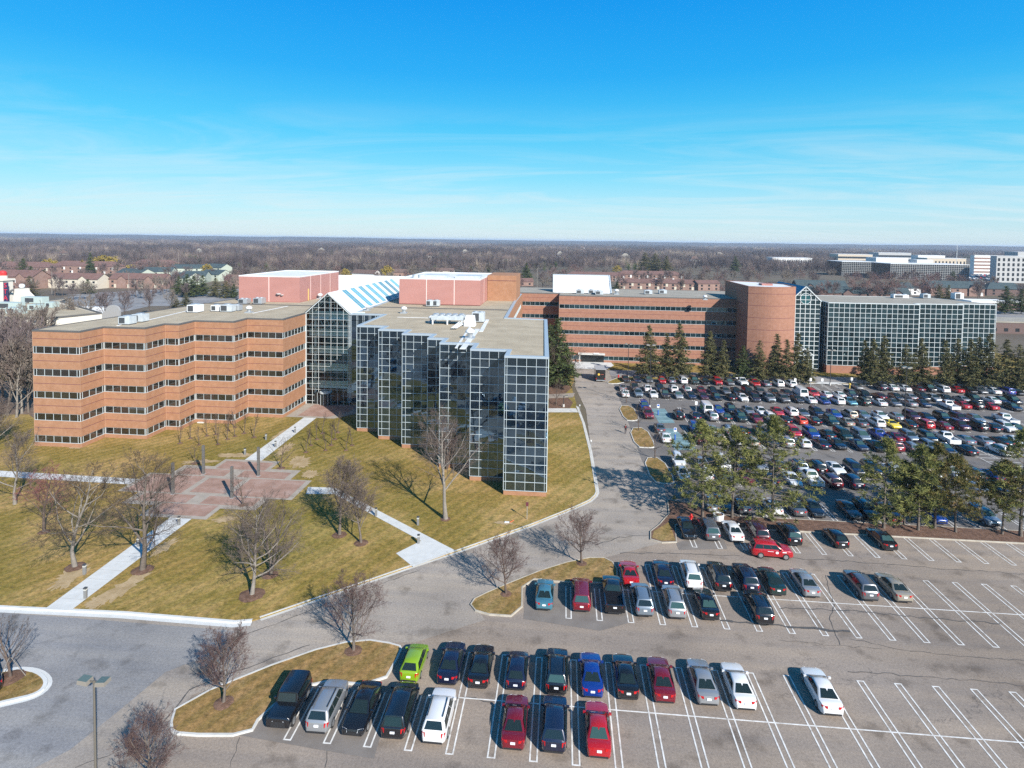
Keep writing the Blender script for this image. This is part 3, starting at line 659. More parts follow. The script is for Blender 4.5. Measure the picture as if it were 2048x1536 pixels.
# --- glass wing with stepped bays
GW = [(-38.65, 126), (-38.65, 109.1), (-33.2, 109.1), (-33.2, 105.2), (-27.75, 105.2), (-27.75, 101.3), (-22.3, 101.3), (-22.3, 97.3), (-19.4, 97.3), (-19.4, 93.3), (-13.7, 93.3), (-13.7, 88.7), (-8.05, 88.7), (-8.05, 84.2), (-1.85, 84.2), (-3.2, 124.4), (-11.8, 125.6), (-12.6, 161.2), (-12.6, 182), (-45.9, 182), (-45.9, 126)]
gw = thing('glass_wing', 'right office wing of stepped dark mirror glass bays with white mullions', 'office building', (0, 0, 0))
MB().prism(GW, 0.0, 0.82).build('wall', BRICK, gw)
pc = ccw(GW); core = offset(pc, 0.25)
MB().prism(core, 0.8, ROOF_Z-0.05).build('core', mat('dark_interior', (0.012, 0.012, 0.014), 0.9), gw)
def chain(poly): return list(zip(poly, poly[1:]+poly[:1]))
for i, (p, q) in enumerate(chain(pc)):
    if max(p[1], q[1]) > 126.5 or (abs(p[1]-126) < .1 and abs(q[1]-126) < .1 and min(p[0], q[0]) < -45.95): continue
    if abs(p[1]-125.6) < 0.7 and min(p[0], q[0]) > -12 and max(p[1], q[1]) > 124: 
        if abs(p[0]-q[0]) > 5: continue
    curtain(p, q, 0.82, ROOF_Z, 15, gw, 1.4, seed=40+i)
curtain((-46.6, 126), (-38.65, 126), 0.82, ROOF_Z, 15, gw, 1.4, seed=77)
bw = MB(); zz = 0.8
for (a, c) in sorted(WIN): bw.prism([(-12.9, 125.4), (-11.8, 125.4), (-12.5, 181), (-13.4, 181)], zz, a); zz = c
bw.prism([(-12.9, 125.4), (-11.8, 125.4), (-12.5, 181), (-13.4, 181)], zz, ROOF_Z-0.02); bw.build('court_wall', BRICK, gw)
for j, (a, c) in enumerate(WIN[:3]): ribbon((-11.8, 126.5), (-12.5, 180), a, c, gw, seed=500+j)
MB().sheet(offset(pc, 0.35), ROOF_Z+0.02).build('roof', GRAVEL, gw)
parapet(GW, ROOF_Z, gw, COPING, 0.55, 0.2, lap=0.1)
b = MB(); b.box(-45.6, 139.4, ROOF_Z+0.03, -12.9, 140.0, ROOF_Z+0.18); b.build('roof_joint', COPING_D, gw)
for p, q, w in (((912, 697), (940, 655), 0.35), ((925, 699), (955, 659), 0.9), ((975, 640), (962, 664), 0.7), ((795, 635), (870, 637), 0.2)):
    p, q = G(*p, ROOF_Z), G(*q, ROOF_Z); b = MB(); b.bar((*p, ROOF_Z+0.08), (*q, ROOF_Z+0.08), w, 0.08); b.build('roof_walkway', MEMB, gw)

# --- atrium between the wings: glass gable, trusses and galleries inside, ridge roof with skylight strips
at = thing('glass_atrium', 'glazed entrance atrium with gabled glass front between the two wings', 'atrium', (0, 0, 0))
AX0, AX1, AY, EV, AP = -56.1, -46.3, 126.0, 20.15, 24.7
m_clear = bpy.data.materials.new('atrium_glass'); m_clear.use_nodes = True; nt = m_clear.node_tree
for n_ in list(nt.nodes):
    if n_.type == 'BSDF_PRINCIPLED': nt.nodes.remove(n_)
tr = nd(nt, 'ShaderNodeBsdfTransparent', Color=(0.92, 0.98, 0.96, 1)); gl = nd(nt, 'ShaderNodeBsdfGlossy', Roughness=0.02, Color=(0.9, 0.95, 0.95, 1))
fr = nd(nt, 'ShaderNodeFresnel', IOR=1.4); mx = nd(nt, 'ShaderNodeMixShader')
nt.links.new(fr.outputs[0], mx.inputs[0]); nt.links.new(tr.outputs[0], mx.inputs[1]); nt.links.new(gl.outputs[0], mx.inputs[2]); nt.links.new(mx.outputs[0], nt.nodes['Material Output'].inputs['Surface'])
xm = (AX0+AX1)/2
MB().add([(AX0, AY, 0.1), (AX1, AY, 0.1), (AX1, AY, EV), (xm, AY, AP-0.2), (AX0, AY, EV)], ((0, 1, 2, 3, 4),)).build('glass_front', m_clear, at)
b = MB(); us = [i*(AX1-AX0)/7 for i in range(8)]
for u in us:
    x = AX0+u; zt = EV + (AP-EV)*(1-abs(x-xm)/(xm-AX0)); b.bar((x, AY-0.03, 0.1), (x, AY-0.03, zt), 0.06, 0.1, up=(0, 1, 0))
for i in range(20):
    z = 0.82 + i*1.292
    if z < EV+0.1: b.bar((AX0, AY-0.035, z), (AX1, AY-0.035, z), 0.05, 0.08, up=(0, 1, 0))
    elif z < AP-0.4:
        k = (AP-z)/(AP-EV)*(xm-AX0); b.bar((xm-k, AY-0.035, z), (xm+k, AY-0.035, z), 0.05, 0.08, up=(0, 1, 0))
b.bar((AX0-0.25, AY-0.1, EV), (xm, AY-0.1, AP), 0.16, 0.3, up=(0, 1, 0)); b.bar((AX1+0.2, AY-0.1, EV), (xm, AY-0.1, AP), 0.16, 0.3, up=(0, 1, 0))
b.bar((AX0-0.1, AY-0.05, 0.1), (AX0-0.1, AY-0.05, EV), 0.3, 0.3, up=(0, 1, 0))
b.build('mullion_grid', FRAME_W, at)
INT = mat('gallery_white', (0.80, 0.84, 0.80), 0.6); INTG = mat('gallery_green_glass', (0.42, 0.54, 0.50), 0.15)
b = MB()
for k in range(1, 6):
    z = 0.1 + k*3.88
    if z < 20.5: b.box(AX0+0.1, AY+1.3, z-0.55, AX1+3, AY+9, z, 0); b.box(AX0+0.1, AY+1.2, z, AX1+3, AY+1.26, z+1.0, 1); b.box(AX0+0.1, AY+1.15, z+1.0, AX1+3, AY+1.32, z+1.1, 0)
b.build('gallery', [INT, INTG], at)
b = MB(); b.box(AX0+0.1, AY+9, 0.1, AX1+3, AY+9.3, 19.4, 0); b.box(AX0+0.2, AY+6, 0.1, AX1+3, AY+6.3, 3.4, 1); b.box(-55, AY+3.5, 0.1, -51.5, AY+3.8, 5.5, 1); b.build('back_wall', [mat('atrium_back', (0.42, 0.48, 0.46), 0.5), BRICK2], at)
b = MB()
for k in range(3):
    y = AY + 0.9 + k*3
    b.bar((AX0+0.2, y, 18.9), (AX1, y, 18.9), 0.14, 0.2); b.bar((AX0+0.2, y, 17.2), (AX1, y, 17.2), 0.1, 0.14)
    for i in range(6):
        x = AX0+0.4+i*1.55; b.bar((x, y, 17.2), (x+0.78, y, 18.9), 0.07, 0.07); b.bar((x+0.78, y, 18.9), (x+1.55, y, 17.2), 0.07, 0.07)
    b.bar((xm, y, 18.9), (xm, y, AP-0.4), 0.16, 0.16); b.bar((AX0+0.3, y, EV), (xm, y, AP-0.45), 0.12, 0.2); b.bar((AX1, y, EV), (xm, y, AP-0.45), 0.12, 0.2)
b.build('roof_truss', INT, at)
b = MB(); b.box(AX0+1.0, AY+1.8, 0.1, AX0+1.5, AY+2.3, 19.5); b.box(AX0+8.6, AY+2.0, 0.1, AX0+9.0, AY+2.4, 19.5); b.build('column', INT, at)
# doors
for x in (-54.2, -49.6):
    d = MB().box(x, AY-0.12, 0.12, x+1.3, AY-0.07, 2.7).build('door', mat('dark_door_glass', (0.012, 0.015, 0.016), 0.05), at)
    MB().bar((x+0.65, AY-0.13, 0.12), (x+0.65, AY-0.13, 2.7), 0.06, 0.04, up=(0, 1, 0)).build('door_stile', FRAME, d)
b = MB(); b.tube((-51.6, AY-0.25, 0.12), (-51.6, AY-0.25, 2.75), 1.15, n=20); b.build('revolving_door', mat('door_glass', (0.02, 0.03, 0.03), 0.06), at)
b = MB(); b.tube((-51.6, AY-0.25, 2.75), (-51.6, AY-0.25, 3.05), 1.3, n=20)
for i in range(8):
    t = math.pi*2*i/8; b.bar((-51.6+1.17*math.cos(t), AY-0.25+1.17*math.sin(t), 0.12), (-51.6+1.17*math.cos(t), AY-0.25+1.17*math.sin(t), 2.75), 0.07, 0.07)
b.build('revolving_door_frame', FRAME, at)
# ridge roof
RY = 178.5
b = MB()
b.quad((AX1+0.35, AY-0.3, EV+0.25), (AX1+0.35, RY, EV+0.25), (xm, RY, AP+0.12), (xm, AY-0.3, AP+0.12)); b.quad((AX0-0.35, RY, EV+0.25), (AX0-0.35, AY-0.3, EV+0.25), (xm, AY-0.3, AP+0.12), (xm, RY, AP+0.12))
b.quad((AX1+0.35, RY, EV+0.25), (AX0-0.35, RY, EV+0.25), (xm, RY, AP+0.12), (xm, RY, AP+0.11)); b.build('roof', WHITE, at)
SKY = pane_glass('skylight_glass', (0.09, 0.26, 0.31), 0.04, 1.5, 0.01); b = MB(); fm = MB(); rr = random.Random(3)
def slope(y, t, up=0.03):
    x = xm+(AX1+0.35-xm)*t; z = AP+0.12+(EV+0.13-AP)*t; return (x+up*0.6, y, z+up)
for i in range(8):
    y = AY + 7.5 + i*5.4
    sk = arrays('skylight', [slope(y, 0.04), slope(y, 0.96), slope(y+2.7, 0.96), slope(y+2.7, 0.04)], [(0, 1, 2, 3)], SKY, at, attr=[rr.uniform(0.2, 1)])
    fb = MB()
    for t in (0.04, 0.27, 0.5, 0.73, 0.96): fb.bar(slope(y, t, 0.05), slope(y+2.7, t, 0.05), 0.09, 0.07)
    for yy in (y, y+1.35, y+2.7): fb.bar(slope(yy, 0.04, 0.05), slope(yy, 0.96, 0.05), 0.08, 0.07)
    fb.build('skylight_bar', COPING, sk)
b = MB(); b.box(AX1+0.25, AY-0.2, EV-0.1, AX1+0.8, RY, EV+0.24); b.build('gutter', COPING, at)
# white pitched roof behind
t = thing('atrium_monitor', 'white sloped roof monitor behind the glazed ridge', 'rooftop monitor')
MB().add([(-74.0, 176, 20.3), (-45.9, 176, 20.3), (-45.9, 182, 25.1), (-74.0, 182, 25.1), (-74.0, 190, 20.3), (-45.9, 190, 20.3)], ((0, 1, 2, 3), (3, 2, 5, 4), (0, 3, 4), (1, 5, 2))).build('roof', WHITE, t)
b = MB(); b.prism([(-86, 172.02), (-45.9, 182.02), (-12.6, 182.02), (-12.6, 200), (-86, 200)], 0, 20.0); b.build('wall', BRICK, t)

# --- rear brick block
FB = [(-15, 187), (-1, 187), (-1, 181), (55, 181), (78, 190), (78, 209), (-15, 209)]
fb = thing('rear_brick_block', 'long rear brick office block with five ribbon window rows facing the lot', 'office building')
WIN_F = [(a+0.0, c) for a, c in WIN]
storeys(FB, fb, BRICK2, lambda i, p, q: (abs(p[1]-q[1]) < .1 and p[1] < 188 and q[0] > p[0]) or (abs(p[0]+1) < .1 and abs(q[0]+1) < .1), glass=GLASS_FAR, seed=1200)
MB().sheet(offset(ccw(FB), 0.3), ROOF_Z+0.05).build('roof', GRAVEL2, fb); parapet(FB, ROOF_Z, fb, COPING_D, 0.3, 0.14)
b = MB(); b.box(5.0, 179.2, 2.6, 13.0, 181.05, 2.95); b.box(5.3, 179.4, 0.12, 5.6, 179.7, 2.6); b.build('entrance_canopy', CONC, fb)
b = MB(); b.box(6.0, 180.9, 0.12, 12.8, 180.98, 2.5); b.build('entrance_glass', mat('dark_door_glass', (0.012, 0.015, 0.016), 0.05), fb)
b = MB(); b.box(9.6, 179.0, 2.9, 11.2, 179.3, 3.3); b.build('entrance_sign', WHITE, fb)
mo = thing('roof_monitor', 'white sloped roof monitor standing on the rear brick block', 'rooftop monitor')
MB().add([(-2.9, 191, 20.26), (15.4, 191, 20.26), (15.1, 196.5, 25.6), (-3.1, 196.5, 25.6), (-2.9, 199, 20.26), (15.4, 199, 20.26)], ((0, 1, 2, 3), (3, 2, 5, 4), (0, 3, 4), (1, 5, 2))).build('roof', WHITE, mo)
b = MB()
for i in range(42): x = -2.7+i*0.44; b.bar((x, 190.97, 20.3), (x-0.005*i*0, 196.45, 25.63), 0.05, 0.05)
b.build('standing_seam', mat('seam_white', (0.66, 0.69, 0.72), 0.5), mo)
b = MB(); b.bar((15.45, 190.9, 20.3), (15.15, 196.5, 25.7), 0.4, 0.3); b.bar((-3.0, 190.9, 20.3), (-3.15, 196.5, 25.7), 0.25, 0.2); b.bar((-3.2, 196.5, 25.7), (15.2, 196.5, 25.7), 0.2, 0.25); b.build('edge_trim', COPING, mo)

# --- curved brick tower
tw = thing('brick_tower', 'windowless brick tower with curved front at the end of the rear block', 'tower')
tp = [(51.5, 194), (51.5, 170.2)]
for i in range(1, 16):
    t = i/16; tp.append((51.5+13.1*t, 170.2 - 2.1*math.sin(math.pi*t) + 1.0*t))
tp += [(64.6, 171.2), (65.5, 182), (60, 190)]
MB().prism(tp, 0, 24.75).build('wall', BRICK2, tw)
b = MB(); tpc = ccw(tp)
for zb in (22.9, 19.6, 16.2, 12.9, 9.6):
    A = offset(tpc, -0.012); n = len(tpc)
    for i in range(n): j = (i+1) % n; b.quad((*A[i], zb), (*A[j], zb), (*A[j], zb+0.12), (*A[i], zb+0.12))
b.build('brick_band', BAND, tw)
MB().sheet(offset(tpc, 0.3), 24.78).build('roof', MEMB, tw); parapet(tp, 24.75, tw, BRICK2, 0.28, 0.2)
b = MB(); b.box(57, 176, 24.8, 60, 179, 25.3); b.build('roof_hatch', PINK, tw)

# --- gabled glass link and far glass block
gx0, gz = 65.0, 0
lk = thing('glass_gable_link', 'white framed glass gable with round window beside the brick tower', 'atrium')
LY = 178.0
ax, azp = atY(1612, 573, LY); ex, ezp = atY(1641, 602, LY)
hw = ex-ax; lx = ax-hw
def gable_grid(x0, x1, xa, y, z0, ze, za, nx, dz, mm, parent, glass, seed):
    V = [(x0, y, z0), (x1, y, z0), (x1, y, ze), (xa, y, za), (x0, y, ze)]
    g_ = arrays('glass_front', V, [(0, 1, 2, 3, 4)], glass, parent, attr=[0.4])
    b = MB()
    for i in range(nx+1):
        x = x0+(x1-x0)*i/nx; zt = ze+(za-ze)*(1-abs(x-xa)/(xa-x0)); b.bar((x, y-0.04, z0), (x, y-0.04, zt), 0.16, 0.12, up=(0, 1, 0))
    z = z0
    while z < za-0.3:
        k = (x1-x0)/2 if z < ze else (za-z)/(za-ze)*(x1-x0)/2
        b.bar((xa-k, y-0.045, z), (xa+k, y-0.045, z), 0.14, 0.1, up=(0, 1, 0)); z += dz
    b.bar((x0-0.2, y-0.1, ze-0.15), (xa, y-0.1, za), 0.25, 0.35, up=(0, 1, 0)); b.bar((x1+0.2, y-0.1, ze-0.15), (xa, y-0.1, za), 0.25, 0.35, up=(0, 1, 0))
    b.build('mullion_grid', FRAME_W, parent); return g_
gable_grid(lx, ex, ax, LY, 0.8, ezp, azp, 6, 1.33, None, lk, GLASS_FAR, 5)
b = MB(); n = 20; zc = ezp+0.6
for i in range(n):
    t0, t1 = 2*math.pi*i/n, 2*math.pi*(i+1)/n
    b.bar((ax+1.55*math.cos(t0), LY-0.12, zc+1.55*math.sin(t0)), (ax+1.55*math.cos(t1), LY-0.12, zc+1.55*math.sin(t1)), 0.14, 0.16, up=(0, 1, 0))
b.build('round_window_frame', FRAME_W, lk)
b = MB(); b.tube((ax, LY-0.02, zc), (ax, LY-0.06, zc), 1.5, n=24); b.build('round_window', mat('teal_glass', (0.02, 0.08, 0.09), 0.05), lk)
b = MB(); b.quad((ex+0.2, LY, ezp), (ex+0.2, LY+22, ezp), (ax, LY+22, azp), (ax, LY, azp)); b.quad((lx-0.2, LY+22, ezp), (lx-0.2, LY, ezp), (ax, LY, azp), (ax, LY+22, azp)); b.build('roof', mat('dark_blue_roof', (0.03, 0.07, 0.13), 0.3, 0.3), lk)
curtain((ex, LY), (ex+0.9, 181), 0.8, ezp, 15, lk, 1.4, GLASS_FAR, FRAME, 61); curtain((ex+0.9, 181), (75.6, 181), 0.8, 20.2, 15, lk, 1.4, GLASS_FAR, FRAME, 62)
b = MB(); b.prism([(lx-3, LY+0.1), (ex, LY+0.1), (ex+0.6, 181.2), (76, 181.2), (76, 200), (lx-3, 200)], 0, 20.0); b.build('core', mat('dark_interior', (0.012, 0.012, 0.014), 0.9), lk)
# small gabled entrance porch in front
po = MB(); pcx, pzz = atY(1609, 697, 172.0); px0, pz0 = atY(1598, 708, 172.0)
for s in (-1, 1):
    po.bar((pcx, 172, pzz), (pcx+s*2.6, 172, pzz-2.0), 0.3, 0.5, up=(0, 1, 0)); po.bar((pcx+s*2.3, 172, 0.1), (pcx+s*2.3, 172, pzz-1.8), 0.25, 0.25)
    po.quad((pcx, 172, pzz), (pcx+s*2.6, 172, pzz-2.0), (pcx+s*2.6, 177.9, pzz-2.0), (pcx, 177.9, pzz))
po.bar((pcx-2.3, 172, pzz-1.9), (pcx+2.3, 172, pzz-1.9), 0.2, 0.2); po.build('entrance_porch', FRAME_W, lk)
gbk = thing('rear_glass_block', 'far right office block of white gridded dark glass behind the conifers', 'office building')
z0 = 2.4
x_a, x_b, x_c = XR(1834, 178.4, 20.2), XR(1918, 180.8, 20.2), XR(1993, 180.8, 20.2)
GB = [(75.6, 176.1), (x_a-0.6, 176.1), (x_a-0.6, 178.4), (x_b-0.4, 178.4), (x_b-0.4, 180.8), (x_c, 180.8), (x_c-7, 200), (75.6, 200)]
MB().prism(GB, 0, z0).build('wall', BRICK2, gbk); MB().prism(offset(ccw(GB), 0.2), z0-0.01, 20.15).build('core', mat('dark_interior', (0.012, 0.012, 0.014), 0.9), gbk)
for i, (p, q) in enumerate(chain(ccw(GB))):
    if i in (5, 6): continue
    curtain(p, q, z0, 20.2, 13, gbk, 1.42, GLASS_FAR, FRAME_W, 80+i, 0.105, 0.105)
MB().sheet(offset(ccw(GB), 0.3), 20.25).build('roof', GRAVEL2, gbk); parapet(GB, 20.2, gbk, FRAME_W, 0.3, 0.12)

# ---------------------------------------------------------------- roof plant
def rooftop_unit(px, py, w, d, h, label, m=None, z=ROOF_Z, fans=1, rz=0.0):
    x, y = G(px, py, z)
    t = thing('rooftop_unit', label, 'rooftop air conditioner', (x, y, z+0.05), rz, 'air conditioning units on the roofs')
    b = MB(); b.box(-w/2, -d/2, 0.15, w/2, d/2, h); b.build('casing', m or DUCT, t, bevel=0.04)
    b = MB(); b.box(-w/2+0.1, -d/2+0.1, 0, w/2-0.1, d/2-0.1, 0.15); b.build('curb', DGREY, t)
    b = MB(); b.box(-w*0.42, -d/2-0.015, 0.3, w*0.1, -d/2, h-0.15)
    b.build('grille', DGREY, t)
    for i in range(fans):
        f = MB(); f.tube((-w/2+(i+0.5)*w/fans, 0, h), (-w/2+(i+0.5)*w/fans, 0, h+0.18), min(w/fans, d)*0.36, n=14); f.build('fan_cowl', STEEL, t)
    return t
rooftop_unit(255, 649, 2.2, 2.0, 1.5, 'pale grey rooftop unit nearest the front left corner of the brick wing', DUCT)
rooftop_unit(281, 644, 2.2, 2.0, 1.5, 'pale grey rooftop unit just behind the front left roof unit', DUCT)
rooftop_unit(391, 625, 2.4, 2.4, 1.7, 'white box unit with louvre left of the cluster on the brick wing roof', WHITE)
rooftop_unit(434, 623, 1.8, 1.8, 1.4, 'small white unit at the left end of the roof cluster', WHITE)
rooftop_unit(456, 624, 2.6, 1.9, 1.6, 'grey louvred unit in the middle of the roof cluster', DUCT)
rooftop_unit(474, 622, 1.8, 1.6, 1.3, 'dark grey unit at the right end of the roof cluster', STEEL)
rooftop_unit(489, 608, 2.2, 2.2, 1.3, 'grey unit against the left pink plant room wall', STEEL, fans=2)
rooftop_unit(519, 608, 2.2, 2.2, 1.5, 'grey unit beside the pink plant room, second from its corner', STEEL, fans=2)
rooftop_unit(860, 613, 1.6, 1.6, 1.5, 'small grey condenser before the right pink plant room, left of its twin', DUCT)
rooftop_unit(873, 613, 1.6, 1.6, 1.5, 'small grey condenser before the right pink plant room, right of its twin', DUCT)
rooftop_unit(957, 644, 2.4, 2.4, 2.0, 'grey twin fan chiller right of the white hood on the glass wing roof', DUCT, fans=2)
for px, py, lab in ((1160, 588, 'first'), (1184, 588, 'second'), (1198, 590, 'third'), (1296, 589, 'fourth'), (1325, 588, 'fifth')):
    rooftop_unit(px, py, 2.4, 2.0, 1.3, 'low grey unit on the rear block roof, %s from the left' % lab, DUCT)
rooftop_unit(1799, 597, 4.5, 2.0, 1.2, 'long white unit on the far glass block roof', WHITE, fans=3)
rooftop_unit(1850, 597, 2.2, 2.0, 1.4, 'square grey unit near the middle step of the far glass block roof', DUCT)
rooftop_unit(1914, 599, 2.6, 2.2, 2.0, 'tall pale unit near the right end of the far glass block roof', WHITE)
def vent(px, py, label, s=1.0, z=ROOF_Z):
    x, y = G(px, py, z); t = thing('roof_vent', label, 'roof vent', (x, y, z+0.04), 0, 'mushroom vents on the roofs')
    MB().box(-0.7*s, -0.7*s, 0, 0.7*s, 0.7*s, 0.25*s).build('curb', STEEL, t)
    MB().lathe([(0.35*s, 0.25*s), (0.42*s, 0.9*s), (0.72*s, 0.95*s), (0.62*s, 1.25*s), (0.3*s, 1.5*s), (0.0, 1.55*s)]).build('cowl', WHITE, t, smooth=True)
vent(498, 626, 'white mushroom vent on the brick wing roof beside the walkway strip')
vent(640, 598, 'white mushroom vent close to the atrium gable on the brick wing')
vent(808, 627, 'white mushroom vent near the atrium gutter on the glass wing')
vent(940, 678, 'white mushroom vent near the stepped edge of the glass wing roof', 1.15)
vent(863, 645, 'white mushroom vent left of the big chiller bank', 0.9)
vent(735, 622, 'low pink vent beside the atrium eave', 0.9)
vent(1233, 589, 'grey mushroom vent on the rear block roof', 1.1)
vent(1410, 600, 'grey mushroom vent near the tower on the rear block roof', 0.9)
def chiller():
    x, y = G(897, 648, ROOF_Z); t = thing('chiller_bank', 'long grey bank of fan coils on legs in the middle of the glass wing roof', 'chiller', (x, y, ROOF_Z+0.05))
    MB().box(-3.2, -1.5, 0.9, 3.2, 1.5, 1.7).build('casing', DUCT, t, bevel=0.05)
    for i in range(5):
        for j in range(2): MB().tube((-2.55+i*1.27, -0.72+j*1.44, 1.7), (-2.55+i*1.27, -0.72+j*1.44, 1.95), 0.52, n=16).build('fan_cowl', STEEL, t)
    for i in range(3):
        for j in (-1, 1): MB().box(-3.0+i*2.9, j*1.3-0.12, 0, -2.75+i*2.9, j*1.3+0.12, 0.9).build('leg', WHITE, t)
    x, y = G(940, 652, ROOF_Z); h = thing('air_intake_hood', 'white tapered intake hood with pipes between chiller and twin fan unit', 'roof vent', (x, y, ROOF_Z+0.05))
    MB().add([(-1.1, -0.9, 0), (1.1, -0.9, 0), (1.1, 0.9, 0), (-1.1, 0.9, 0), (-0.8, 0.1, 2.0), (0.8, 0.1, 2.0), (0.8, 0.9, 2.0), (-0.8, 0.9, 2.0)], ((3, 2, 1, 0), (4, 5, 6, 7), (0, 1, 5, 4), (1, 2, 6, 5), (2, 3, 7, 6), (3, 0, 4, 7))).build('hood', WHITE, h)
    b = MB()
    for k in range(4): b.tube((-1.3-k*0.28, 0.2, 0.35+0.1*k), (-1.6-k*0.3, -5.6, 0.35), 0.1, n=8)
    b.build('pipe', WHITE, h)
chiller()
# ---------------------------------------------------------------- vehicles: built about their own base, nose towards +Y
def paint(name, c, metal=0.15, rough=0.28): return mat('paint_'+name, c, rough, metal, 0.5, coat=1.0)
PAINTS = {'white': paint('white', (0.64, 0.64, 0.635), 0.0), 'silver': paint('silver', (0.33, 0.34, 0.35), 0.5, 0.35), 'grey': paint('grey', (0.13, 0.135, 0.145), 0.4), 'black': paint('black', (0.008, 0.008, 0.010), 0.0, 0.2),
    'navy': paint('navy', (0.009, 0.012, 0.032), 0.1), 'blue': paint('blue', (0.008, 0.035, 0.21), 0.2), 'pale blue': paint('pale_blue', (0.18, 0.22, 0.26), 0.4, 0.33), 'teal': paint('teal', (0.075, 0.22, 0.29), 0.4, 0.3),
    'red': paint('red', (0.36, 0.010, 0.016), 0.1), 'dark red': paint('dark_red', (0.16, 0.008, 0.018), 0.2), 'maroon': paint('maroon', (0.055, 0.008, 0.016), 0.2), 'orange red': paint('orange_red', (0.55, 0.06, 0.03), 0.0), 'lime green': paint('lime_green', (0.20, 0.34, 0.012), 0.1),
    'yellow': paint('yellow', (0.75, 0.55, 0.01), 0.0), 'beige': paint('beige', (0.34, 0.30, 0.235), 0.35, 0.35), 'dark green': paint('dark_green', (0.010, 0.028, 0.025), 0.1), 'dark brown': paint('dark_brown', (0.03, 0.018, 0.014), 0.2)}
CGLASS = mat('car_glass', (0.012, 0.020, 0.020), 0.03, ior=1.6); CGLASS2 = mat('car_glass_teal', (0.035, 0.072, 0.066), 0.05, ior=1.6)
TYRE = mat('tyre_rubber', (0.015, 0.015, 0.015), 0.9); RIM = mat('alloy_rim', (0.42, 0.43, 0.44), 0.35, 0.7); HEADL = mat('headlight_lens', (0.72, 0.75, 0.78), 0.08, 0.2, ior=1.6)
TAILL = mat('taillight_lens', (0.42, 0.01, 0.012), 0.12); PLATE = mat('number_plate', (0.75, 0.77, 0.80), 0.5); TRIM = mat('black_trim', (0.02, 0.02, 0.022), 0.6); CHROME = mat('chrome', (0.6, 0.61, 0.62), 0.15, 0.9)

# type: L, W, H, wheel radius, lower profile (y, z) nose->tail as fractions of L, cabin (base front, roof front, roof back, base back), ground gap
CT = {
 'sedan':     dict(L=4.75, W=1.83, H=1.45, r=0.325, prof=[(.5,.50),(.485,.68),(.44,.76),(.36,.83),(.2,.92),(.0,.95),(-.2,.97),(-.33,1.0),(-.43,1.0),(-.485,.92),(-.5,.62)], cab=(.23,.04,-.19,-.36), top=.64),
 'coupe':     dict(L=4.45, W=1.85, H=1.28, r=0.33, prof=[(.5,.46),(.485,.60),(.44,.68),(.36,.76),(.15,.86),(.0,.88),(-.2,.92),(-.33,.95),(-.43,.96),(-.485,.88),(-.5,.58)], cab=(.18,-.02,-.17,-.37), top=.60),
 'hatchback': dict(L=4.05, W=1.74, H=1.50, r=0.31, prof=[(.5,.50),(.485,.70),(.45,.80),(.36,.88),(.25,.97),(.0,1.0),(-.2,1.02),(-.36,1.04),(-.46,1.02),(-.485,.92),(-.5,.6)], cab=(.29,.10,-.33,-.465), top=.66),
 'wagon':     dict(L=4.80, W=1.80, H=1.50, r=0.325, prof=[(.5,.50),(.485,.68),(.44,.76),(.36,.84),(.2,.93),(.0,.96),(-.2,.98),(-.36,1.0),(-.465,1.0),(-.488,.9),(-.5,.6)], cab=(.23,.06,-.38,-.472), top=.66),
 'suv':       dict(L=4.70, W=1.90, H=1.74, r=0.37, prof=[(.5,.62),(.485,.86),(.455,.98),(.36,1.05),(.22,1.12),(.0,1.14),(-.2,1.15),(-.38,1.16),(-.465,1.14),(-.488,1.0),(-.5,.66)], cab=(.25,.09,-.40,-.472), top=.70),
 'minivan':   dict(L=5.05, W=1.98, H=1.74, r=0.345, prof=[(.5,.56),(.485,.76),(.45,.86),(.40,.93),(.30,1.02),(.0,1.06),(-.2,1.07),(-.38,1.08),(-.47,1.07),(-.488,.95),(-.5,.62)], cab=(.33,.13,-.42,-.48), top=.70),
 'pickup':    dict(L=5.60, W=1.96, H=1.84, r=0.39, prof=[(.5,.66),(.488,.90),(.46,1.03),(.38,1.10),(.24,1.16),(.0,1.17),(-.10,1.17),(-.12,1.17)], cab=(.25,.12,-.07,-.11), top=.70),
 'van':       dict(L=5.50, W=2.02, H=2.10, r=0.36, prof=[(.5,.62),(.485,.86),(.46,1.0),(.42,1.08),(.36,1.16),(.0,1.2),(-.2,1.2),(-.4,1.2),(-.48,1.2),(-.494,1.0),(-.5,.66)], cab=(.37,.25,-.45,-.488), top=.82),
 'off roader':dict(L=4.35, W=1.88, H=1.82, r=0.41, prof=[(.5,.70),(.495,.98),(.48,1.08),(.36,1.12),(.16,1.14),(.0,1.15),(-.2,1.15),(-.4,1.15),(-.48,1.15),(-.49,1.0),(-.5,.7)], cab=(.15,.10,-.45,-.482), top=.84),
}
def loft(stations, m, name, parent, smooth=True):
    k = len(stations[0]); V = [p for s in stations for p in s]; F = []
    for i in range(len(stations)-1):
        for j in range(k): F.append((i*k+j, i*k+(j+1) % k, (i+1)*k+(j+1) % k, (i+1)*k+j))
    b = MB(); b.add(V, F); b.F.append(list(range(k-1, -1, -1))); b.M.append(0); o = (len(stations)-1)*k; b.F.append([o+i for i in range(k)]); b.M.append(0)
    return b
def smooth_by_angle(o, ang=38):
    me = o.data; me.polygons.foreach_set('use_smooth', [True]*len(me.polygons))
    try: me.set_sharp_from_angle(angle=R(ang))
    except Exception: pass
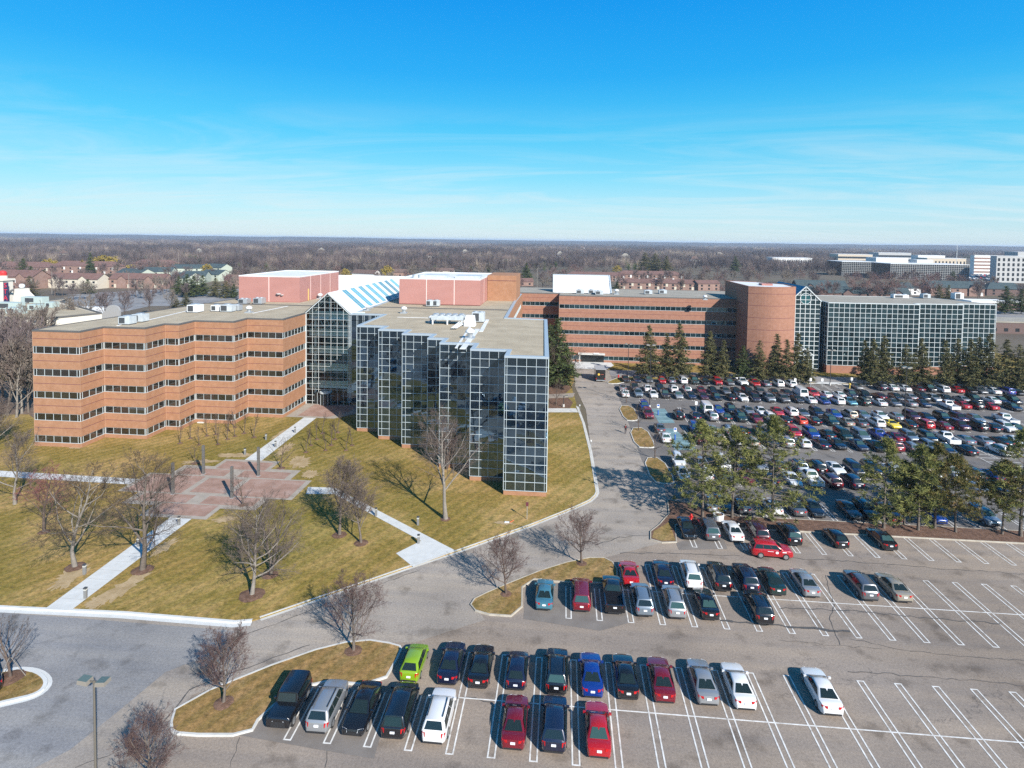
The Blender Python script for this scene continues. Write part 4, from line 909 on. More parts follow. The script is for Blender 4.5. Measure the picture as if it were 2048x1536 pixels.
def vehicle(kind, front_glass=0, rack=False, sunroof=False):
    c = CT[kind]; L, W_, H, rw = c['L'], c['W'], c['H'], c['r']; hw = W_/2; gap = 0.20 if kind not in ('suv', 'pickup', 'off roader') else 0.28
    root = thing('parked_car', 'x', 'car')
    prof = [(y*L, z) for y, z in c['prof']]
    tops = sorted(prof, key=lambda p: -p[0])
    st = []
    boxy = kind in ('off roader', 'van')
    tpk = 0.05 if boxy else (0.10 if kind == 'pickup' else 0.20)
    fine = []                                   # closer stations at the ends so that nose and tail round off in plan
    for (a, za), (d_, zd) in zip(tops[:-1], tops[1:]):
        m_ = 3 if abs(a) > 0.38*L or abs(d_) > 0.38*L else 1
        for q_ in range(m_): fine.append((a+(d_-a)*q_/m_, za+(zd-za)*q_/m_))
    fine.append(tops[-1])
    for i, (y, z) in enumerate(fine):
        e = abs(y)/(L/2); w = hw*(1 - tpk*e**9 - (0.0 if boxy else 0.05)*max(0, (e-0.97)/0.03))
        zb = gap + (0.14 if e > 0.985 else (0.05 if e > 0.93 else 0)); zm = zb + (z-zb)*0.5; sh = zb+(z-zb)*0.86
        half = [(w*0.90, zb), (w*0.985, zb+0.10*(z-zb)), (w, zm), (w*0.985, sh), (w*0.93, z-0.02), (w*0.62, z+0.022), (0, z+0.034)]
        st.append([(x, y, zz) for x, zz in half] + [(-x, y, zz) for x, zz in reversed(half[:-1])])
    st.reverse()
    b = loft(st, None, 'body', root)
    # cabin shell
    yf, yrf, yrb, yb = [v*L for v in c['cab']]; tw = hw*c['top']; bw = hw*0.93
    def ztop(y): 
        for (a, za), (d, zd) in zip(tops[:-1], tops[1:]):
            if a >= y >= d: return za+(zd-za)*(a-y)/(a-d)
        return tops[-1][1]
    zf, zr = ztop(yf)-0.03, ztop(yb)-0.03; Hs = H-0.05
    def sec(y, zb_, wb, zt, wt):
        half = [(wb, zb_), (wb*0.55+wt*0.45+0.03, zb_+(zt-zb_)*0.5), (wt+0.02, zt-0.055), (wt-0.07, zt), (0, zt+0.035)]
        return [(x, y, z) for x, z in half] + [(-x, y, z) for x, z in reversed(half[:-1])]
    zmid = ztop((yrf+yrb)/2)-0.03
    cab = [sec(yb, zr, bw*0.96, zr+0.02, bw*0.93), sec(yrb, ztop(yrb)-0.03, bw, Hs-0.02, tw*0.98), sec((yrf*0.35+yrb*0.65), zmid, bw, Hs+0.012, tw), sec((yrf*0.75+yrb*0.25), zmid, bw, Hs+0.01, tw), sec(yrf, ztop(yrf)-0.03, bw, Hs-0.025, tw*0.97), sec(yf, zf, bw*0.95, zf+0.02, bw*0.9)]
    k = len(cab[0]); V = [p for s in cab for p in s]; F = [(i*k+j, i*k+(j+1) % k, (i+1)*k+(j+1) % k, (i+1)*k+j) for i in range(len(cab)-1) for j in range(k)]
    b.add(V, F); b.F.append([b.n-len(V)+j for j in range(k-1, -1, -1)]); b.M.append(0); b.F.append([b.n-k+j for j in range(k)]); b.M.append(0)
    if kind == 'pickup':
        y1 = -0.105*L; y0 = -0.5*L; zt = 1.12
        b.box(-hw*0.99, y0, gap+0.08, hw*0.99, y1, 0.66)
        for s in (-1, 1): b.box(min(s*hw*0.99, s*hw*0.86), y0, 0.66, max(s*hw*0.99, s*hw*0.86), y1, zt)
        b.box(-hw*0.86, y0, 0.66, hw*0.86, y0+0.1, zt-0.02); b.box(-hw*0.86, y1-0.06, 0.66, hw*0.86, y1, zt-0.02)
    # arches: lips over the wheels
    wy = (0.31*L, -0.29*L) if kind != 'off roader' else (0.33*L, -0.27*L)
    body = b.build('body', PAINTS['white'], root); smooth_by_angle(body)
    body.material_slots[0].link = 'OBJECT'
    def glass_quad(mb, a, bb, cc, d, u0, u1, v0, v1, off, n=1):
        a, bb, cc, d = map(Vector, (a, bb, cc, d)); nn = (bb-a).cross(d-a).normalized()*off
        def P_(u, v): return a*(1-u)*(1-v)+bb*u*(1-v)+cc*u*v+d*(1-u)*v+nn
        mb.quad(P_(u0, v0), P_(u1, v0), P_(u1, v1), P_(u0, v1))
    gm = CGLASS2 if front_glass else CGLASS
    # windshield / rear window
    q = MB(); glass_quad(q, (bw*0.9, yf, zf+0.03), (-bw*0.9, yf, zf+0.03), (-tw*0.97+0.05, yrf, Hs-0.03), (tw*0.97-0.05, yrf, Hs-0.03), 0.04, 0.96, 0.05, 0.93, 0.035)
    q.build('windshield', gm, root)
    q = MB(); glass_quad(q, (-bw*0.93, yb, zr+0.03), (bw*0.93, yb, zr+0.03), (tw*0.98-0.05, yrb, Hs-0.03), (-tw*0.98+0.05, yrb, Hs-0.03), 0.07, 0.93, 0.08 if kind in ('sedan', 'coupe') else 0.12, 0.92, 0.035)
    q.build('rear_window', gm, root)
    for s in (1, -1):
        q = MB(); A = [(s*bw, yf, zf+0.03), (s*bw, yb, zr+0.03), (s*(tw+0.03), yrb, Hs-0.05), (s*(tw+0.03), yrf, Hs-0.05)]
        if s < 0: A = [A[1], A[0], A[3], A[2]]
        nd_ = 3 if kind in ('suv', 'minivan', 'wagon', 'van', 'off roader') else 2
        if kind == 'van': cuts = ((0.03, 0.30),) if s > 0 else ((0.70, 0.97),)
        else: cuts = [(0.045+i*0.92/nd_+0.006, 0.045+(i+1)*0.92/nd_-0.012) for i in range(nd_)]
        for (u0, u1) in cuts: glass_quad(q, *A, u0, u1, 0.1, 0.9, -0.05)
        q.build('side_window', CGLASS, root)
    # wheels
    for s in (1, -1):
        for y in wy:
            x = s*(hw-0.13); q = MB(); q.tube((x-s*0.09, y, rw), (x+s*0.135, y, rw), rw, n=16); w = q.build('wheel', TYRE, root)
            q = MB(); q.tube((x+s*0.13, y, rw), (x+s*0.146, y, rw), rw*0.64, n=12); q.build('rim', RIM, w)
    # lamps
    zl = tops[1][1]
    for s in (1, -1):
        q = MB(); z1 = zl-0.02; yy = L/2
        q.add([(s*hw*0.42, yy*0.975, z1-0.13), (s*hw*0.80, yy*0.945, z1-0.13), (s*hw*0.83, yy*0.90, z1+0.05), (s*hw*0.46, yy*0.945, z1+0.04), (s*hw*0.42, yy*1.004, z1-0.13), (s*hw*0.84, yy*0.962, z1-0.13), (s*hw*0.885, yy*0.90, z1+0.06), (s*hw*0.46, yy*0.965, z1+0.07)],
              ((0, 1, 5, 4), (1, 2, 6, 5), (2, 3, 7, 6), (3, 0, 4, 7), (4, 5, 6, 7))); q.build('headlight', HEADL, root)
        q = MB(); zt = (tops[-2][1] if kind != 'pickup' else 1.06); h = 0.17 if kind in ('sedan', 'coupe', 'pickup') else 0.30; kx = 1.0 if boxy or kind == 'pickup' else 0.90; xx0, xx1 = (0.50*kx, 0.965*kx) if kind in ('sedan', 'coupe') else (0.70*kx, 0.965*kx)
        yb_ = -L/2; lift = 0.0 if kind in ('sedan', 'coupe', 'pickup') else 0.02
        q.add([(s*hw*xx0, yb_*1.006, zt-h+lift), (s*hw*xx1, yb_*0.96, zt-h+lift), (s*hw*xx1, yb_*0.955, zt+lift), (s*hw*xx0, yb_*0.995, zt+lift), (s*hw*xx0, yb_*0.95, zt-h+lift), (s*hw*xx0, yb_*0.95, zt+lift), (s*hw*min(0.985, xx1*1.06), yb_*0.89, zt-h+lift), (s*hw*min(0.985, xx1*1.06), yb_*0.89, zt+lift)],
              ((0, 1, 2, 3), (4, 0, 3, 5), (1, 6, 7, 2), (3, 2, 7, 5))); q.build('taillight', TAILL, root)
        q = MB(); q.box(min(s*hw*0.95, s*(hw+0.16)), yf-0.35, zf+0.04, max(s*hw*0.95, s*(hw+0.16)), yf-0.22, zf+0.2); mi = q.build('mirror', PAINTS['white'], root); mi.material_slots[0].link = 'OBJECT'
    q = MB(); q.box(-0.55, L/2*0.965, 0.36, 0.55, L/2*1.004, zl-0.16); q.build('grille', TRIM, root)
    q = MB(); q.box(-0.17, -L/2*1.012, zl-0.02 if kind in ('sedan', 'coupe') else zl-0.12, 0.17, -L/2*0.98, (zl+0.12) if kind in ('sedan', 'coupe') else zl+0.02); q.build('number_plate', PLATE, root)
    q = MB(); q.box(-hw*0.70, -L/2*1.003, 0.26, hw*0.70, -L/2*0.97, 0.40); q.build('bumper', TRIM, root)
    if rack:
        for s in (1, -1): q = MB(); q.bar((s*tw*0.86, yrf-0.2, H+0.035), (s*tw*0.86, yrb+0.25, H+0.035), 0.05, 0.06); q.build('roof_rail', TRIM, root)
    if sunroof:
        q = MB(); q.sheet([(-tw*0.62, yrf-0.75), (tw*0.62, yrf-0.75), (tw*0.62, yrf-0.2), (-tw*0.62, yrf-0.2)], H+0.01); q.build('sunroof', CGLASS, root)
    if kind == 'off roader':
        q = MB(); q.tube((0, -L/2-0.02, 0.98), (0, -L/2-0.24, 0.98), 0.38, n=16); q.build('spare_wheel', TYRE, root)
    return remember(root)
PROTO = {}
def proto(kind, fg=0, rack=False, sun=False):
    key = (kind, fg, rack, sun)
    if key not in PROTO: PROTO[key] = [vehicle(kind, fg, rack, sun), False]
    return PROTO[key]
CARS = []
def car(px, Yn, kind, col, face, row, rz=0.0, dy=0.0, fg=0, rack=None, sun=False):
    "px: pixel column of the bumper nearest the camera; Yn: that bumper's place up the lot; face N(ose)/T(ail) shown"
    CARS.append(dict(px=px, Yn=Yn+dy, kind=kind, col=col, face=face, row=row, rz=rz, fg=fg, rack=rack, sun=sun))
def parse(row, Yn, txt, jit=0.25):
    rr = random.Random(row)
    for tok in txt.split(';'):
        a = tok.split()
        if not a: continue
        px = float(a[0]); face = a[1]; kind = {'s': 'sedan', 'c': 'coupe', 'h': 'hatchback', 'w': 'wagon', 'u': 'suv', 'm': 'minivan', 'p': 'pickup', 'v': 'van', 'j': 'off roader'}[a[2]]
        col = ' '.join(a[3:]); car(px, Yn, kind, col, face, row, rz=rr.gauss(0, 0.012), dy=rr.uniform(-jit, jit), fg=rr.random() < 0.25)
parse('row under the conifers', 155.9, "1253 N s black;1276 N s navy;1300 N s grey;1326 N h red;1346 T s pale blue;1369 T u white;1392 N u dark green;1414 N s black;1439 N u red;1463 N s grey;1490 N p white;1515 N s red;1537 T s pale blue;1563 T u white;1588 T u white;1721 N s grey;1770 T u navy;1793 T s white;1818 T s white;1846 T s maroon;1869 N u black;1895 T u white;1924 T s red;1950 N s black;1971 N s grey;1998 T s white;2026 T u blue;2046 N s black")
parse('back half of farthest double row', 146.4, "1247 T s silver;1271 N u dark brown;1297 T s white;1322 N u navy;1350 T u white;1377 T u silver;1406 N s dark red;1430 N s black;1456 N s grey;1477 N s black;1501 N m black;1526 N u grey;1555 N s black;1581 N s navy;1609 T v white;1633 N u red;1660 T s white;1687 T s white;1711 N u navy;1738 N p black;1768 T s maroon;1803 N s black;1831 T s silver;1856 N u black;1880 N s silver;1904 N s black;1936 T s silver;1961 N u black;1996 T s white;2016 N s navy;2040 N u black")
parse('front half of farthest double row', 140.7, "1252 T s white;1279 N u pale blue;1309 N s white;1333 N u dark brown;1360 N s silver;1386 N s navy;1411 N s maroon;1438 N s black;1468 T s black;1491 N s white;1515 N m navy;1545 N u pale blue;1574 N u grey;1602 N s black;1628 T s white;1655 N s blue;1684 T u white;1709 N s teal;1736 T u dark green;1769 T s white;1798 N s grey;1830 T s silver;1857 N s navy;1938 T s red;1964 T u black;1993 T s red;2040 N s black")
car(1912, 139.2, 'pickup', 'white', 'T', 'front half of farthest double row', rz=0.04)
parse('back half of middle double row', 129.6, "1291 N u blue;1442 N s blue;1467 N u black;1503 N s pale blue;1529 N s white;1562 N s red;1590 T u white;1613 N s grey;1642 N u navy;1678 N s blue;1709 T u beige;1737 N s pale blue;1772 N s white;1803 T s silver;1836 N u maroon;1866 N s navy;1899 N u black;1932 N u maroon;1965 N s pale blue;2030 T p white")
car(1418, 129.4, 'van', 'white', 'T', 'back half of middle double row')
parse('front half of middle double row', 124.0, "1299 N u dark red;1362 T u black;1396 T s navy;1429 T u silver;1458 T s dark green;1488 N u dark green;1519 N s dark red;1550 N u white;1578 T s black;1609 T h orange red;1637 T s black;1672 N u dark green;1703 T s beige;1731 T s grey;1764 T u white;1796 N c yellow;1830 T s black;1863 T u red;1900 T s dark red;1935 N u maroon;1972 T u black;1999 T s black;2028 N u white;2050 N s black")
parse('back half of nearer double row', 115.1, "1323 T s grey;1395 N u blue;1429 T s silver;1463 T u silver;1492 T s navy;1528 N s black;1563 N s grey;1596 N u red;1632 N u blue;1665 T s dark green;1698 N m dark green;1734 N m pale blue;1773 T p blue;1803 T s dark red;1832 N u pale blue;1870 N u black;1912 T p white;1946 T s pale blue;1982 T s silver;2022 T s dark green;2050 N s white")
parse('front half of nearer double row', 109.4, "1335 T s white;1406 N u dark red;1445 T u beige;1480 T s white;1512 T w beige;1550 N s navy;1582 T u silver;1616 T w white;1654 T s navy;1686 N s black;1730 N s navy;1766 N s black;1801 T u dark red;1835 T w silver;1876 N u pale blue;1907 N s navy;1949 T s black")
car(2018, 109.6, 'suv', 'white', 'T', 'front half of nearer double row', rz=0.12)
parse('back half of row behind pines', 97.2, "1362 N u white;1408 T s silver;1452 N u white;1491 N s black;1528 N s silver;1567 T s grey;1608 T u pale blue;1645 T u black;1684 N c white;1722 N u navy;1757 N u black;1802 T u white;1845 T s silver;1882 T p beige;1925 N u white;1964 T m navy;2003 T s blue;2040 N s white")
parse('front half of row behind pines', 91.8, "1371 N s white;1417 T u white;1460 N s grey;1502 N s dark red;1550 T s navy;1596 N s white;1637 T p white;1676 T u maroon;1719 T u navy;1836 N s white;1880 N s grey;1970 T s silver;2012 N s black")
parse('row beyond the planting strip', 81.6, "1430 T s silver;1457 N s black;1491 T s grey;1556 T s white;1603 T s grey;1640 N s black;1714 N s black;1749 N u black;1797 N s red;1884 N h blue;1992 N u pale blue", 0.1)
NEAR = []
parse('row along the planting strip', 73.7, "1381 N s black;1427 T m grey;1476 T s white;1527 T u maroon;1592 T u black;1686 T h black;1783 T s black", 0.1)
parse('middle row far side', 62.9, "1263 T c red;1333 T s navy;1391 T u white;1449 T u black;1504 T u navy;1558 T s dark green;1627 T s silver;1743 T u grey;1811 T s beige", 0.1)
parse('middle row near side', 57.8, "1088 T s teal;1164 T m dark red;1230 T p black;1290 T u pale blue;1356 T u silver;1423 T s black;1532 T u black", 0.1)
parse('near row far side', 46.8, "817 T h lime green;893 T s navy;955 T s black;1031 T h navy;1113 T u black;1185 T s blue;1256 T s black;1331 T s dark red;1418 T s silver;1493 T s white;1668 T s white", 0.12)
parse('near row near side', 41.2, "554 N j black;631 T u silver;704 N s black;783 T m black;866 T u white;1025 T s dark red;1108 T u navy;1199 T s red", 0.1)
def ordinal(n): return ['first', 'second', 'third', 'fourth', 'fifth', 'sixth', 'seventh', 'eighth', 'ninth', 'tenth', 'eleventh', 'twelfth', 'thirteenth', 'fourteenth', 'fifteenth', 'sixteenth', 'seventeenth', 'eighteenth', 'nineteenth', 'twentieth'][n] if n < 20 else '%dth' % (n+1)
def place_cars():
    rows = {}
    for c in CARS: rows.setdefault(c['row'], []).append(c)
    used = {}
    DESC = {'off roader': 'off-roader'}
    for row, cs in rows.items():
        cs.sort(key=lambda c: c['px'])
        seen = {}
        for c in cs:
            d = '%s %s' % (c['col'], c['kind']); c['d'] = d
        for i, c in enumerate(cs):
            same = [k for k in cs if k['d'] == c['d'] and k['face'] == c['face']]; j = same.index(c)
            f = 'nose' if c['face'] == 'N' else 'tail'
            if len(same) == 1: lab = '%s showing its %s, the only one in the %s' % (c['d'], f, row)
            else:
                nb = cs[i-1]['d'] if i else None; nb2 = cs[i+1]['d'] if i+1 < len(cs) else None
                if nb and len([k for k in range(1, len(cs)) if cs[k]['d'] == c['d'] and cs[k]['face'] == c['face'] and cs[k-1]['d'] == nb]) == 1: lab = '%s showing its %s, right of a %s, %s' % (c['d'], f, nb, row)
                elif nb2 and len([k for k in range(len(cs)-1) if cs[k]['d'] == c['d'] and cs[k]['face'] == c['face'] and cs[k+1]['d'] == nb2]) == 1: lab = '%s showing its %s, left of a %s, %s' % (c['d'], f, nb2, row)
                else: lab = '%s showing its %s, %s such from the road, %s' % (c['d'], f, ordinal(j), row)
            w = lab.split()
            if len(w) > 16: lab = lab.replace('showing its nose', 'nose out').replace('showing its tail', 'tail out')
            if len(lab.split()) > 16: lab = lab.replace(' out', '', 1)
            c['lab'] = lab
    for c in CARS:
        rack = c['rack'] if c['rack'] is not None else (c['kind'] in ('suv', 'wagon') and c['col'] in ('white', 'silver', 'pale blue', 'black'))
        pr_ = proto(c['kind'], int(c['fg']), rack, c['sun'])
        L = CT[c['kind']]['L']; X = XR(c['px'], c['Yn'], 0.35); Y = c['Yn']+L/2
        rz = c['rz'] + (0 if c['face'] == 'T' else math.pi)
        if not pr_[1]:
            o = pr_[0]; pr_[1] = True; o.location = (X, Y, 0.02); o.rotation_euler = (0, 0, rz); tag(o, c['lab'], None, 'cars parked in the lots')
        else: o = dup(pr_[0], (X, Y, 0.02), rz, None, c['lab'], 'cars parked in the lots')
        o['category'] = {'pickup': 'pickup truck', 'van': 'van', 'minivan': 'minivan', 'suv': 'suv'}.get(c['kind'], 'car')
        for ch in o.children_recursive if False else KIDSOF(o):
            nm = ch.name.split('.')[0]
            if nm in ('body', 'mirror'): ch.material_slots[0].link = 'OBJECT'; ch.material_slots[0].material = PAINTS[c['col']]
        c['o'] = o
def KIDSOF(o): return list(o.children)
# a car pulling out, side on
CARS.append(dict(px=1545, Yn=68.6, kind='suv', col='red', face='N', row='aisle', rz=0, fg=0, rack=False, sun=False))
CARS.append(dict(px=0, Yn=42.5, kind='sedan', col='black', face='T', row='road island edge', rz=0.5, fg=0, rack=False, sun=False))
place_cars()
def fix_specials():
    o = [c for c in CARS if c['row'] == 'aisle'][0]['o']; p = G(1545, 1117); o.location = (p[0], p[1]+0.7, 0.02); o.rotation_euler = (0, 0, R(-90))
    o['label'] = 'red suv with white door emblem driving side-on along the aisle'
    o.rotation_euler = (0, 0, R(-92))
    for ch in o.children:
        if ch.name.startswith('body'): pass
    e = MB(); pts = [(0.97, 0.45+0.17*math.cos(t), 0.82+0.15*math.sin(t)) for t in [2*math.pi*i/12 for i in range(12)]]
    e.add(pts, [tuple(range(12))]); e.add([(0.972, 1.05, 0.86), (0.972, 1.5, 0.86), (0.972, 1.5, 0.98), (0.972, 1.05, 0.98)], ((0, 1, 2, 3),)); e.add([(0.968, -0.6, 0.9), (0.968, 0.05, 0.9), (0.968, 0.05, 0.95), (0.968, -0.6, 0.95)], ((0, 1, 2, 3),))
    d = e.build('door_emblem', PLATE, o)
    o = [c for c in CARS if c['row'] == 'road island edge'][0]['o']; p = G(-8, 1400); o.location = (p[0]-2.6, p[1]+1.6, 0.02); o.rotation_euler = (0, 0, R(52)); o['label'] = 'black sedan cut by the frame edge beside the round road island'
    # green flank of the utility van
    for c in CARS:
        if c['kind'] == 'van' and 'middle' in c['row']:
            v = MB(); v.box(-1.03, -1.2, 0.5, -1.018, 0.9, 1.5); v.build('green_panel', mat('green_livery', (0.06, 0.28, 0.03), 0.4), c['o'])
            c['o']['label'] = 'white van with green side panel in the middle double row'
fix_specials()
# ---------------------------------------------------------------- trees
def bark(name, a, b): return noisy(name, [(0.3, a), (0.7, b)], 3.0, 6, 0.9, 0.2, 12, coord='obj')
BARK_GREY = bark('grey_bark', (0.095, 0.078, 0.064), (0.165, 0.14, 0.118)); BARK_PALE = bark('pale_bark', (0.155, 0.138, 0.118), (0.25, 0.225, 0.195)); BARK_BROWN = bark('brown_bark', (0.075, 0.055, 0.045), (0.13, 0.098, 0.08))
TWIG_GREY = mat('grey_twigs', (0.15, 0.118, 0.102), 0.9, spec=0.1); TWIG_RED = mat('reddish_twigs', (0.125, 0.082, 0.074), 0.9, spec=0.1); TWIG_BROWN = mat('brown_twigs', (0.095, 0.072, 0.058), 0.9, spec=0.1); TWIG_CRIM = mat('crimson_twigs', (0.22, 0.09, 0.09), 0.9, spec=0.1)
def tubes(S, n):
    "S rows: p(3) q(3) r0 r1 -> open n-sided tubes"
    S = np.asarray(S, dtype=np.float64); p, q = S[:, 0:3], S[:, 3:6]; d = q-p; L = np.linalg.norm(d, axis=1, keepdims=True); d = d/np.maximum(L, 1e-9)
    h = np.where(np.abs(d[:, 2:3]) < 0.9, np.array([[0, 0, 1.0]]), np.array([[1.0, 0, 0]])); a = np.cross(d, h); a /= np.linalg.norm(a, axis=1, keepdims=True); b = np.cross(d, a)
    t = 2*np.pi*np.arange(n)/n; c, s = np.cos(t)[None, :, None], np.sin(t)[None, :, None]
    ring = a[:, None, :]*c + b[:, None, :]*s
    V = np.concatenate([p[:, None, :] + ring*S[:, 6][:, None, None], q[:, None, :] + ring*S[:, 7][:, None, None]], axis=1).reshape(-1, 3)
    base = (np.arange(len(S))*2*n)[:, None, None]; i = np.arange(n); j = (i+1) % n
    F = (base + np.stack([i, j, n+j, n+i], axis=1)[None]).reshape(-1, 4)
    return V, F
def grow(h, seed, spread=0.5, trunk=0.22, up=0.35, levels=4, nb=(9, 6, 5, 5), lr=(0.62, 0.5, 0.5, 0.5), r0=None, crown_w=1.0, wob=0.16, stems=1, twig=0.006, leader=True, droop=0.0):
    rnd = random.Random(seed); big, small = [], []
    r0 = r0 or h*0.018
    def rvec(s): return Vector((rnd.gauss(0, s), rnd.gauss(0, s), rnd.gauss(0, s)))
    def branch(p, d, L, r, lev):
        n = 5 if lev == 0 else (4 if lev < 3 else 3); q = p.copy(); dd = d.normalized(); pts = [(q.copy(), dd.copy(), r)]
        for i in range(n):
            k = up*(0.35 if lev < 3 else 0.15) - droop*(lev >= 2)*0.2
            dd = (dd + rvec(wob*(0.6 if lev == 0 else 1.0)) + Vector((0, 0, k*0.5 if lev else 0.2))).normalized()
            q2 = q + dd*(L/n); ra = r*(1-0.72*i/n) ; rb = r*(1-0.72*(i+1)/n)
            (big if lev <= 1 else small).append((*q, *q2, max(ra, twig), max(rb, twig))); q = q2; pts.append((q.copy(), dd.copy(), rb))
        if lev >= levels: return
        m = nb[min(lev, len(nb)-1)]
        for j in range(m):
            t = (trunk + (1-trunk)*((j+0.4+rnd.uniform(-0.3, 0.3))/m)) if lev == 0 else 0.18 + 0.8*(j+rnd.random())/m
            t = min(0.98, max(0.02, t)); f = t*n; i = min(n-1, int(f)); a, da, rr = pts[i]; b_, db, rb = pts[i+1]
            pos = a.lerp(b_, f-i); az = rnd.uniform(0, 2*math.pi) if lev else (j*2.4+rnd.uniform(-.5, .5))
            ax = da.orthogonal().normalized(); ay = da.cross(ax); side = ax*math.cos(az) + ay*math.sin(az)
            ang = spread*rnd.uniform(0.7, 1.3)*(1.25 if lev == 0 and t < 0.5 else 1.0)
            nd_ = (da*math.cos(ang) + side*math.sin(ang)*crown_w).normalized()
            shape = (1.0 - 0.55*max(0, (t-0.35))/0.65) if lev == 0 else (1.05-0.5*t)
            branch(pos, nd_, L*lr[min(lev, len(lr)-1)]*shape*rnd.uniform(0.75, 1.2), max(twig, (rr*(1-(f-i))+rb*(f-i))*rnd.uniform(0.42, 0.62)), lev+1)
    for s in range(stems):
        d = Vector((0, 0, 1)) if stems == 1 else Vector((math.cos(s*2.4), math.sin(s*2.4), 2.3+rnd.random())).normalized()
        branch(Vector((0, 0, 0)), d, h*(0.86 if leader else 0.6), r0, 0)
    z = max(max(s[5] for s in small), max(s[5] for s in big)); k = h/z
    B = np.array(big)*1.0; S = np.array(small)*1.0
    B[:, :6] *= k; S[:, :6] *= k
    B[0, 6] *= 1.35
    return B, S
def bare_tree(px, py, h, label, seed, mt=None, mc=None, mulch=0.0, name='bare_tree', cat='tree', group='leafless trees on the lawns', loc=None, base_z=0.12, **kw):
    x, y = loc if loc else G(px, py); B, S = grow(h, seed, **kw)
    t = thing(name, label, cat, (x, y, base_z), 0, group)
    V, F = tubes(B, 7); arrays('trunk', V, F, mt or BARK_GREY, t, smooth=True)
    V, F = tubes(S, 3); arrays('crown', V, F, mc or TWIG_GREY, t)
    if mulch:
        r = random.Random(seed); b = MB(); pts = [(mulch*0.85*(1+r.uniform(-.08, .08))*math.cos(a), mulch*0.85*(1+r.uniform(-.08, .08))*math.sin(a)) for a in [2*math.pi*i/20 for i in range(20)]]
        b.add([(p[0], p[1], 0.015) for p in pts] + [(p[0]*0.6, p[1]*0.6, 0.09) for p in pts] + [(0, 0, 0.12)], [(i, (i+1) % 20, 20+(i+1) % 20, 20+i) for i in range(20)] + [(20+i, 20+(i+1) % 20, 40) for i in range(20)])
        b.build('mulch_ring', MULCH, t)
    return remember(t)
OVAL = dict(spread=0.78, trunk=0.20, up=0.85, nb=(20, 10, 7, 5), lr=(0.74, 0.52, 0.48, 0.5), levels=4, wob=0.12, leader=True, twig=0.0055)
ROUND = dict(spread=0.74, trunk=0.20, up=0.42, nb=(19, 11, 8, 6), lr=(0.62, 0.56, 0.5, 0.5), levels=4, wob=0.19, twig=0.006)
GI = 'rounded leafless trees on the parking islands'
bare_tree(1163, 1129, 6.6, 'oval leafless tree on the middle island, right one beside the red coupe', 11, BARK_BROWN, TWIG_RED, 0.7, group=GI, **OVAL)
bare_tree(1012, 1190, 6.4, 'oval leafless tree on the middle island beside the teal sedan', 12, BARK_BROWN, TWIG_RED, 0.7, group=GI, **OVAL)
bare_tree(707, 1304, 6.9, 'oval leafless tree on the near island behind the silver suv', 13, BARK_GREY, TWIG_RED, 0.9, group=GI, **OVAL)
bare_tree(447, 1409, 6.2, 'oval leafless tree on the near island left of the black off-roader', 14, BARK_GREY, TWIG_RED, 0.9, group=GI, **OVAL)
bare_tree(300, 1592, 5.9, 'leafless tree whose crown rises from the bottom frame edge', 15, BARK_GREY, TWIG_RED, 0.0, group=GI, base_z=0.02, **OVAL)
bare_tree(504, 1192, 10.8, 'broad grey leafless tree in the mulch ring nearest the front kerb', 21, BARK_PALE, TWIG_GREY, 1.5, **ROUND)
bare_tree(541, 1152, 8.6, 'dark leafless tree just behind the broad grey tree near the kerb', 22, BARK_GREY, TWIG_BROWN, 1.0, **dict(ROUND, stems=2, nb=(8, 6, 5, 4)))
bare_tree(285, 1142, 14.6, 'tallest dark leafless tree standing beside the front walk', 23, BARK_GREY, TWIG_BROWN, 1.3, **dict(ROUND, spread=0.7, nb=(15, 10, 8, 6), trunk=0.2, up=0.35))
bare_tree(150, 1136, 12.2, 'leafless tree on the left lawn with thick pale trunk', 24, BARK_PALE, TWIG_BROWN, 1.2, **dict(ROUND, spread=0.66, nb=(15, 10, 8, 6), trunk=0.2))
bare_tree(88, 1066, 9.0, 'small crimson-twigged tree left of the pale trunked tree', 25, BARK_BROWN, TWIG_CRIM, 0.8, **dict(ROUND, nb=(13, 9, 7, 6)))
bare_tree(30, 1010, 10.5, 'silvery grey leafless tree at the left frame edge above the walk', 26, BARK_PALE, TWIG_GREY, 0.0, **dict(ROUND, nb=(14, 10, 8, 6)))
bare_tree(-8, 900, 9.5, 'silvery leafless tree cut by the left frame edge beside the brick wing', 27, BARK_PALE, TWIG_GREY, 0.0, **ROUND)
bare_tree(679, 1072, 9.8, 'leafless tree in a mulch ring left of the diagonal walk', 28, BARK_GREY, TWIG_GREY, 1.1, **dict(ROUND, spread=0.62, up=0.6, trunk=0.3))
bare_tree(722, 1088, 8.0, 'smaller leafless tree between the diagonal walk and its taller neighbour', 29, BARK_GREY, TWIG_GREY, 1.0, **dict(ROUND, spread=0.6, up=0.6, trunk=0.25))
bare_tree(891, 1040, 15.0, 'tall leafless tree with bright forked trunk before the stepped glass bays', 30, BARK_PALE, TWIG_GREY, 0.8, **dict(ROUND, spread=0.62, nb=(13, 10, 8, 5), trunk=0.3, up=0.4))
bare_tree(893, 940, 7.5, 'reddish leafless tree clump close against the glass bays', 31, BARK_BROWN, TWIG_RED, 0.0, **dict(ROUND, stems=4, nb=(5, 6, 5, 4), up=0.8))
bare_tree(562, 938, 5.4, 'slender young tree in the upper right plaza bed', 32, BARK_BROWN, TWIG_BROWN, 0.8, **dict(OVAL, nb=(9, 5, 4, 3)))
bare_tree(486, 1012, 5.6, 'slender reddish young tree in the lower plaza bed', 33, BARK_BROWN, TWIG_RED, 0.8, **dict(OVAL, nb=(9, 5, 4, 3)))
bare_tree(391, 928, 3.6, 'short young tree in the upper left plaza bed', 34, BARK_BROWN, TWIG_BROWN, 0.8, **dict(OVAL, nb=(8, 5, 4, 3)))
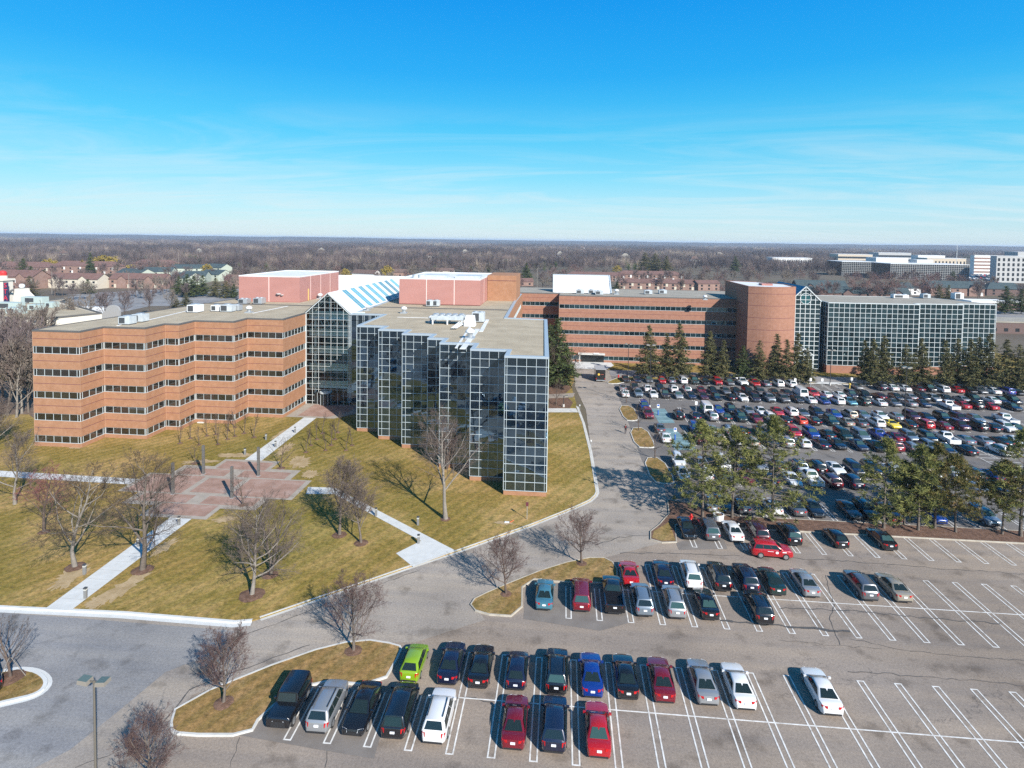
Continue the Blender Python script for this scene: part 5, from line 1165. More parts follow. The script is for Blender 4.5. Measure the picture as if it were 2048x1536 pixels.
bare_tree(21, 1358, 6.0, 'staked young tree on the round road island', 35, BARK_BROWN, TWIG_BROWN, 1.2, **dict(OVAL, spread=0.6, nb=(11, 6, 4, 3)))
bare_tree(1253, 806, 5.6, 'thin leafless tree at the farthest road island', 36, BARK_BROWN, TWIG_BROWN, 0, group=GI, **dict(OVAL, nb=(9, 6, 4, 3)))
bare_tree(1277, 862, 5.2, 'thin leafless tree at the middle road island beside the walking person', 37, BARK_BROWN, TWIG_BROWN, 0, group=GI, **dict(OVAL, nb=(9, 6, 4, 3)))
bare_tree(1310, 918, 5.6, 'thin leafless tree at the nearest road island', 38, BARK_BROWN, TWIG_BROWN, 0, group=GI, **dict(OVAL, nb=(9, 6, 4, 3)))
bare_tree(1112, 812, 6.5, 'leafless tree in the bed beside the glass wing', 39, BARK_BROWN, TWIG_BROWN, 0, **dict(OVAL, nb=(11, 6, 4, 3)))
bare_tree(1118, 778, 12.5, 'broad brown leafless tree right of the glass wing', 40, BARK_BROWN, TWIG_BROWN, 0, **dict(ROUND, stems=3, nb=(8, 7, 6, 5), up=0.6))
# tree stakes on the round island
st_ = thing('tree_stakes', 'three slanting stakes holding the young tree on the round island', 'stakes', (*G(21, 1358), 0.13))
for a in (0.3, 2.4, 4.5):
    MB().tube((1.1*math.cos(a), 1.1*math.sin(a), 0), (0.08*math.cos(a), 0.08*math.sin(a), 1.7), 0.03, n=5).build('stake', BARK_PALE, st_)
# saplings in two blocks either side of the entrance walk
sap = None; SN = 0
sap_pts = [(360, 888, 'L'), (381, 878, 'L'), (398, 891, 'L'), (414, 873, 'L'), (436, 890, 'L'), (432, 870, 'L'), (455, 880, 'L'), (457, 862, 'L'), (470, 874, 'L'), (488, 868, 'L'), (470, 856, 'L'), (508, 876, 'L'),
           (612, 906, 'R'), (622, 892, 'R'), (634, 880, 'R'), (651, 902, 'R'), (662, 892, 'R'), (670, 880, 'R'), (645, 868, 'R'), (692, 902, 'R'), (704, 892, 'R'), (676, 866, 'R')]
for i, (px, py, side) in enumerate(sap_pts):
    n = sum(1 for q in sap_pts[:i] if q[2] == side)
    lab = 'thin leafless sapling in the block %s the entrance walk, %s counting from the plaza' % ('left of' if side == 'L' else 'right of', ordinal(n))
    if sap is None or i in (4, 8):
        sap = bare_tree(px, py, 4.2, lab, 60+i, BARK_BROWN, TWIG_BROWN, 0.55, name='sapling', group='saplings beside the entrance walk', **dict(OVAL, spread=0.3, nb=(8, 4, 3, 2), levels=3, twig=0.008))
    else:
        x, y = G(px, py); dup(sap, (x, y, 0.12), random.uniform(0, 6), random.uniform(0.85, 1.1), lab)

# ---- conifers
def needles(name, cols):
    m = mat(name, cols[1], 0.75, spec=0.15); nt = m.node_tree; b = nt.nodes['Principled BSDF']; at = nd(nt, 'ShaderNodeAttribute'); at.attribute_name = 'tone'
    r = nd(nt, 'ShaderNodeValToRGB'); cr = r.color_ramp
    while len(cr.elements) < len(cols): cr.elements.new(0.5)
    for i, c in enumerate(cols): cr.elements[i].position = i/(len(cols)-1); cr.elements[i].color = rgba(c)
    nt.links.new(at.outputs['Fac'], r.inputs['Fac']); nt.links.new(r.outputs['Color'], b.inputs['Base Color'])
    return m
NEED_PINE = needles('pine_needles', [(0.052, 0.064, 0.024), (0.11, 0.12, 0.037), (0.19, 0.195, 0.058), (0.29, 0.27, 0.09)])
NEED_BROWN = needles('browning_pine_needles', [(0.048, 0.056, 0.021), (0.092, 0.095, 0.03), (0.155, 0.13, 0.043), (0.25, 0.155, 0.062)])
NEED_SPR = needles('spruce_needles', [(0.040, 0.045, 0.020), (0.078, 0.080, 0.032), (0.125, 0.118, 0.046), (0.19, 0.155, 0.07)])
NEED_DK = needles('dark_fir_needles', [(0.022, 0.036, 0.017), (0.042, 0.060, 0.022), (0.075, 0.098, 0.033), (0.115, 0.135, 0.045)])
def tuft_faces(C, n, size, rg, flat=0.5, w=0.16, up=0.25):
    "n needle sprays around each clump centre C (m,3): thin triangles pointing out"
    m = len(C); D = rg.normal(size=(m*n, 3)); D[:, 2] = D[:, 2]*flat + up; D /= np.linalg.norm(D, axis=1, keepdims=True)
    sz = np.repeat(size if np.ndim(size) else np.full(m, size), n)*rg.uniform(0.6, 1.25, m*n); P0 = np.repeat(C, n, axis=0) + D*sz[:, None]*rg.uniform(0.0, 0.35, (m*n, 1)); P1 = P0 + D*sz[:, None]
    S = np.cross(D, rg.normal(size=(m*n, 3))); S /= np.linalg.norm(S, axis=1, keepdims=True); S *= (sz*w)[:, None]
    V = np.stack([P0 - S, P0 + S, P1], axis=1).reshape(-1, 3); F = np.arange(len(V)).reshape(-1, 3)
    return V, F
def pine(px, py, h, label, seed, m=None, cw=3.4, start=0.2, group='pines on the planting strip', name='pine_tree', dens=1.0, loc=None, base_z=0.14):
    rg = np.random.default_rng(seed); rnd = random.Random(seed); x, y = loc if loc else G(px, py)
    t = thing(name, label, 'pine tree', (x, y, base_z), 0, group); T = []; C = []
    lean = Vector((rnd.uniform(-.03, .03), rnd.uniform(-.03, .03), 1)); pts = [Vector((0, 0, 0))]; n = 10
    for i in range(n): pts.append(pts[-1] + (lean + Vector((rnd.uniform(-.03, .03), rnd.uniform(-.03, .03), 0)))*h/n)
    for i in range(n): T.append((*pts[i], *pts[i+1], h*0.016*(1-i/n*0.9)*(1.25 if i == 0 else 1), h*0.016*(1-(i+1)/n*0.92)))
    nl = int(15*dens)
    for l in range(nl):
        f = start + (0.99-start)*(l/(nl-1)); i = min(n-1, int(f*n)); p = pts[i].lerp(pts[i+1], f*n-i)
        prof = math.sin(math.pi*min(1, (f-start)/(1-start)*0.80+0.24))**0.8*(1 if f < 0.93 else 0.5)
        for k in range(rnd.randint(4, 6)):
            a = rnd.uniform(0, 2*math.pi); R_ = cw*prof*rnd.uniform(0.55, 1.15)+0.25; el = rnd.uniform(-0.12, 0.30) + (f-0.5)*0.5
            q = p.copy(); d = Vector((math.cos(a)*math.cos(el), math.sin(a)*math.cos(el), math.sin(el))); seg = 4
            for s in range(seg):
                d2 = (d + Vector((rnd.gauss(0, .13), rnd.gauss(0, .13), rnd.gauss(0.03, .1)))).normalized(); q2 = q + d2*R_/seg
                T.append((*q, *q2, 0.045*(1-s/seg)+0.012, 0.045*(1-(s+1)/seg)+0.01)); q = q2
                if s >= 1:
                    for _ in range(2 if s < 3 else 3): C.append((q.x+rnd.gauss(0, .30), q.y+rnd.gauss(0, .30), q.z+rnd.gauss(0.1, .16)))
    for _ in range(7): C.append((pts[-1].x+rnd.gauss(0, .2), pts[-1].y+rnd.gauss(0, .2), pts[-1].z+rnd.uniform(-.7, .1)))
    V, F = tubes(T, 5); arrays('trunk', V, F, BARK_GREY, t, smooth=True)
    C = np.array(C); tone = np.clip(rg.normal(0.5, 0.20, len(C)), 0, 1); V, F = tuft_faces(C, 24, rg.uniform(0.28, 0.50, len(C)), rg, 0.7, 0.085, 0.35)
    arrays('crown', V, F, m or NEED_PINE, t, attr=np.clip(np.repeat(tone, 24) + rg.normal(0, 0.13, len(F)), 0, 1))
    return remember(t)
pine(1405, 1036, 12.6, 'tall pine above the black sedan at the left end of the strip', 1, cw=4.8, start=0.2, dens=1.2)
pine(1464, 1037, 11.8, 'pine second from the left end of the strip beside the white tub', 2, cw=4.0, start=0.24, dens=1.15)
pine(1545, 1044, 13.6, 'bushy pine third from the left end of the strip', 3, cw=5.2, start=0.12, dens=1.3)
pine(1767, 1058, 11.6, 'pointed green pine at the left of the right hand pine group', 4, cw=3.0, start=0.14)
pine(1836, 1062, 10.6, 'olive pine between the pointed pine and the browning one', 5, NEED_PINE, cw=2.6, start=0.18)
pine(1808, 1050, 7.8, 'small slender pine behind the right hand pine group', 6, NEED_BROWN, cw=2.0, start=0.2)
pine(1869, 1058, 10.8, 'narrow pine beside the blue hatchback', 7, NEED_BROWN, cw=2.4, start=0.2)
pine(1911, 1066, 9.6, 'browning pine with orange needles near the right of the strip', 8, NEED_BROWN, cw=2.8, start=0.26)
pine(2041, 1074, 13.2, 'dark pine at the right frame edge of the strip', 9, cw=3.6, start=0.2)
pine(2004, 1070, 9.0, 'thin trunked pine standing before the pale blue suv', 10, NEED_BROWN, cw=2.4, start=0.4)
def spruce(h, seed, m, w=2.4, droop=0.35, dens=1.0, start=0.12):
    rg = np.random.default_rng(seed); rnd = random.Random(seed); t = thing('conifer_tree', 'x', 'conifer', (0, 0, 0)); T = []; C = []; SZ = []
    for i in range(6): T.append((0, 0, h*i/6, 0, 0, h*(i+1)/6, h*0.013*(1-i/6.2), h*0.013*(1-(i+1)/6.2)))
    nl = int(h*2.1*dens)
    for l in range(nl):
        f = start + (0.985-start)*l/(nl-1); R0 = w*(1-f)**0.82*(0.75 if f < start+0.08 else 1)+0.12
        for k in range(7):
            if rnd.random() < 0.2: continue
            a = rnd.uniform(0, 6.283); R_ = R0*rnd.uniform(0.6, 1.2); z = f*h; nseg = max(2, int(R_/0.38))
            ex, ey = math.cos(a), math.sin(a); px_, py_, pz_ = 0, 0, z
            for s in range(1, nseg+1):
                u = s/nseg; qx, qy, qz = ex*R_*u, ey*R_*u, z - droop*R_*u*(1.2-0.7*u)
                if s == nseg: T.append((0, 0, z, qx, qy, qz, 0.025, 0.008))
                C.append((qx+rnd.gauss(0, .1), qy+rnd.gauss(0, .1), qz+rnd.gauss(0, .06))); SZ.append(0.30+0.22*(1-f))
    V, F = tubes(T, 4); arrays('trunk', V, F, BARK_GREY, t)
    C = np.array(C); V, F = tuft_faces(C, 10, np.array(SZ)*1.25, rg, 0.5, 0.17, -0.12); tone = np.clip(rg.normal(0.5, 0.22, len(C)), 0, 1)
    arrays('crown', V, F, m, t, attr=np.clip(np.repeat(tone, 10)+rg.normal(0, 0.12, len(F)), 0, 1)); return remember(t)
SPR = [spruce(12.0, 101, NEED_SPR, 3.6), spruce(12.0, 102, NEED_SPR, 2.8, 0.25), spruce(12.0, 103, NEED_SPR, 4.0, 0.2, 0.9, 0.1), spruce(12.0, 104, NEED_DK, 4.3, 0.2)]
USED = [False]*4
def conifer(k, loc, s, label, group, rz=None):
    rz = random.uniform(0, 6.28) if rz is None else rz
    if not USED[k]: USED[k] = True; o = SPR[k]; o.location = loc; o.scale = (s, s, s); o.rotation_euler = (0, 0, rz); tag(o, label, None, group); return o
    return dup(SPR[k], loc, rz, s, label, group)
row = [(1297, 652, 0), (1333, 667, 1), (1358, 648, 0), (1419, 664, 0), (1447, 682, 1), (1486, 692, 3), (1519, 682, 2), (1553, 669, 1), (1573, 680, 1), (1595, 668, 1), (1614, 697, 2), (1729, 682, 1), (1746, 680, 0), (1767, 673, 0), (1812, 690, 2), (1842, 678, 0), (1889, 682, 1), (1915, 678, 2), (1940, 680, 0), (1956, 676, 1), (1978, 668, 0), (2012, 680, 0), (2036, 690, 2), (2055, 685, 0)]
for i, (px, top, k) in enumerate(row):
    Y = 162.4 + (0.9 if i % 2 else -0.2); X = XR(px, Y, 5); h = atY(px, top, Y)[1]
    conifer(k, (X, Y, 0.12), h/12.0, '%s conifer, %s from the left in the row behind the far cars' % (['drooping', 'slender', 'broad', 'dark'][k], ordinal(i)), 'conifers in a row behind the rear lot')
for i, (px, py, top, k, lab) in enumerate([(1114, 778, 637, 3, 'tall dark green fir behind the right edge of the glass wing'), (1131, 762, 690, 3, 'shorter dark fir right of the tall fir beside the glass wing'), (1100, 765, 650, 3, 'dark fir half hidden by the glass wing edge')]):
    x, y = G(px, py); h = atY(px, top, y)[1]; conifer(k, (x, y, 0.12), h/12.0, lab, 'firs beside the glass wing')
# ---------------------------------------------------------------- lamps, bollards, signs, people, shuttle
POST = mat('bronze_post', (0.16, 0.145, 0.12), 0.5, 0.3); POSTD = mat('dark_post', (0.05, 0.045, 0.045), 0.5, 0.3); HEADT = mat('weathered_green_top', (0.085, 0.125, 0.12), 0.6); HEADS = mat('beige_head_side', (0.22, 0.20, 0.17), 0.6)
def lamp(x, y, h, label, heads=2, m=POST, r=0.09, s=1.0):
    t = thing('street_lamp', label, 'street lamp', (x, y, 0.05), 0, 'parking lot lamps')
    MB().tube((0, 0, 0), (0, 0, h), r, r*0.75, n=12).build('post', m, t, smooth=False)
    MB().tube((0, 0, 0), (0, 0, 0.7), r*2.6, n=14).build('base', CONC, t)
    dirs = {2: ((-1, 0), (1, 0)), 4: ((-1, 0), (1, 0), (0, 1), (0, -1)), 1: ((1, 0),)}[heads]
    for dx, dy in dirs:
        a = math.atan2(dy, dx); ca, sa = math.cos(a), math.sin(a)
        def T(x_, y_, z_): return (x_*ca-y_*sa, x_*sa+y_*ca, z_)
        q = MB(); q.bar(T(0, 0, h-0.12), T(0.3*s, 0, h-0.06), 0.07, 0.09); q.build('arm', m, t)
        q = MB(); z0, z1 = h-0.22, h+0.12
        V = [T(0.22*s, -0.26*s, z0), T(0.82*s, -0.26*s, z0+0.08), T(0.82*s, 0.26*s, z0+0.08), T(0.22*s, 0.26*s, z0), T(0.26*s, -0.24*s, z1-0.06), T(0.80*s, -0.24*s, z1), T(0.80*s, 0.24*s, z1), T(0.26*s, 0.24*s, z1-0.06)]
        q.add(V, ((0, 1, 5, 4), (1, 2, 6, 5), (2, 3, 7, 6), (3, 0, 4, 7), (3, 2, 1, 0)), 0); q.add(V[4:], ((0, 1, 2, 3),), 1); q.build('lamp_head', [HEADS, HEADT], t)
    return t
# the near lamp: its foot lies below the frame; its head is at 9.2 m
lx_, ly_ = -22.9, 0
def near_lamp():
    best = None
    for i in range(400):
        Y = 20 + i*0.1; X, Z = atY(188, 1362, Y)
        if best is None or abs(Z-8.6) < best[0]: best = (abs(Z-8.6), X, Y, Z)
    lamp(best[1], best[2], best[3], 'twin headed lamp post with green topped heads at the bottom left of the lot', 2, POST, 0.085, 1.15)
near_lamp()
def lamp_px(px, py, top, label, heads): 
    x, y = G(px, py); h = atY(px, top, y)[1]; lamp(x, y, h, label, heads, POSTD, 0.09, 1.2)
lamp_px(1809, 846, 735, 'four headed lamp post beside the yellow coupe', 4)
lamp_px(1441, 912, 865, 'lamp post rising behind the left pines', 2) if False else lamp(*G(1443, 926), atY(1441, 857, G(1443, 926)[1])[1], 'twin headed lamp post rising behind the left pines of the strip', 2, POSTD, 0.08, 1.2)
lamp_px(1299, 817, 690, 'slim lamp post beside the accessible bays at the lot entrance', 2)
lamp_px(1660, 771, 700, 'lamp post at the lot walk before the far glass block', 2)
lamp_px(1256, 757, 688, 'lamp post on the verge at the left end of the far row', 2)
lamp_px(1127, 815, 792, 'short path lamp beside the glass wing walk', 1)
# tall steel light columns of the plaza
for i, (px, py, w) in enumerate(((346, 990, 'left'), (407, 950, 'upper left'), (517, 954, 'upper right'), (464, 998, 'lower right'))):
    x, y = G(px, py); t = thing('light_column', 'square steel light column at the %s of the plaza paving' % w, 'light column', (x, y, WALK_Z), 0, 'steel columns on the plaza')
    MB().box(-0.17, -0.17, 0, 0.17, 0.17, 4.5).build('shaft', mat('column_steel', (0.17, 0.165, 0.155), 0.45, 0.4), t, bevel=0.02)
    MB().box(-0.23, -0.23, 0, 0.23, 0.23, 0.08).build('base_plate', STEEL, t); q = MB()
    for k in range(4): q.box(-0.175, -0.175, 0.9+k*0.95, 0.175, 0.175, 0.93+k*0.95)
    q.build('joint', DGREY, t)
BOL = [(542, 300), ]
for i, (px, py, w) in enumerate(((171, 1199, 'left side of the front walk nearest the road'), (169, 1151, 'left of the front walk beside the thick trunk'), (358, 1052, 'right of the front walk at the plaza'), (277, 1095, 'front walk behind the tallest tree'), (837, 1089, 'left of the diagonal walk near its landing'), (836, 1052, 'right of the diagonal walk halfway along'), (752, 1034, 'left of the diagonal walk under the small tree'), (532, 881, 'left of the entrance walk'), (590, 867, 'right of the entrance walk farther end'), (551, 896, 'right of the entrance walk nearer the plaza'), (490, 911, 'left of the entrance walk at the plaza'))):
    x, y = G(px, py); t = thing('path_light', 'short grey path light, %s' % w, 'path light', (x, y, 0.12), 0, 'path lights along the walks')
    MB().box(-0.13, -0.13, 0, 0.13, 0.13, 1.05).build('post', mat('path_light_grey', (0.19, 0.19, 0.185), 0.6), t, bevel=0.015); MB().box(-0.15, -0.15, 1.05, 0.15, 0.15, 1.13).build('cap', DGREY, t); MB().box(-0.135, -0.135, 0.86, 0.135, 0.135, 0.97).build('lens', mat('frosted_lens', (0.5, 0.5, 0.46), 0.4), t)
RED = mat('hydrant_red', (0.55, 0.02, 0.02), 0.4)
for px, py, lab in ((1382, 1043, 'red fire hydrant on the strip behind the black sedan'), (1237, 757, 'red fire hydrant at the left end of the far car row')):
    x, y = G(px, py); t = thing('fire_hydrant', lab, 'fire hydrant', (x, y, 0.13)); MB().lathe([(0.2, 0), (0.2, 0.08), (0.14, 0.1), (0.14, 0.62), (0.2, 0.66), (0.17, 0.8), (0.08, 0.9), (0.0, 0.92)]).build('barrel', RED, t, smooth=True)
    MB().tube((-0.27, 0, 0.5), (0.27, 0, 0.5), 0.08, n=10).build('outlet', RED, t)
x, y = G(1437, 1041); t = thing('white_tub', 'white round planter tub between the first two pines', 'planter', (x, y, 0.14)); MB().lathe([(0.62, 0), (0.7, 0.75), (0.62, 0.78), (0.58, 0.62), (0.0, 0.6)], n=18).build('tub', WHITE, t, smooth=False)
MB().lathe([(0.56, 0.63), (0.3, 0.7), (0.0, 0.72)], n=14).build('soil', MULCH, t)
BLUE_S = mat('sign_blue', (0.02, 0.10, 0.42), 0.5); SIGNW = mat('sign_white', (0.75, 0.76, 0.76), 0.5)
for px, py, lab in ((1316, 830, 'accessible parking sign in the blue bay of the middle double row'), (1350, 880, 'accessible parking sign in the blue bay of the nearer double row'), (1392, 824, 'white sign beside the white van'), (1621, 774, 'white sign on the verge left of the lot walk, left one'), (1644, 775, 'white sign on the verge right next to the lot walk'), (1703, 773, 'white sign right of the lot walk beside the barrier post'), (1590, 775, 'small white sign near the last white suv on the verge')):
    x, y = G(px, py); t = thing('parking_sign', lab, 'sign', (x, y, 0.05), 0, 'small signs in the rear lot'); MB().box(-0.04, -0.04, 0, 0.04, 0.04, 2.2).build('post', STEEL, t); MB().box(-0.26, -0.06, 1.55, 0.26, -0.041, 2.3).build('panel', SIGNW, t); q = MB(); q.box(-0.2, -0.066, 1.85, 0.2, -0.0605, 2.22)
    if 'accessible' in lab: q.build('symbol_field', BLUE_S, t); MB().tube((0, 0, 0), (0, 0, 1.0), 0.13, n=10).build('bollard', BLUE_S, t)
x, y = G(1699, 781); t = thing('barrier_post', 'yellow post at the lot walk beside the grey sedan', 'bollard', (x, y, 0.02)); MB().tube((0, 0, 0), (0, 0, 1.5), 0.14, n=12).build('post', mat('post_yellow', (0.6, 0.42, 0.08), 0.5), t); MB().lathe([(0.3, 1.5), (0.3, 1.75), (0.0, 1.9)]).build('cap', mat('post_yellow', (0.6, 0.42, 0.08), 0.5), t)
x, y = G(1054, 1040); t = thing('lawn_sign', 'small dark sign on a thin post on the lawn beside the road', 'sign', (x, y, 0.12)); MB().box(-0.03, -0.03, 0, 0.03, 0.03, 2.3).build('post', STEEL, t); MB().box(-0.18, -0.05, 1.75, 0.18, -0.031, 2.3).build('panel', mat('sign_maroon', (0.12, 0.03, 0.04), 0.5), t)
x, y = G(1020, 1047); t = thing('utility_stub', 'broken orange and white utility marker lying on the lawn', 'marker', (x, y, 0.13)); MB().bar((0, 0, 0.05), (0.5, 0.2, 0.25), 0.12, 0.1).build('marker', mat('marker_orange', (0.5, 0.14, 0.05), 0.6), t); MB().box(-0.7, -0.2, 0, -0.1, 0.1, 0.1).build('cover', WHITE, t)
for i, (px, py) in enumerate(((1190, 905), (1166, 830))):
    x, y = G(px, py); t = thing('delineator_post', 'thin pale post on the lawn edge beside the road, %s one' % ['nearer', 'farther'][i], 'post', (x-0.7, y, 0.12)); MB().tube((0, 0, 0), (0, 0, 2.1), 0.035, n=6).build('post', STEEL, t); MB().box(-0.1, -0.05, 1.8, 0.1, -0.04, 2.1).build('panel', WHITE, t)
# storm drain grates
for px, py, lab in ((1235, 945, 'lot'), ):
    pass
# ---- shuttle truck seen from behind on the campus road
x, y = G(1200, 764); t = thing('step_van', 'black box step van with yellow disc on its rear, driving on the campus road', 'van', (x, y+3.0, 0.02), R(2))
VB = mat('van_black', (0.012, 0.012, 0.013), 0.3, 0, coat=0.6)
MB().box(-1.25, -3.1, 0.5, 1.25, 1.9, 3.3).build('body', VB, t, bevel=0.06); MB().box(-1.28, -3.13, 3.24, 1.28, 1.93, 3.36).build('roof', mat('van_roof_grey', (0.32, 0.33, 0.34), 0.5), t)
MB().add([(-1.15, 1.9, 0.5), (1.15, 1.9, 0.5), (1.15, 3.1, 0.5), (-1.15, 3.1, 0.5), (-1.15, 1.9, 2.9), (1.15, 1.9, 2.9), (1.1, 2.4, 2.8), (-1.1, 2.4, 2.8), (1.15, 3.1, 1.4), (-1.15, 3.1, 1.4)], ((0, 1, 5, 4), (3, 2, 1, 0), (4, 5, 6, 7), (7, 6, 8, 9), (9, 8, 2, 3), (0, 4, 7, 9, 3), (1, 2, 8, 6, 5))).build('cab', VB, t)
for s in (-1, 1):
    for yy in (-2.0, 2.1): MB().tube((s*0.95, yy, 0.42), (s*1.22, yy, 0.42), 0.42, n=14).build('wheel', TYRE, t)
    MB().box(s*1.1-0.09, -3.13, 0.75, s*1.1+0.09, -3.1, 1.0).build('taillight', TAILL, t)
q = MB(); q.tube((-0.45, -3.11, 2.0), (-0.45, -3.13, 2.0), 0.28, n=16); q.build('emblem', mat('emblem_yellow', (0.75, 0.45, 0.06), 0.5), t)
q = MB(); q.box(0.1, -3.12, 1.95, 0.8, -3.105, 2.06); q.build('lettering', mat('letter_rust', (0.35, 0.08, 0.05), 0.5), t); MB().box(-1.1, -3.3, 0.4, 1.1, -3.12, 0.55).build('bumper', STEEL, t)
# ---- a person walking down the campus road towards the camera
def person():
    x, y = G(1251, 867); root = thing('person', 'person in dark jacket over red top walking down the campus road', 'person', (x, y, 0.02), R(180))
    J = {'pelvis': (0, 0, 0.93), 'waist': (0, 0, 1.08), 'chest': (0, 0.01, 1.30), 'neck': (0, 0.02, 1.49), 'headb': (0, 0.04, 1.58), 'head': (0, 0.05, 1.68), 'headt': (0, 0.04, 1.77)}
    for s, n in ((-1, 'l'), (1, 'r')):
        J['hip'+n] = (s*0.10, 0, 0.88); J['knee'+n] = (s*0.11, 0.16 if s > 0 else -0.02, 0.48); J['ank'+n] = (s*0.11, 0.24 if s > 0 else -0.26, 0.09 if s > 0 else 0.13); J['toe'+n] = (s*0.12, 0.42 if s > 0 else -0.12, 0.04)
        J['sho'+n] = (s*0.20, 0, 1.42); J['elb'+n] = (s*0.26, -0.06*s, 1.14); J['wri'+n] = (s*0.25, 0.14 if s < 0 else -0.02, 0.93); J['palm'+n] = (s*0.25, 0.17 if s < 0 else 0.0, 0.86)
        for k in range(4): J['f%d%s' % (k, n)] = (s*0.25 + (k-1.5)*0.02, (0.19 if s < 0 else 0.02), 0.77+0.008*abs(k-1))
        J['th'+n] = (s*0.21, (0.22 if s < 0 else 0.05), 0.82)
    rad = {'pelvis': .15, 'waist': .135, 'chest': .165, 'neck': .06, 'headb': .075, 'head': .10, 'headt': .07}
    for n in 'lr': rad.update({'hip'+n: .095, 'knee'+n: .062, 'ank'+n: .042, 'toe'+n: .035, 'sho'+n: .075, 'elb'+n: .05, 'wri'+n: .034, 'palm'+n: .036, 'th'+n: .011, **{'f%d%s' % (k, n): .009 for k in range(4)}})
    E = [('pelvis', 'waist'), ('waist', 'chest'), ('chest', 'neck'), ('neck', 'headb'), ('headb', 'head'), ('head', 'headt')]
    for n in 'lr': E += [('pelvis', 'hip'+n), ('hip'+n, 'knee'+n), ('knee'+n, 'ank'+n), ('ank'+n, 'toe'+n), ('chest', 'sho'+n), ('sho'+n, 'elb'+n), ('elb'+n, 'wri'+n), ('wri'+n, 'palm'+n), ('palm'+n, 'th'+n)] + [('palm'+n, 'f%d%s' % (k, n)) for k in range(4)]
    def skin(name, keys, scale, m):
        ks = [k for k in J if k in keys]; idx = {k: i for i, k in enumerate(ks)}; me = bpy.data.meshes.new(name); me.from_pydata([J[k] for k in ks], [(idx[a], idx[b]) for a, b in E if a in idx and b in idx], []); me.materials.append(m)
        o = bpy.data.objects.new(name, me); COL.objects.link(o); o.parent = root; md = o.modifiers.new('skin', 'SKIN'); sv = me.skin_vertices[0].data if me.skin_vertices else None
        if sv is None: me.attributes; 
        return o, ks, md
    def mesh_of(name, keys, sc, m):
        ks = [k for k in J if k in keys]; idx = {k: i for i, k in enumerate(ks)}
        b = MB()
        for a, c in E:
            if a in idx and c in idx: b.tube(J[a], J[c], rad[a]*sc, rad[c]*sc, n=10)
        for k in ks: b.lathe([(0.001, -rad[k]*sc), (rad[k]*sc*0.7, -rad[k]*sc*0.7), (rad[k]*sc, 0), (rad[k]*sc*0.7, rad[k]*sc*0.7), (0.001, rad[k]*sc)], J[k], n=10)
        o = b.build(name, m, root, smooth=True); rm = o.modifiers.new('remesh', 'REMESH'); rm.mode = 'VOXEL'; rm.voxel_size = 0.014 if name == 'body' else 0.016; rm.use_smooth_shade = True
        sm = o.modifiers.new('smooth', 'SMOOTH'); sm.iterations = 3; return o
    SKINM = mat('skin', (0.42, 0.25, 0.18), 0.6)
    mesh_of('body', list(J), 1.0, SKINM)
    mesh_of('jacket', ['waist', 'chest', 'pelvis', 'shol', 'shor', 'elbl', 'elbr', 'wril', 'wrir'], 1.14, mat('dark_jacket', (0.016, 0.016, 0.02), 0.8))
    mesh_of('trousers', ['pelvis', 'hipl', 'hipr', 'kneel', 'kneer', 'ankl', 'ankr'], 1.12, mat('dark_trousers', (0.03, 0.035, 0.05), 0.85))
    MB().add([(-0.06, 0.185, 1.18), (0.06, 0.185, 1.18), (0.085, 0.155, 1.42), (-0.085, 0.155, 1.42), (0, 0.2, 1.3)], ((0, 1, 4), (1, 2, 4), (2, 3, 4), (3, 0, 4))).build('red_top', mat('red_top', (0.36, 0.02, 0.03), 0.8), root)
    MB().lathe([(0.112, 1.66), (0.118, 1.72), (0.1, 1.79), (0.05, 1.83), (0.0, 1.835)], (0, 0.025, 0), n=14).build('hair', mat('dark_hair', (0.03, 0.02, 0.015), 0.7), root, smooth=True)
    for s in (-1, 1): q = MB(); q.box(s*0.11-0.05, (0.22 if s > 0 else -0.27), 0.0, s*0.11+0.05, (0.46 if s > 0 else -0.06), 0.09); q.build('shoe', TRIM, root, bevel=0.02)
    q = MB(); q.add([(-0.012, 0.145, 1.655), (0.012, 0.145, 1.655), (0, 0.168, 1.66), (0, 0.148, 1.70)], ((0, 1, 2), (1, 3, 2), (3, 0, 2))); q.build('nose', SKINM, root)
    q = MB()
    for s in (-1, 1): q.box(s*0.035-0.012, 0.143, 1.692, s*0.035+0.012, 0.150, 1.704)
    q.box(-0.025, 0.138, 1.622, 0.025, 0.146, 1.630); q.build('face_features', mat('eyes_mouth', (0.05, 0.025, 0.02), 0.6), root)
person()
# ---------------------------------------------------------------- neighbourhood beyond the complex
RED_ROOF = noisy('red_shingles', [(0.3, (0.125, 0.072, 0.062)), (0.7, (0.18, 0.105, 0.09))], 0.4, 6, 0.9); TEAL_ROOF = noisy('dark_teal_shingles', [(0.3, (0.035, 0.055, 0.065)), (0.7, (0.06, 0.085, 0.09))], 0.4, 6, 0.9)
BROWN_ROOF = noisy('brown_shingles', [(0.3, (0.11, 0.07, 0.06)), (0.7, (0.16, 0.11, 0.09))], 0.4, 6, 0.9); FBRICK = noisy('far_brick', [(0.3, (0.215, 0.135, 0.108)), (0.7, (0.29, 0.19, 0.155))], 0.5, 6, 0.9)
CREAM = mat('cream_siding', (0.52, 0.47, 0.38), 0.8); PALEGREEN = mat('pale_green_siding', (0.42, 0.46, 0.38), 0.8); WHITE_S = mat('white_siding', (0.70, 0.70, 0.68), 0.8); DKBRICK = mat('dark_brick', (0.13, 0.085, 0.075), 0.9)
FWIN = mat('far_window', (0.02, 0.025, 0.03), 0.15); TAN = mat('tan_stone', (0.50, 0.42, 0.32), 0.8); GREYC = mat('precast_grey', (0.40, 0.40, 0.39), 0.8)
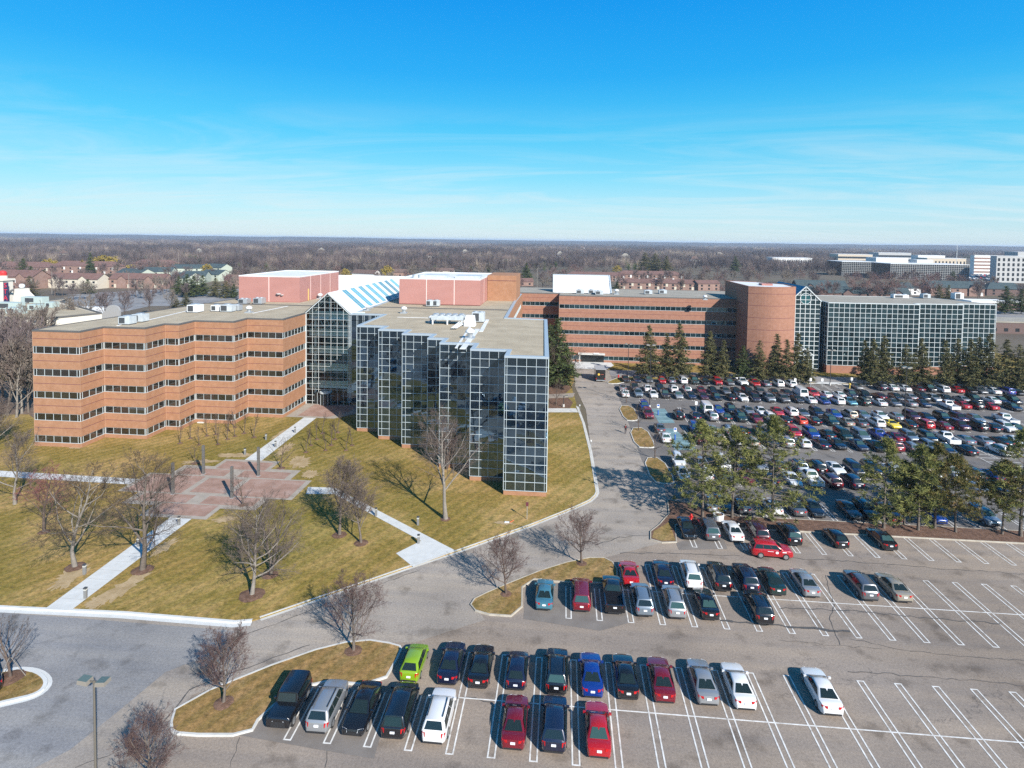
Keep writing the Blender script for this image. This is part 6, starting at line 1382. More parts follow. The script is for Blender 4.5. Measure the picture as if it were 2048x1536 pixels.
def far_frame(px, py, wpx):
    x, y = G(px, py); k = math.hypot(x, y); x0, _ = G(px-wpx/2, py); x1, _ = G(px+wpx/2, py); return x, y, abs(x1-x0)
def house(px, py, wpx, d, hw, hr, label, wall, roof, kind='gable', rz=0.0, trim=None, cat='house', gables=0, group='houses beyond the complex', nwin=5, storeys_=2):
    x, y, w = far_frame(px, py, wpx); t = thing('house' if cat == 'house' else 'apartment_building', label, cat, (x, y, 0), rz, group)
    b = MB(); b.box(-w/2, 0, 0, w/2, d, hw)
    if kind == 'gable' : b.add([(-w/2, 0, hw), (-w/2, d, hw), (-w/2, d/2, hw+hr*0.96), (w/2, 0, hw), (w/2, d, hw), (w/2, d/2, hw+hr*0.96)], ((0, 2, 1), (3, 4, 5)))
    for gi in range(gables):
        gx = -w/2 + (gi+0.5)*w/gables if gables > 1 else w*0.28; b.box(gx-3, -0.9, 0, gx+3, 0, hw); b.add([(gx-3, -0.9, hw), (gx+3, -0.9, hw), (gx, -0.9, hw+2.2)], ((0, 1, 2),))
    b.build('wall', wall, t); o = 0.5; b = MB()
    if kind == 'hip':
        i = min(w, d)*0.5; V = [(-w/2-o, -o, hw), (w/2+o, -o, hw), (w/2+o, d+o, hw), (-w/2-o, d+o, hw), (-w/2+i, d/2, hw+hr), (w/2-i, d/2, hw+hr)]; b.add(V, ((0, 1, 5, 4), (1, 2, 5), (2, 3, 4, 5), (3, 0, 4), (3, 2, 1, 0)))
    elif kind == 'gable':
        V = [(-w/2-o, -o, hw-0.1), (w/2+o, -o, hw-0.1), (w/2+o, d+o, hw-0.1), (-w/2-o, d+o, hw-0.1), (-w/2-o, d/2, hw+hr), (w/2+o, d/2, hw+hr)]; b.add(V, ((0, 1, 5, 4), (2, 3, 4, 5)))
    else: b.box(-w/2-0.2, -0.2, hw, w/2+0.2, d+0.2, hw+hr)
    for gi in range(gables):
        gx = -w/2 + (gi+0.5)*w/gables if gables > 1 else w*0.28
        b.quad((gx-3.5, -1.3, hw-0.3), (gx, -1.3, hw+2.4), (gx, d*0.3, hw+2.4), (gx-3.5, d*0.3, hw-0.3)); b.quad((gx, -1.3, hw+2.4), (gx+3.5, -1.3, hw-0.3), (gx+3.5, d*0.3, hw-0.3), (gx, d*0.3, hw+2.4))
    b.build('roof', roof, t)
    for s in range(storeys_):
        for i in range(nwin):
            wx = -w/2 + (i+0.5)*w/nwin; z = 0.9 + s*(hw-0.6)/storeys_; q = MB(); q.box(wx-0.8, -0.06 if not gables else -0.06, z, wx+0.8, 0.0, z+1.4); q.build('window', FWIN, t)
            if trim and i % 2 == s % 2: MB().box(wx+1.0, -0.05, z-0.6, wx+2.6, 0, z+1.9).build('panel', trim, t)
    return t
house(20, 578, 112, 14, 8.2, 4.2, 'brick and white apartment block with brown roof at the left edge', FBRICK, RED_ROOF, 'gable', 0.0, WHITE_S, 'apartment', 2, 'red roofed apartments on the left', 6)
house(140, 577, 132, 12, 6.4, 3.8, 'long two storey apartment with red roof and cream balconies left of the evergreen', CREAM, RED_ROOF, 'gable', 0.0, CREAM, 'apartment', 2, 'red roofed apartments on the left', 8)
house(272, 577, 128, 12, 6.4, 3.8, 'red roofed brick apartment behind the curved drive trees', FBRICK, RED_ROOF, 'gable', 0.0, CREAM, 'apartment', 2, 'red roofed apartments on the left', 8)
house(40, 548, 150, 14, 6.5, 4.5, 'far red hip roofed apartment above the left edge block', FBRICK, RED_ROOF, 'hip', 0.0, CREAM, 'apartment', 0, 'red roofed apartments on the left', 8)
house(165, 547, 165, 14, 7.0, 4.5, 'far red hip roofed apartment with white end gables below the yellow willow', FBRICK, RED_ROOF, 'hip', 0.0, WHITE_S, 'apartment', 0, 'red roofed apartments on the left', 8)
house(305, 541, 105, 14, 7.0, 4.0, 'far red roofed apartment with white bays right of the wide willow', FBRICK, RED_ROOF, 'hip', 0.0, WHITE_S, 'apartment', 0, 'red roofed apartments on the left', 6)
for i, (px, py, w, lab) in enumerate(((255, 560, 70, 'teal roofed pale townhouse, leftmost of the teal roofs'), (312, 556, 62, 'teal roofed pale townhouse, second teal roof from the left'), (356, 570, 50, 'pale green gabled townhouse behind the dark pines, left one'), (385, 566, 52, 'pale green gabled townhouse behind the dark pines, middle one'), (418, 562, 52, 'pale green gabled townhouse behind the dark pines, right one'), (372, 548, 70, 'teal roofed townhouse at the back of the pale green group'), (425, 546, 48, 'small teal roofed townhouse near the yellow shrub'))):
    house(px, py, w, 15, 5.4, 3.6, lab, PALEGREEN, TEAL_ROOF, 'gable', (0.25 if i % 2 else -0.2), None, 'house', 0, 'teal roofed townhouses', 3)
house(478, 573, 62, 12, 5.0, 3.4, 'brown roofed brick house beside the left pink plant room', FBRICK, BROWN_ROOF, 'gable', 0.2, None, nwin=3, storeys_=1)
house(725, 556, 56, 12, 4.2, 3.2, 'brown roofed house with white gable behind the white monitor', WHITE_S, BROWN_ROOF, 'gable', -0.3, None, nwin=3, storeys_=1)
house(800, 554, 50, 12, 4.2, 3.2, 'brown hip roofed house left of the yellow willow stand', FBRICK, BROWN_ROOF, 'hip', 0.2, None, nwin=3, storeys_=1)
house(885, 550, 46, 12, 4.2, 2.8, 'cream house with brown roof behind the right plant room', CREAM, BROWN_ROOF, 'gable', 0.1, None, nwin=3, storeys_=1)
house(1045, 572, 44, 10, 3.5, 2.6, 'low house with red roof behind the brick flank', FBRICK, RED_ROOF, 'gable', 0.2, None, nwin=3, storeys_=1)
house(1190, 562, 120, 14, 5.2, 2.8, 'low red roofed apartment behind the rear roof monitor', FBRICK, RED_ROOF, 'hip', 0.0, WHITE_S, 'apartment', 0, 'red roofed apartments in the middle', 8)
house(1300, 562, 130, 14, 5.8, 3.4, 'red roofed apartment right of the roof monitor, farther one', FBRICK, RED_ROOF, 'hip', 0.0, WHITE_S, 'apartment', 0, 'red roofed apartments in the middle', 8)
house(1320, 580, 165, 12, 5.2, 2.8, 'long low red roofed apartment right of the roof monitor, nearer one', FBRICK, RED_ROOF, 'hip', 0.0, CREAM, 'apartment', 0, 'red roofed apartments in the middle', 10)
house(1418, 582, 46, 10, 5.6, 2.4, 'two tone brick house left of the brick tower', FBRICK, RED_ROOF, 'gable', 0.3, None, nwin=3)
house(1645, 588, 90, 13, 5.0, 4.8, 'dark roofed house with twin gables behind the glass gable', DKBRICK, TEAL_ROOF, 'gable', 0.0, None, gables=2, nwin=3, group='dark roofed houses on the right')
house(1720, 600, 180, 10, 4.4, 4.0, 'row of dark roofed houses with small dormers just over the glass block', DKBRICK, TEAL_ROOF, 'gable', 0.0, None, gables=4, nwin=6, storeys_=1, group='dark roofed houses on the right')
house(1818, 590, 44, 12, 5.0, 4.0, 'brick house with white front between the reddish trees', WHITE_S, TEAL_ROOF, 'hip', 0.1, None, nwin=2, group='dark roofed houses on the right')
house(1915, 592, 92, 14, 5.8, 4.8, 'large dark roofed house with white windows below the car park', FBRICK, TEAL_ROOF, 'gable', 0.0, WHITE_S, gables=1, nwin=5, group='dark roofed houses on the right')
house(2015, 592, 70, 13, 5.0, 4.6, 'dark roofed house at the right edge under the grey tower', DKBRICK, TEAL_ROOF, 'hip', 0.0, None, nwin=3, group='dark roofed houses on the right')
house(2000, 620, 100, 14, 3.8, 1.2, 'low brick shop row with pale fascia at the right edge', FBRICK, WHITE_S, 'flat', 0.0, None, 'shop row', 0, 'low commercial buildings on the right', 6, 1)
house(2046, 668, 120, 16, 4.6, 0.6, 'low dark flat roofed building behind the right conifers', DKBRICK, GRAVEL2, 'flat', 0.0, None, 'building', 0, 'low commercial buildings on the right', 6, 1)
# far offices
def block(px0, px1, pyb, pyt, d, label, wall, rows=0, colw=3.5, band=None, cat='office building', base=None):
    xm_, y = G((px0+px1)/2, pyb); x0 = XR(px0, y, 8); x1 = XR(px1, y, 8); h = atY((px0+px1)/2, pyt, y)[1]
    t = thing('far_office', label, cat, ((x0+x1)/2, y, 0), 0, 'offices far away on the right'); w = x1-x0
    MB().box(-w/2, 0, 0, w/2, d, h).build('wall', wall, t); MB().box(-w/2-0.3, -0.3, h, w/2+0.3, d+0.3, h+0.5).build('roof', MEMB, t)
    if band:
        for i in range(rows): z = 1.5+(h-2)*i/rows; MB().box(-w/2-0.05, -0.12, z, w/2+0.05, 0, z+(h-2)/rows*0.5).build('window', band, t)
    elif rows:
        n = max(2, int(w/colw))
        for i in range(rows):
            b = MB(); z = 1.5+(h-2)*i/rows
            for j in range(n):
                q = MB(); xx = -w/2+(j+0.5)*w/n; q.box(xx-colw*0.22, -0.15, z+0.5, xx+colw*0.22, 0, z+(h-2)/rows*0.72); q.build('window', FWIN, t)
    return t, w, h, d
block(1545, 1624, 532, 516, 30, 'white flat office far behind the brick tower', WHITE_S, 1, band=None)
gt, gw_, gh, gd = block(1684, 1752, 552, 524, 40, 'far glass office with white grid, left part', FWIN)
def far_grid(t, w, h, n, r):
    b = MB()
    for i in range(n+1): x = -w/2+w*i/n; b.box(x-0.12, -0.3, 0, x+0.12, -0.02, h)
    for j in range(r+1): z = h*j/r; b.box(-w/2, -0.28, z-0.12, w/2, -0.03, z+0.12)
    b.build('mullion_grid', GREYC, t)
far_grid(gt, gw_, gh, 18, 8)
gt, gw_, gh, gd = block(1781, 1938, 560, 529, 40, 'far glass office with white grid, long right part', FWIN); far_grid(gt, gw_, gh, 36, 9)
block(1752, 1816, 540, 516, 30, 'white box office behind the far glass office', WHITE_S); block(1834, 1866, 540, 520, 20, 'white cube on the far glass office', WHITE_S)
block(1854, 1932, 537, 517, 30, 'tan far office with dark colonnade', TAN, 1, 5.0); block(1948, 1992, 548, 511, 8, 'white and red striped far office', WHITE_S, 5, band=FBRICK)
block(1992, 2080, 566, 513, 9, 'grey precast tower with square windows at the right edge', GREYC, 5, 4.6); block(2034, 2080, 560, 505, 20, 'grey lift tower above the precast block', GREYC)
block(1676, 1745, 526, 509, 40, 'long low far office with white roof units, farthest on the right', TAN, 2, band=FWIN); block(1757, 1822, 524, 506, 40, 'pale far office behind the white box office', GREYC, 2, band=FWIN); block(1836, 1890, 524, 511, 30, 'white roofed far office left of the mast', WHITE_S)
x, y = G(1912, 545); h = atY(1913, 489, y)[1]; t = thing('radio_mast', 'tall thin white mast among the far offices', 'mast', (x, y, 0)); MB().tube((0, 0, 0), (0, 0, h), 0.45, 0.2, n=6).build('mast', WHITE_S, t); MB().box(-1, -1, 0, 1, 1, 0.6).build('base', CONC, t)
b = MB(); rr = random.Random(2); fm_ = [PAINTS[c] for c in ('white', 'silver', 'black', 'navy', 'red', 'grey')]
for i in range(170):
    px, py = rr.uniform(1930, 1995), rr.uniform(549, 573); x, y = G(px, py); k = rr.choice((0, 0, 1, 1, 2, 3, 4, 5)); b.box(x-0.9, y-2.2, 0.3, x+0.9, y+2.2, 0.95, k); b.add([(x-0.85, y-1.6, 0.95), (x+0.85, y-1.6, 0.95), (x+0.85, y+1.2, 0.95), (x-0.85, y+1.2, 0.95), (x-0.65, y-1.0, 1.45), (x+0.65, y-1.0, 1.45), (x+0.65, y+0.5, 1.45), (x-0.65, y+0.5, 1.45)], ((4, 5, 6, 7), (0, 1, 5, 4), (1, 2, 6, 5), (2, 3, 7, 6), (3, 0, 4, 7)), k)
tag(b.build('distant_parked_cars', fm_), 'crowded far car park between the offices on the right', 'cars', kind='stuff')
structure(MB().sheet(P((1925, 577), (2000, 577), (1996, 547), (1932, 547)), 0.02).build('far_car_park', ASPH))

# ---- cinema and service yard on the left
xs, ys = G(18, 612, 12.0)
t = thing('cinema_building', 'cream cinema with red domed tower and curved pediment at the left edge', 'cinema', (0, 0, 0))
WALLC = mat('cream_stucco', (0.62, 0.58, 0.50), 0.8)
yb0 = 175.0; xl, xr_ = XR(-160, yb0, 9), XR(126, yb0, 9)
MB().prism([(xl, yb0+4), (XR(30, yb0, 9), yb0), (XR(90, yb0, 9), yb0), (xr_, yb0+16), (XR(122, yb0+45, 9), yb0+45), (xl, yb0+60)], 0, 9.6).build('wall', WALLC, t)
MB().sheet([(xl+1, yb0+5), (XR(30, yb0, 9), yb0+1), (XR(90, yb0, 9), yb0+1), (xr_-1, yb0+16), (XR(122, yb0+45, 9)-1, yb0+44), (xl+1, yb0+59)], 9.62).build('roof', GRAVEL, t)
parapet(ccw([(xl, yb0+4), (XR(30, yb0, 9), yb0), (XR(90, yb0, 9), yb0), (xr_, yb0+16), (XR(122, yb0+45, 9), yb0+45), (xl, yb0+60)]), 9.6, t, COPING_D, 0.4, 0.5)
yt = yb0+52; tx = XR(6, yt, 14); tw_ = 4.6; ztop = atY(8, 556, yt)[1]
b = MB(); b.box(tx-tw_/2, yt-tw_/2, 0, tx+tw_/2, yt+tw_/2, ztop-1.0); b.box(tx-tw_/2-0.5, yt-tw_/2-0.5, ztop-1.0, tx+tw_/2+0.5, yt+tw_/2+0.5, ztop-0.3); b.tube((tx, yt, ztop-0.3), (tx, yt, ztop+1.0), 1.6, n=14); b.build('tower', WALLC, t)
MB().lathe([(1.5, 0), (1.5, 1.2), (1.1, 1.9), (0.0, 2.2)], (tx, yt, ztop+1.0), n=14).build('dome', mat('dome_red', (0.5, 0.03, 0.03), 0.4), t, smooth=False)
LETR = mat('letter_red', (0.62, 0.03, 0.06), 0.4)
sx = tx+tw_/2+0.95; MB().box(tx+tw_/2, yt-2.1, 2.5, tx+tw_/2+2.0, yt-1.8, ztop-1.6).build('sign_fin', mat('sign_navy', (0.03, 0.03, 0.08), 0.5), t)
def letter(ch, x, y, z, s, parent, m, rot=(R(90), 0, 0), name='letter'):
    cu = bpy.data.curves.new(name, 'FONT'); cu.body = ch; cu.size = s; cu.extrude = 0.05; cu.align_x = 'CENTER'; cu.align_y = 'CENTER'
    tmp = bpy.data.objects.new('text_source', cu); COL.objects.link(tmp); dg = bpy.context.evaluated_depsgraph_get(); me = bpy.data.meshes.new_from_object(tmp.evaluated_get(dg)); bpy.data.objects.remove(tmp); o = bpy.data.objects.new(name, me); COL.objects.link(o); me.materials.clear(); me.materials.append(m); o.rotation_euler = rot; o.location = (x, y, z); o.parent = parent; return o
for i, ch in enumerate('STAR'): letter(ch, sx, yt-2.18, ztop-2.9-i*2.6, 2.7, t, LETR)
px_ = XR(44, yt, 14); zt2 = atY(44, 571, yt)[1]
b = MB(); prof2 = [(-2.2, 0), (9.5, 0), (8.8, 5.0), (6.5, 8.5), (3.5, zt2*0.72), (1.6, zt2-2.6), (1.4, zt2-1.2), (-1.4, zt2-1.2), (-1.6, zt2-3), (-2.2, zt2-5)]
n = len(prof2); b.add([(px_+u, yt-2, v) for u, v in prof2] + [(px_+u, yt+2, v) for u, v in prof2], [tuple(range(n)), tuple(range(2*n-1, n-1, -1))] + [(i, n+i, n+(i+1) % n, (i+1) % n) for i in range(n)]); b.build('pediment', WALLC, t)
MB().lathe([(0.01, 0), (0.9, 0.3), (1.1, 1.0), (0.8, 1.7), (0.0, 1.95)], (px_, yt, zt2-1.2), n=12).build('finial', WHITE, t, smooth=True)
b = MB(); ax_ = (tx+tw_/2+2.0 + px_-2.2)/2; rr_ = 3.4
for i in range(10): t0, t1 = math.pi*i/10, math.pi*(i+1)/10; b.bar((ax_+rr_*math.cos(t0), yt, 9.5+rr_*1.2*math.sin(t0)), (ax_+rr_*math.cos(t1), yt, 9.5+rr_*1.2*math.sin(t1)), 0.6, 0.6, up=(0, 1, 0))
b.build('arch', mat('arch_grey', (0.16, 0.165, 0.17), 0.6), t)
for i, (px, py, w, h, lab) in enumerate(((20, 618, 9, 2.4, 'long pale green unit at the left of the cinema roof'), (33, 628, 5, 2.2, 'pale blue unit in front on the cinema roof'), (70, 606, 9, 2.4, 'long pale green duct unit at the right of the cinema roof'), (73, 620, 4, 2.0, 'small pale green unit below the long duct on the cinema roof'), (104, 615, 3, 2.0, 'white fan unit near the right end of the cinema roof'))):
    x, y = G(px, py, 9.6); u = thing('rooftop_unit', lab, 'rooftop air conditioner', (x, y, 9.7), 0, 'air conditioning units on the roofs'); MB().box(-w/2, -1.6, 0, w/2, 1.6, h).build('casing', mat('pale_green_metal', (0.38, 0.46, 0.44), 0.5), u, bevel=0.05); MB().box(-w*0.3, -1.63, 0.4, w*0.1, -1.6, h-0.4).build('grille', DGREY, u)
# theatre rear wing with rounded gable, drive, fence and delivery truck
x0, y0 = G(225, 622, 6.5); t = thing('round_gable_wall', 'grey wall with round topped gable behind the brick wing roof', 'wall', (x0, y0, 0))
b = MB(); pr_ = [(-22, 0), (3.0, 0), (3.0, 6.0)] + [(3.0*math.cos(a), 6.5+2.4*math.sin(a)) for a in [math.pi*i/10 for i in range(11)]] + [(-4.5, 5.4), (-21, 5.0)]; n = len(pr_)
b.add([(u, 0, v) for u, v in pr_] + [(u, 0.8, v) for u, v in pr_], [tuple(range(n)), tuple(range(2*n-1, n-1, -1))] + [(i, n+i, n+(i+1) % n, (i+1) % n) for i in range(n)]); b.build('wall', mat('pale_render', (0.30, 0.30, 0.295), 0.8), t)
x0, y0 = G(190, 650); xw, _ = G(240, 650); t = thing('screen_fence', 'dark screening fence in front of the white delivery truck', 'fence', (G(150, 640)[0], G(150, 640)[1], 0)); L_ = XR(232, G(150, 640)[1], 3)-XR(148, G(150, 640)[1], 3); MB().box(0, 0, 0, L_, 0.15, 3.2).build('panel', mat('fence_dark', (0.05, 0.05, 0.055), 0.8), t)
for i in range(8): MB().box(i*L_/7-0.08, -0.1, 0, i*L_/7+0.08, 0.0, 3.3).build('post', POSTD, t)
x, y = G(182, 630); t = thing('delivery_truck', 'white box delivery truck behind the dark screening fence', 'truck', (x, y, 0.02), R(90)); MB().box(-1.25, -6.0, 1.0, 1.25, 3.5, 3.9).build('cargo_box', WHITE, t); MB().box(-1.2, 3.7, 0.6, 1.2, 5.8, 2.8).build('cab', WHITE, t, bevel=0.15); MB().box(-1.22, 4.6, 1.8, 1.22, 5.83, 2.6).build('windshield', FWIN, t)
for s in (-1, 1):
    for yy in (-4.2, 4.6): MB().tube((s*0.9, yy, 0.5), (s*1.2, yy, 0.5), 0.5, n=12).build('wheel', TYRE, t)
structure(MB().sheet(P((95, 600), (200, 585), (330, 585), (480, 585), (480, 612), (300, 612), (170, 640), (95, 640)), 0.015).build('rear_drive', ROAD2))
structure(MB().sheet(P((130, 590), (330, 578), (480, 578), (480, 584), (200, 592)), 0.02).build('far_street', ROAD2))
structure(MB().sheet(P((-200, 822), (66, 813), (66, 818), (-200, 830)), 0.128).build('west_path', CONC))
structure(MB().prism(P((-200, 832), (58, 830), (68, 838), (68, 780), (-200, 700)), 0.1, 0.135).build('wood_floor', noisy('leaf_litter', [(0.3, (0.11, 0.075, 0.055)), (0.7, (0.19, 0.135, 0.10))], 0.8, 8, 0.95, 0.4, 8)))
structure(MB().sheet(P((1700, 640), (2300, 652), (2300, 618), (1990, 614), (1700, 606)), 0.02).build('far_street', ROAD2))

# ---- trees among the houses: a few grown once and copied
def bg_proto(h, seed, mt, mc, tw=0.05, **kw):
    B, S = grow(h, seed, **kw); S[:, 6:8] = np.maximum(S[:, 6:8], tw); t = thing('background_tree', 'x', 'tree', (0, 0, 0)); V, F = tubes(B, 4); arrays('trunk', V, F, mt, t); V, F = tubes(S, 3); arrays('crown', V, F, mc, t); return remember(t)
BKW = dict(spread=0.6, trunk=0.2, up=0.6, nb=(11, 8, 6), lr=(0.7, 0.6, 0.55), levels=3)
TWIG_TAN = mat('tan_twigs', (0.21, 0.175, 0.145), 0.9, spec=0.1); TWIG_PINK = mat('pinkish_twigs', (0.20, 0.125, 0.115), 0.9, spec=0.1); TWIG_PURP = mat('purplish_twigs', (0.155, 0.122, 0.118), 0.9, spec=0.1); WILLOW = mat('yellow_willow_twigs', (0.36, 0.27, 0.06), 0.9, spec=0.1)
BG = {'tan': bg_proto(14, 301, BARK_GREY, TWIG_TAN, **BKW), 'purple': bg_proto(14, 302, BARK_BROWN, TWIG_PURP, **BKW), 'pink': bg_proto(14, 303, BARK_BROWN, TWIG_PINK, **dict(BKW, spread=0.75, up=0.4)), 'grey': bg_proto(14, 304, BARK_PALE, TWIG_GREY, **dict(BKW, spread=0.45)), 'willow': bg_proto(10, 305, BARK_GREY, WILLOW, 0.10, **dict(BKW, spread=0.9, droop=2.0, up=0.2, nb=(13, 10, 9)))}
for k in BG: BG[k] = [BG[k], False]
DESC = {'tan': 'pale tan leafless tree', 'purple': 'purplish leafless tree', 'pink': 'pinkish leafless tree', 'grey': 'grey leafless tree', 'willow': 'yellow twigged willow'}
def bgtree(kind, px, py, h, label, wide=1.0, group='leafless trees among the houses'):
    x, y = G(px, py); p = BG[kind]; rz = random.uniform(0, 6.28); s = h/(10 if kind == 'willow' else 14); sc = (s*wide, s*wide, s)
    if not p[1]: p[1] = True; o = p[0]; o.location = (x, y, 0); o.scale = sc; o.rotation_euler = (0, 0, rz); tag(o, label, None, group)
    else: o = dup(p[0], (x, y, 0), rz, sc, label, group)
    return o
for px, py, h, w, lab in ((100, 541, 12, 1.5, 'small rounded yellow willow above the red roofs on the left'), (208, 545, 17, 1.9, 'wide yellow willow, the broadest yellow crown on the left'), (413, 548, 10, 1.2, 'yellow willow beyond the teal townhouses'), (775, 556, 12, 1.1, 'yellow willow stand behind the white roof monitor'), (690, 556, 9, 1.0, 'pale yellow willow left of the yellow willow stand'), (1235, 546, 9, 1.2, 'low yellow willow beyond the rear roof monitor')): bgtree('willow', px, py, h, lab, w, 'yellow willows')
for i, (px, py, h) in enumerate(((1705, 598, 15), (1740, 600, 14), (1768, 602, 15), (1790, 596, 12), (1850, 598, 15), (1875, 600, 13))): bgtree('pink', px, py, h, 'broad pinkish leafless tree behind the far glass block, %s from the left' % ordinal(i), 1.25, 'pinkish trees behind the glass block')
rt = random.Random(77); nk = {}
for i in range(16): bgtree('pink' if i % 3 else 'purple', 1690+i*16+rt.uniform(-4, 4), 566+rt.uniform(-4, 8), rt.uniform(9, 13), '%s leafless tree below the far glass office, %s from the left' % ('pinkish' if i % 3 else 'purplish', ordinal(i)), 1.15, 'trees below the far glass office')
for i, (px, py, w) in enumerate(((120, 520, 16), (395, 512, 14), (540, 516, 18), (640, 508, 12), (860, 522, 18), (930, 512, 14), (1010, 530, 20), (1120, 516, 12), (1165, 500, 9), (1250, 522, 16), (1390, 530, 18), (1440, 516, 12))):
    house(px, py, w, 10, 9.0 if py < 540 else 6.0, 5.0, '%s roofed house among the distant woods, %s from the left' % ('pale' if i % 2 else 'brown', ordinal(i)), WHITE_S if i % 3 else CREAM, GRAVEL2 if i % 2 else BROWN_ROOF, 'hip', 0.2*(i % 3-1), None, 'house', 0, 'houses among the distant woods', 2, 1)
def region(px, py):
    return 'above the brick wing roof' if px < 480 else 'behind the atrium ridge' if px < 800 else 'behind the right plant room' if px < 1050 else 'behind the rear brick block' if px < 1470 else 'behind the far glass block'
for i in range(285):
    px = rt.uniform(-20, 2070); py = rt.uniform(548, 606) if rt.random() < 0.55 else rt.uniform(540, 575)
    if 900 < px < 1450: py = rt.uniform(540, 585)
    if 1910 < px < 2000 and py < 580: continue
    k = rt.choice(('tan', 'purple', 'purple', 'grey', 'pink', 'tan', 'purple')); rg_ = region(px, py); nk[(k, rg_)] = nk.get((k, rg_), -1)+1
    bgtree(k, px, py, rt.uniform(8.5, 14), '%s %s, %s of its kind there' % (DESC[k], rg_, ordinal(nk[(k, rg_)])), rt.uniform(0.85, 1.2))
for i, (px, py, h, k) in enumerate(((33, 836, 17, 'grey'), (44, 828, 18, 'grey'), (57, 826, 15, 'tan'), (14, 832, 16, 'tan'), (-12, 826, 17, 'grey'), (60, 800, 16, 'purple'), (30, 800, 16, 'purple'), (5, 795, 16, 'purple'), (50, 775, 17, 'purple'), (22, 770, 17, 'purple'), (-20, 770, 17, 'tan'), (45, 740, 17, 'tan'), (10, 735, 17, 'purple'), (100, 700, 16, 'grey'), (60, 705, 16, 'tan'), (130, 672, 15, 'tan'), (170, 660, 14, 'tan'), (210, 650, 14, 'purple'), (250, 640, 13, 'purple'), (300, 630, 13, 'purple'), (340, 625, 12, 'tan'))): bgtree(k, px, py, h, '%s beside the left brick wing, %s of that clump from its front' % (DESC[k], ordinal(i)), 0.8, 'tall bare trees left of the brick wing')
for i, px in enumerate(range(196, 330, 14)): bgtree('purple', px, 606 - (px-196)*0.12, 5.5, 'small purplish street tree in the line along the drive, %s' % ordinal(i), 1.0, 'small trees along the drive')
# evergreens among the houses
for i, (px, py, top, k, sq, lab) in enumerate(((47, 568, 517, 3, 1.2, 'dark spruce standing above the apartments at the left'), (62, 570, 532, 3, 1.3, 'bluish spruce right of the dark spruce at the left'), (88, 572, 540, 2, 1.5, 'bushy evergreen beside the first apartment'), (176, 588, 558, 3, 1.6, 'round dark evergreen in front of the long red roofed apartment'), (181, 548, 505, 3, 0.8, 'narrow dark fir between the two willows'), (60, 592, 552, 2, 1.6, 'evergreen near the cinema tower'), (280, 566, 545, 2, 1.5, 'olive evergreen before the red roofs'), (358, 590, 552, 3, 1.3, 'pine in the dark group before the green townhouses, first'), (375, 594, 548, 3, 1.4, 'pine in the dark group before the green townhouses, second'), (388, 594, 552, 3, 1.4, 'pine in the dark group before the green townhouses, third'), (406, 592, 550, 3, 1.3, 'pine in the dark group before the green townhouses, fourth'), (432, 594, 556, 2, 1.4, 'pine in the dark group before the green townhouses, fifth'), (452, 596, 562, 2, 1.6, 'pine in the dark group before the green townhouses, sixth'), (468, 596, 568, 3, 1.4, 'low evergreen touching the left plant room corner'), (372, 612, 586, 2, 1.7, 'olive evergreen shrub over the brick wing roof edge'), (352, 618, 592, 2, 1.7, 'second olive evergreen shrub over the brick wing roof edge'), (1053, 566, 526, 3, 1.3, 'fir standing alone behind the brick flank'), (1190, 580, 562, 3, 1.2, 'small spruce right of the roof monitor'), (1290, 545, 505, 2, 1.7, 'olive evergreen clump beyond the red roofs, left'), (1310, 548, 507, 2, 1.8, 'olive evergreen clump beyond the red roofs, middle'), (1332, 550, 512, 2, 1.5, 'olive evergreen clump beyond the red roofs, right'), (1470, 545, 512, 3, 1.3, 'spruce above the brick tower roof'), (1235, 588, 562, 3, 1.4, 'small dark spruce beside the roof monitor end'), (1878, 612, 572, 2, 1.2, 'evergreen beside the dark roofed house, left of two'), (1896, 612, 570, 2, 1.2, 'evergreen beside the dark roofed house, right of two'), (2010, 628, 572, 3, 1.3, 'big dark spruce by the shop row'), (2042, 628, 578, 3, 1.3, 'dark spruce at the right edge by the shop row'), (1762, 545, 528, 3, 1.3, 'spruce before the far glass office'), (1905, 562, 541, 3, 1.6, 'round dark tree at the end of the far glass office'), (1840, 545, 530, 3, 1.2, 'small spruce before the long glass office'))):
    x, y = G(px, py); h = max(3.0, atY(px, top, y)[1]); o = conifer(k, (x, y, 0), 1.0, lab, 'evergreens among the houses'); o.scale = (h/12*sq, h/12*sq, h/12)
# utility poles
for i, (px, py, top) in enumerate(((104, 588, 543), (258, 590, 546), (1074, 585, 537), (357, 545, 506), (1790, 606, 574), (1820, 612, 580))):
    x, y = G(px, py); h = atY(px, top, y)[1]; t = thing('utility_pole', 'thin utility pole with cross arm, %s from the left' % ordinal(i), 'utility pole', (x, y, 0), 0, 'utility poles'); MB().tube((0, 0, 0), (0, 0, h), 0.2, 0.14, n=6).build('pole', BARK_PALE, t); MB().box(-1.2, -0.08, h-1.2, 1.2, 0.08, h-1.0).build('cross_arm', BARK_GREY, t)

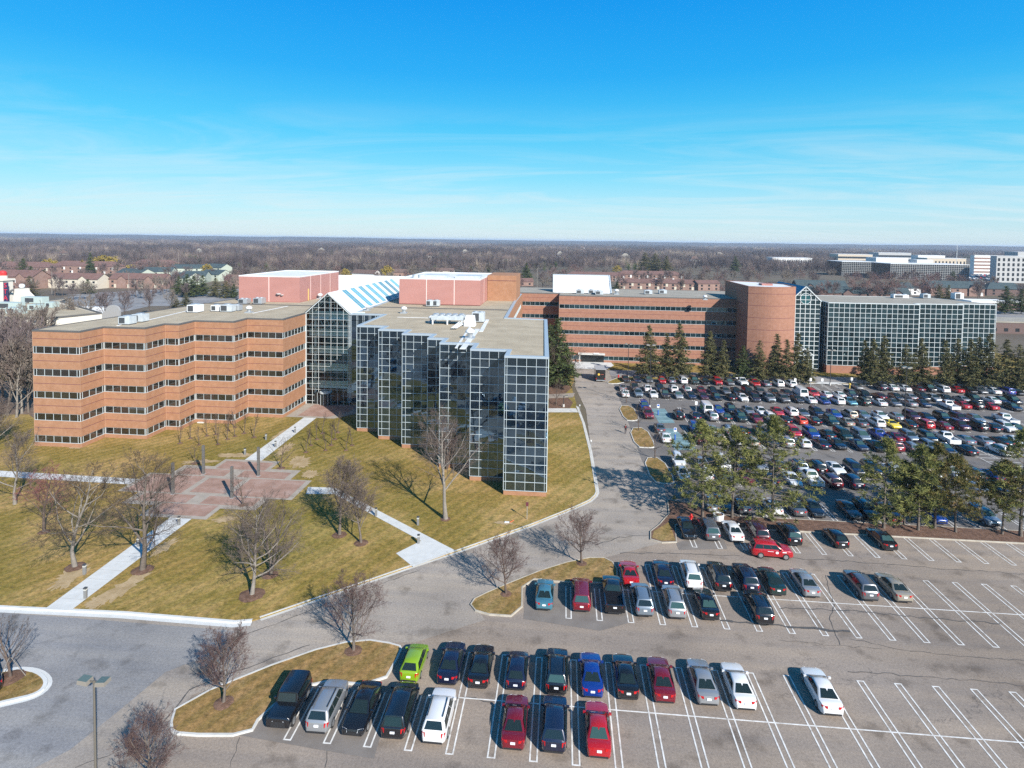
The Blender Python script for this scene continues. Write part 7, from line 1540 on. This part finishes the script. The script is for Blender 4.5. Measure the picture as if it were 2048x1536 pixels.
# ---- the wood to the horizon: thousands of crowns as one mass
def woods():
    rg = np.random.default_rng(5); V = []; T = []; MI = []
    def crown(x, y, h, r, n, w, tone, mi, z0=0.15):
        a = rg.uniform(0, 2*np.pi, n); u = rg.uniform(0.0, 1.0, n); el = rg.uniform(0.1, 1.45, n)
        s = h*(z0 + 0.35*u); d = np.stack([np.cos(a)*np.cos(el), np.sin(a)*np.cos(el), np.sin(el)], 1); L = h*(0.30+0.45*rg.random(n))
        p0 = np.stack([np.full(n, x), np.full(n, y), s], 1) + d*np.array([r*0.25, r*0.25, 0]); p1 = p0 + d*np.stack([np.full(n, r), np.full(n, r), L], 1); p1[:, 2] = np.minimum(p1[:, 2], h*(0.75+0.25*rg.random(n)))
        sd = np.cross(d, rg.normal(size=(n, 3))); sd /= np.linalg.norm(sd, axis=1, keepdims=True)+1e-9; sd *= w
        V.append(np.stack([p0-sd*0.5, p0+sd*0.5, p1+sd*0.9], 1).reshape(-1, 3)); T.append(np.clip(tone + rg.normal(0, 0.06, n), 0, 1)); MI.append(np.full(n, mi))
    py = 482.5
    while py < 552:
        d0 = 37*1190/(py-479.0); hpx = 14/37*(py-479.0); step = max(3.6, hpx*0.42); 
        px = -120 + rg.uniform(0, step)
        while px < 2170:
            yy = py + (px-1024)*0.0133 + rg.uniform(-0.8, 0.8)
            lim = 545 if px < 480 else (548 if px < 1050 else (543 if px < 1490 else (552 if px < 1670 else 519)))
            if yy < lim and yy > 480.6+(px-1024)*0.0133:
                x, y = G(px, yy); k = math.sqrt(d0/900); m = 0; big = min(2.2, max(1.0, k))
                cl = 0.5+0.25*math.sin(px*0.021+math.sin(py*0.3)*2+py*0.4)+0.25*math.sin(px*0.0083-py*0.23+1.3+math.sin(px*0.05))
                if rg.random() < (0.05 + 0.35*(cl > 0.86)): crown(x, y, rg.uniform(11, 15), 3.2*big, 34 if d0 > 1500 else 60, 0.55*big, rg.uniform(0.3, 0.7), 1, 0.05)
                else: crown(x, y, rg.uniform(12, 22.0), rg.uniform(4.5, 8.0)*big, 30 if d0 > 1800 else 80, (0.20 if d0 < 1200 else 0.28)*big*1.25, np.clip(0.05+0.85*cl**2+rg.normal(0, 0.17), 0, 1), 0)
            px += step*rg.uniform(0.7, 1.3)
        py += max(0.8, hpx*0.13)
    V = np.concatenate(V); F = np.arange(len(V)).reshape(-1, 3)
    wm = needles('bare_wood_twigs', [(0.055, 0.046, 0.048), (0.115, 0.088, 0.086), (0.185, 0.143, 0.128), (0.33, 0.265, 0.20)])
    o = arrays('woods', V, F, [wm, NEED_DK], mi=np.concatenate(MI), attr=np.concatenate(T)); tag(o, 'brown leafless woodland with scattered evergreens reaching to the horizon', 'woodland', kind='stuff')
woods()
def hills():
    n = 240; V = []; F = []; r = random.Random(8); ks = [(r.uniform(0, 6.28), f, a) for f, a in ((3, 1.0), (7, 0.8), (13, 0.6), (29, 0.5), (61, 0.45))]
    for i in range(n+1):
        t = math.pi*(-0.05+1.1*i/n); e = sum(math.sin(f*t*2+p)*a for p, f, a in ks)
        for rr_, z in ((4300, 0.0), (5200, 16+e*1.2), (6000, 33+e*2.2), (6800, 30)): V.append((rr_*math.cos(t), rr_*math.sin(t), z))
    for i in range(n):
        for j in range(3): F.append((i*4+j, i*4+j+1, i*4+j+5, i*4+j+4))
    o = arrays('hills', V, F, noisy('wooded_ridge', [(0.3, (0.035, 0.033, 0.034)), (0.5, (0.065, 0.055, 0.054)), (0.7, (0.10, 0.084, 0.078))], 0.02, 10, 1.0), smooth=False); structure(o)
hills()

# ---------------------------------------------------------------- air
def haze():
    m = bpy.data.materials.new('haze_air'); m.use_nodes = True; nt = m.node_tree
    for n in list(nt.nodes):
        if n.type != 'OUTPUT_MATERIAL': nt.nodes.remove(n)
    v = nd(nt, 'ShaderNodeVolumePrincipled'); v.inputs['Color'].default_value = (0.66, 0.80, 0.98, 1); v.inputs['Density'].default_value = 0.00010; v.inputs['Anisotropy'].default_value = 0.0
    nt.links.new(v.outputs[0], nt.nodes['Material Output'].inputs['Volume'])
    o = MB().box(-17000, -17000, -1.1, 17000, 17000, 48.0).build('haze', m); o['kind'] = 'stuff'; o['label'] = 'thin pale blue air over the whole scene'; o['category'] = 'haze'
haze()
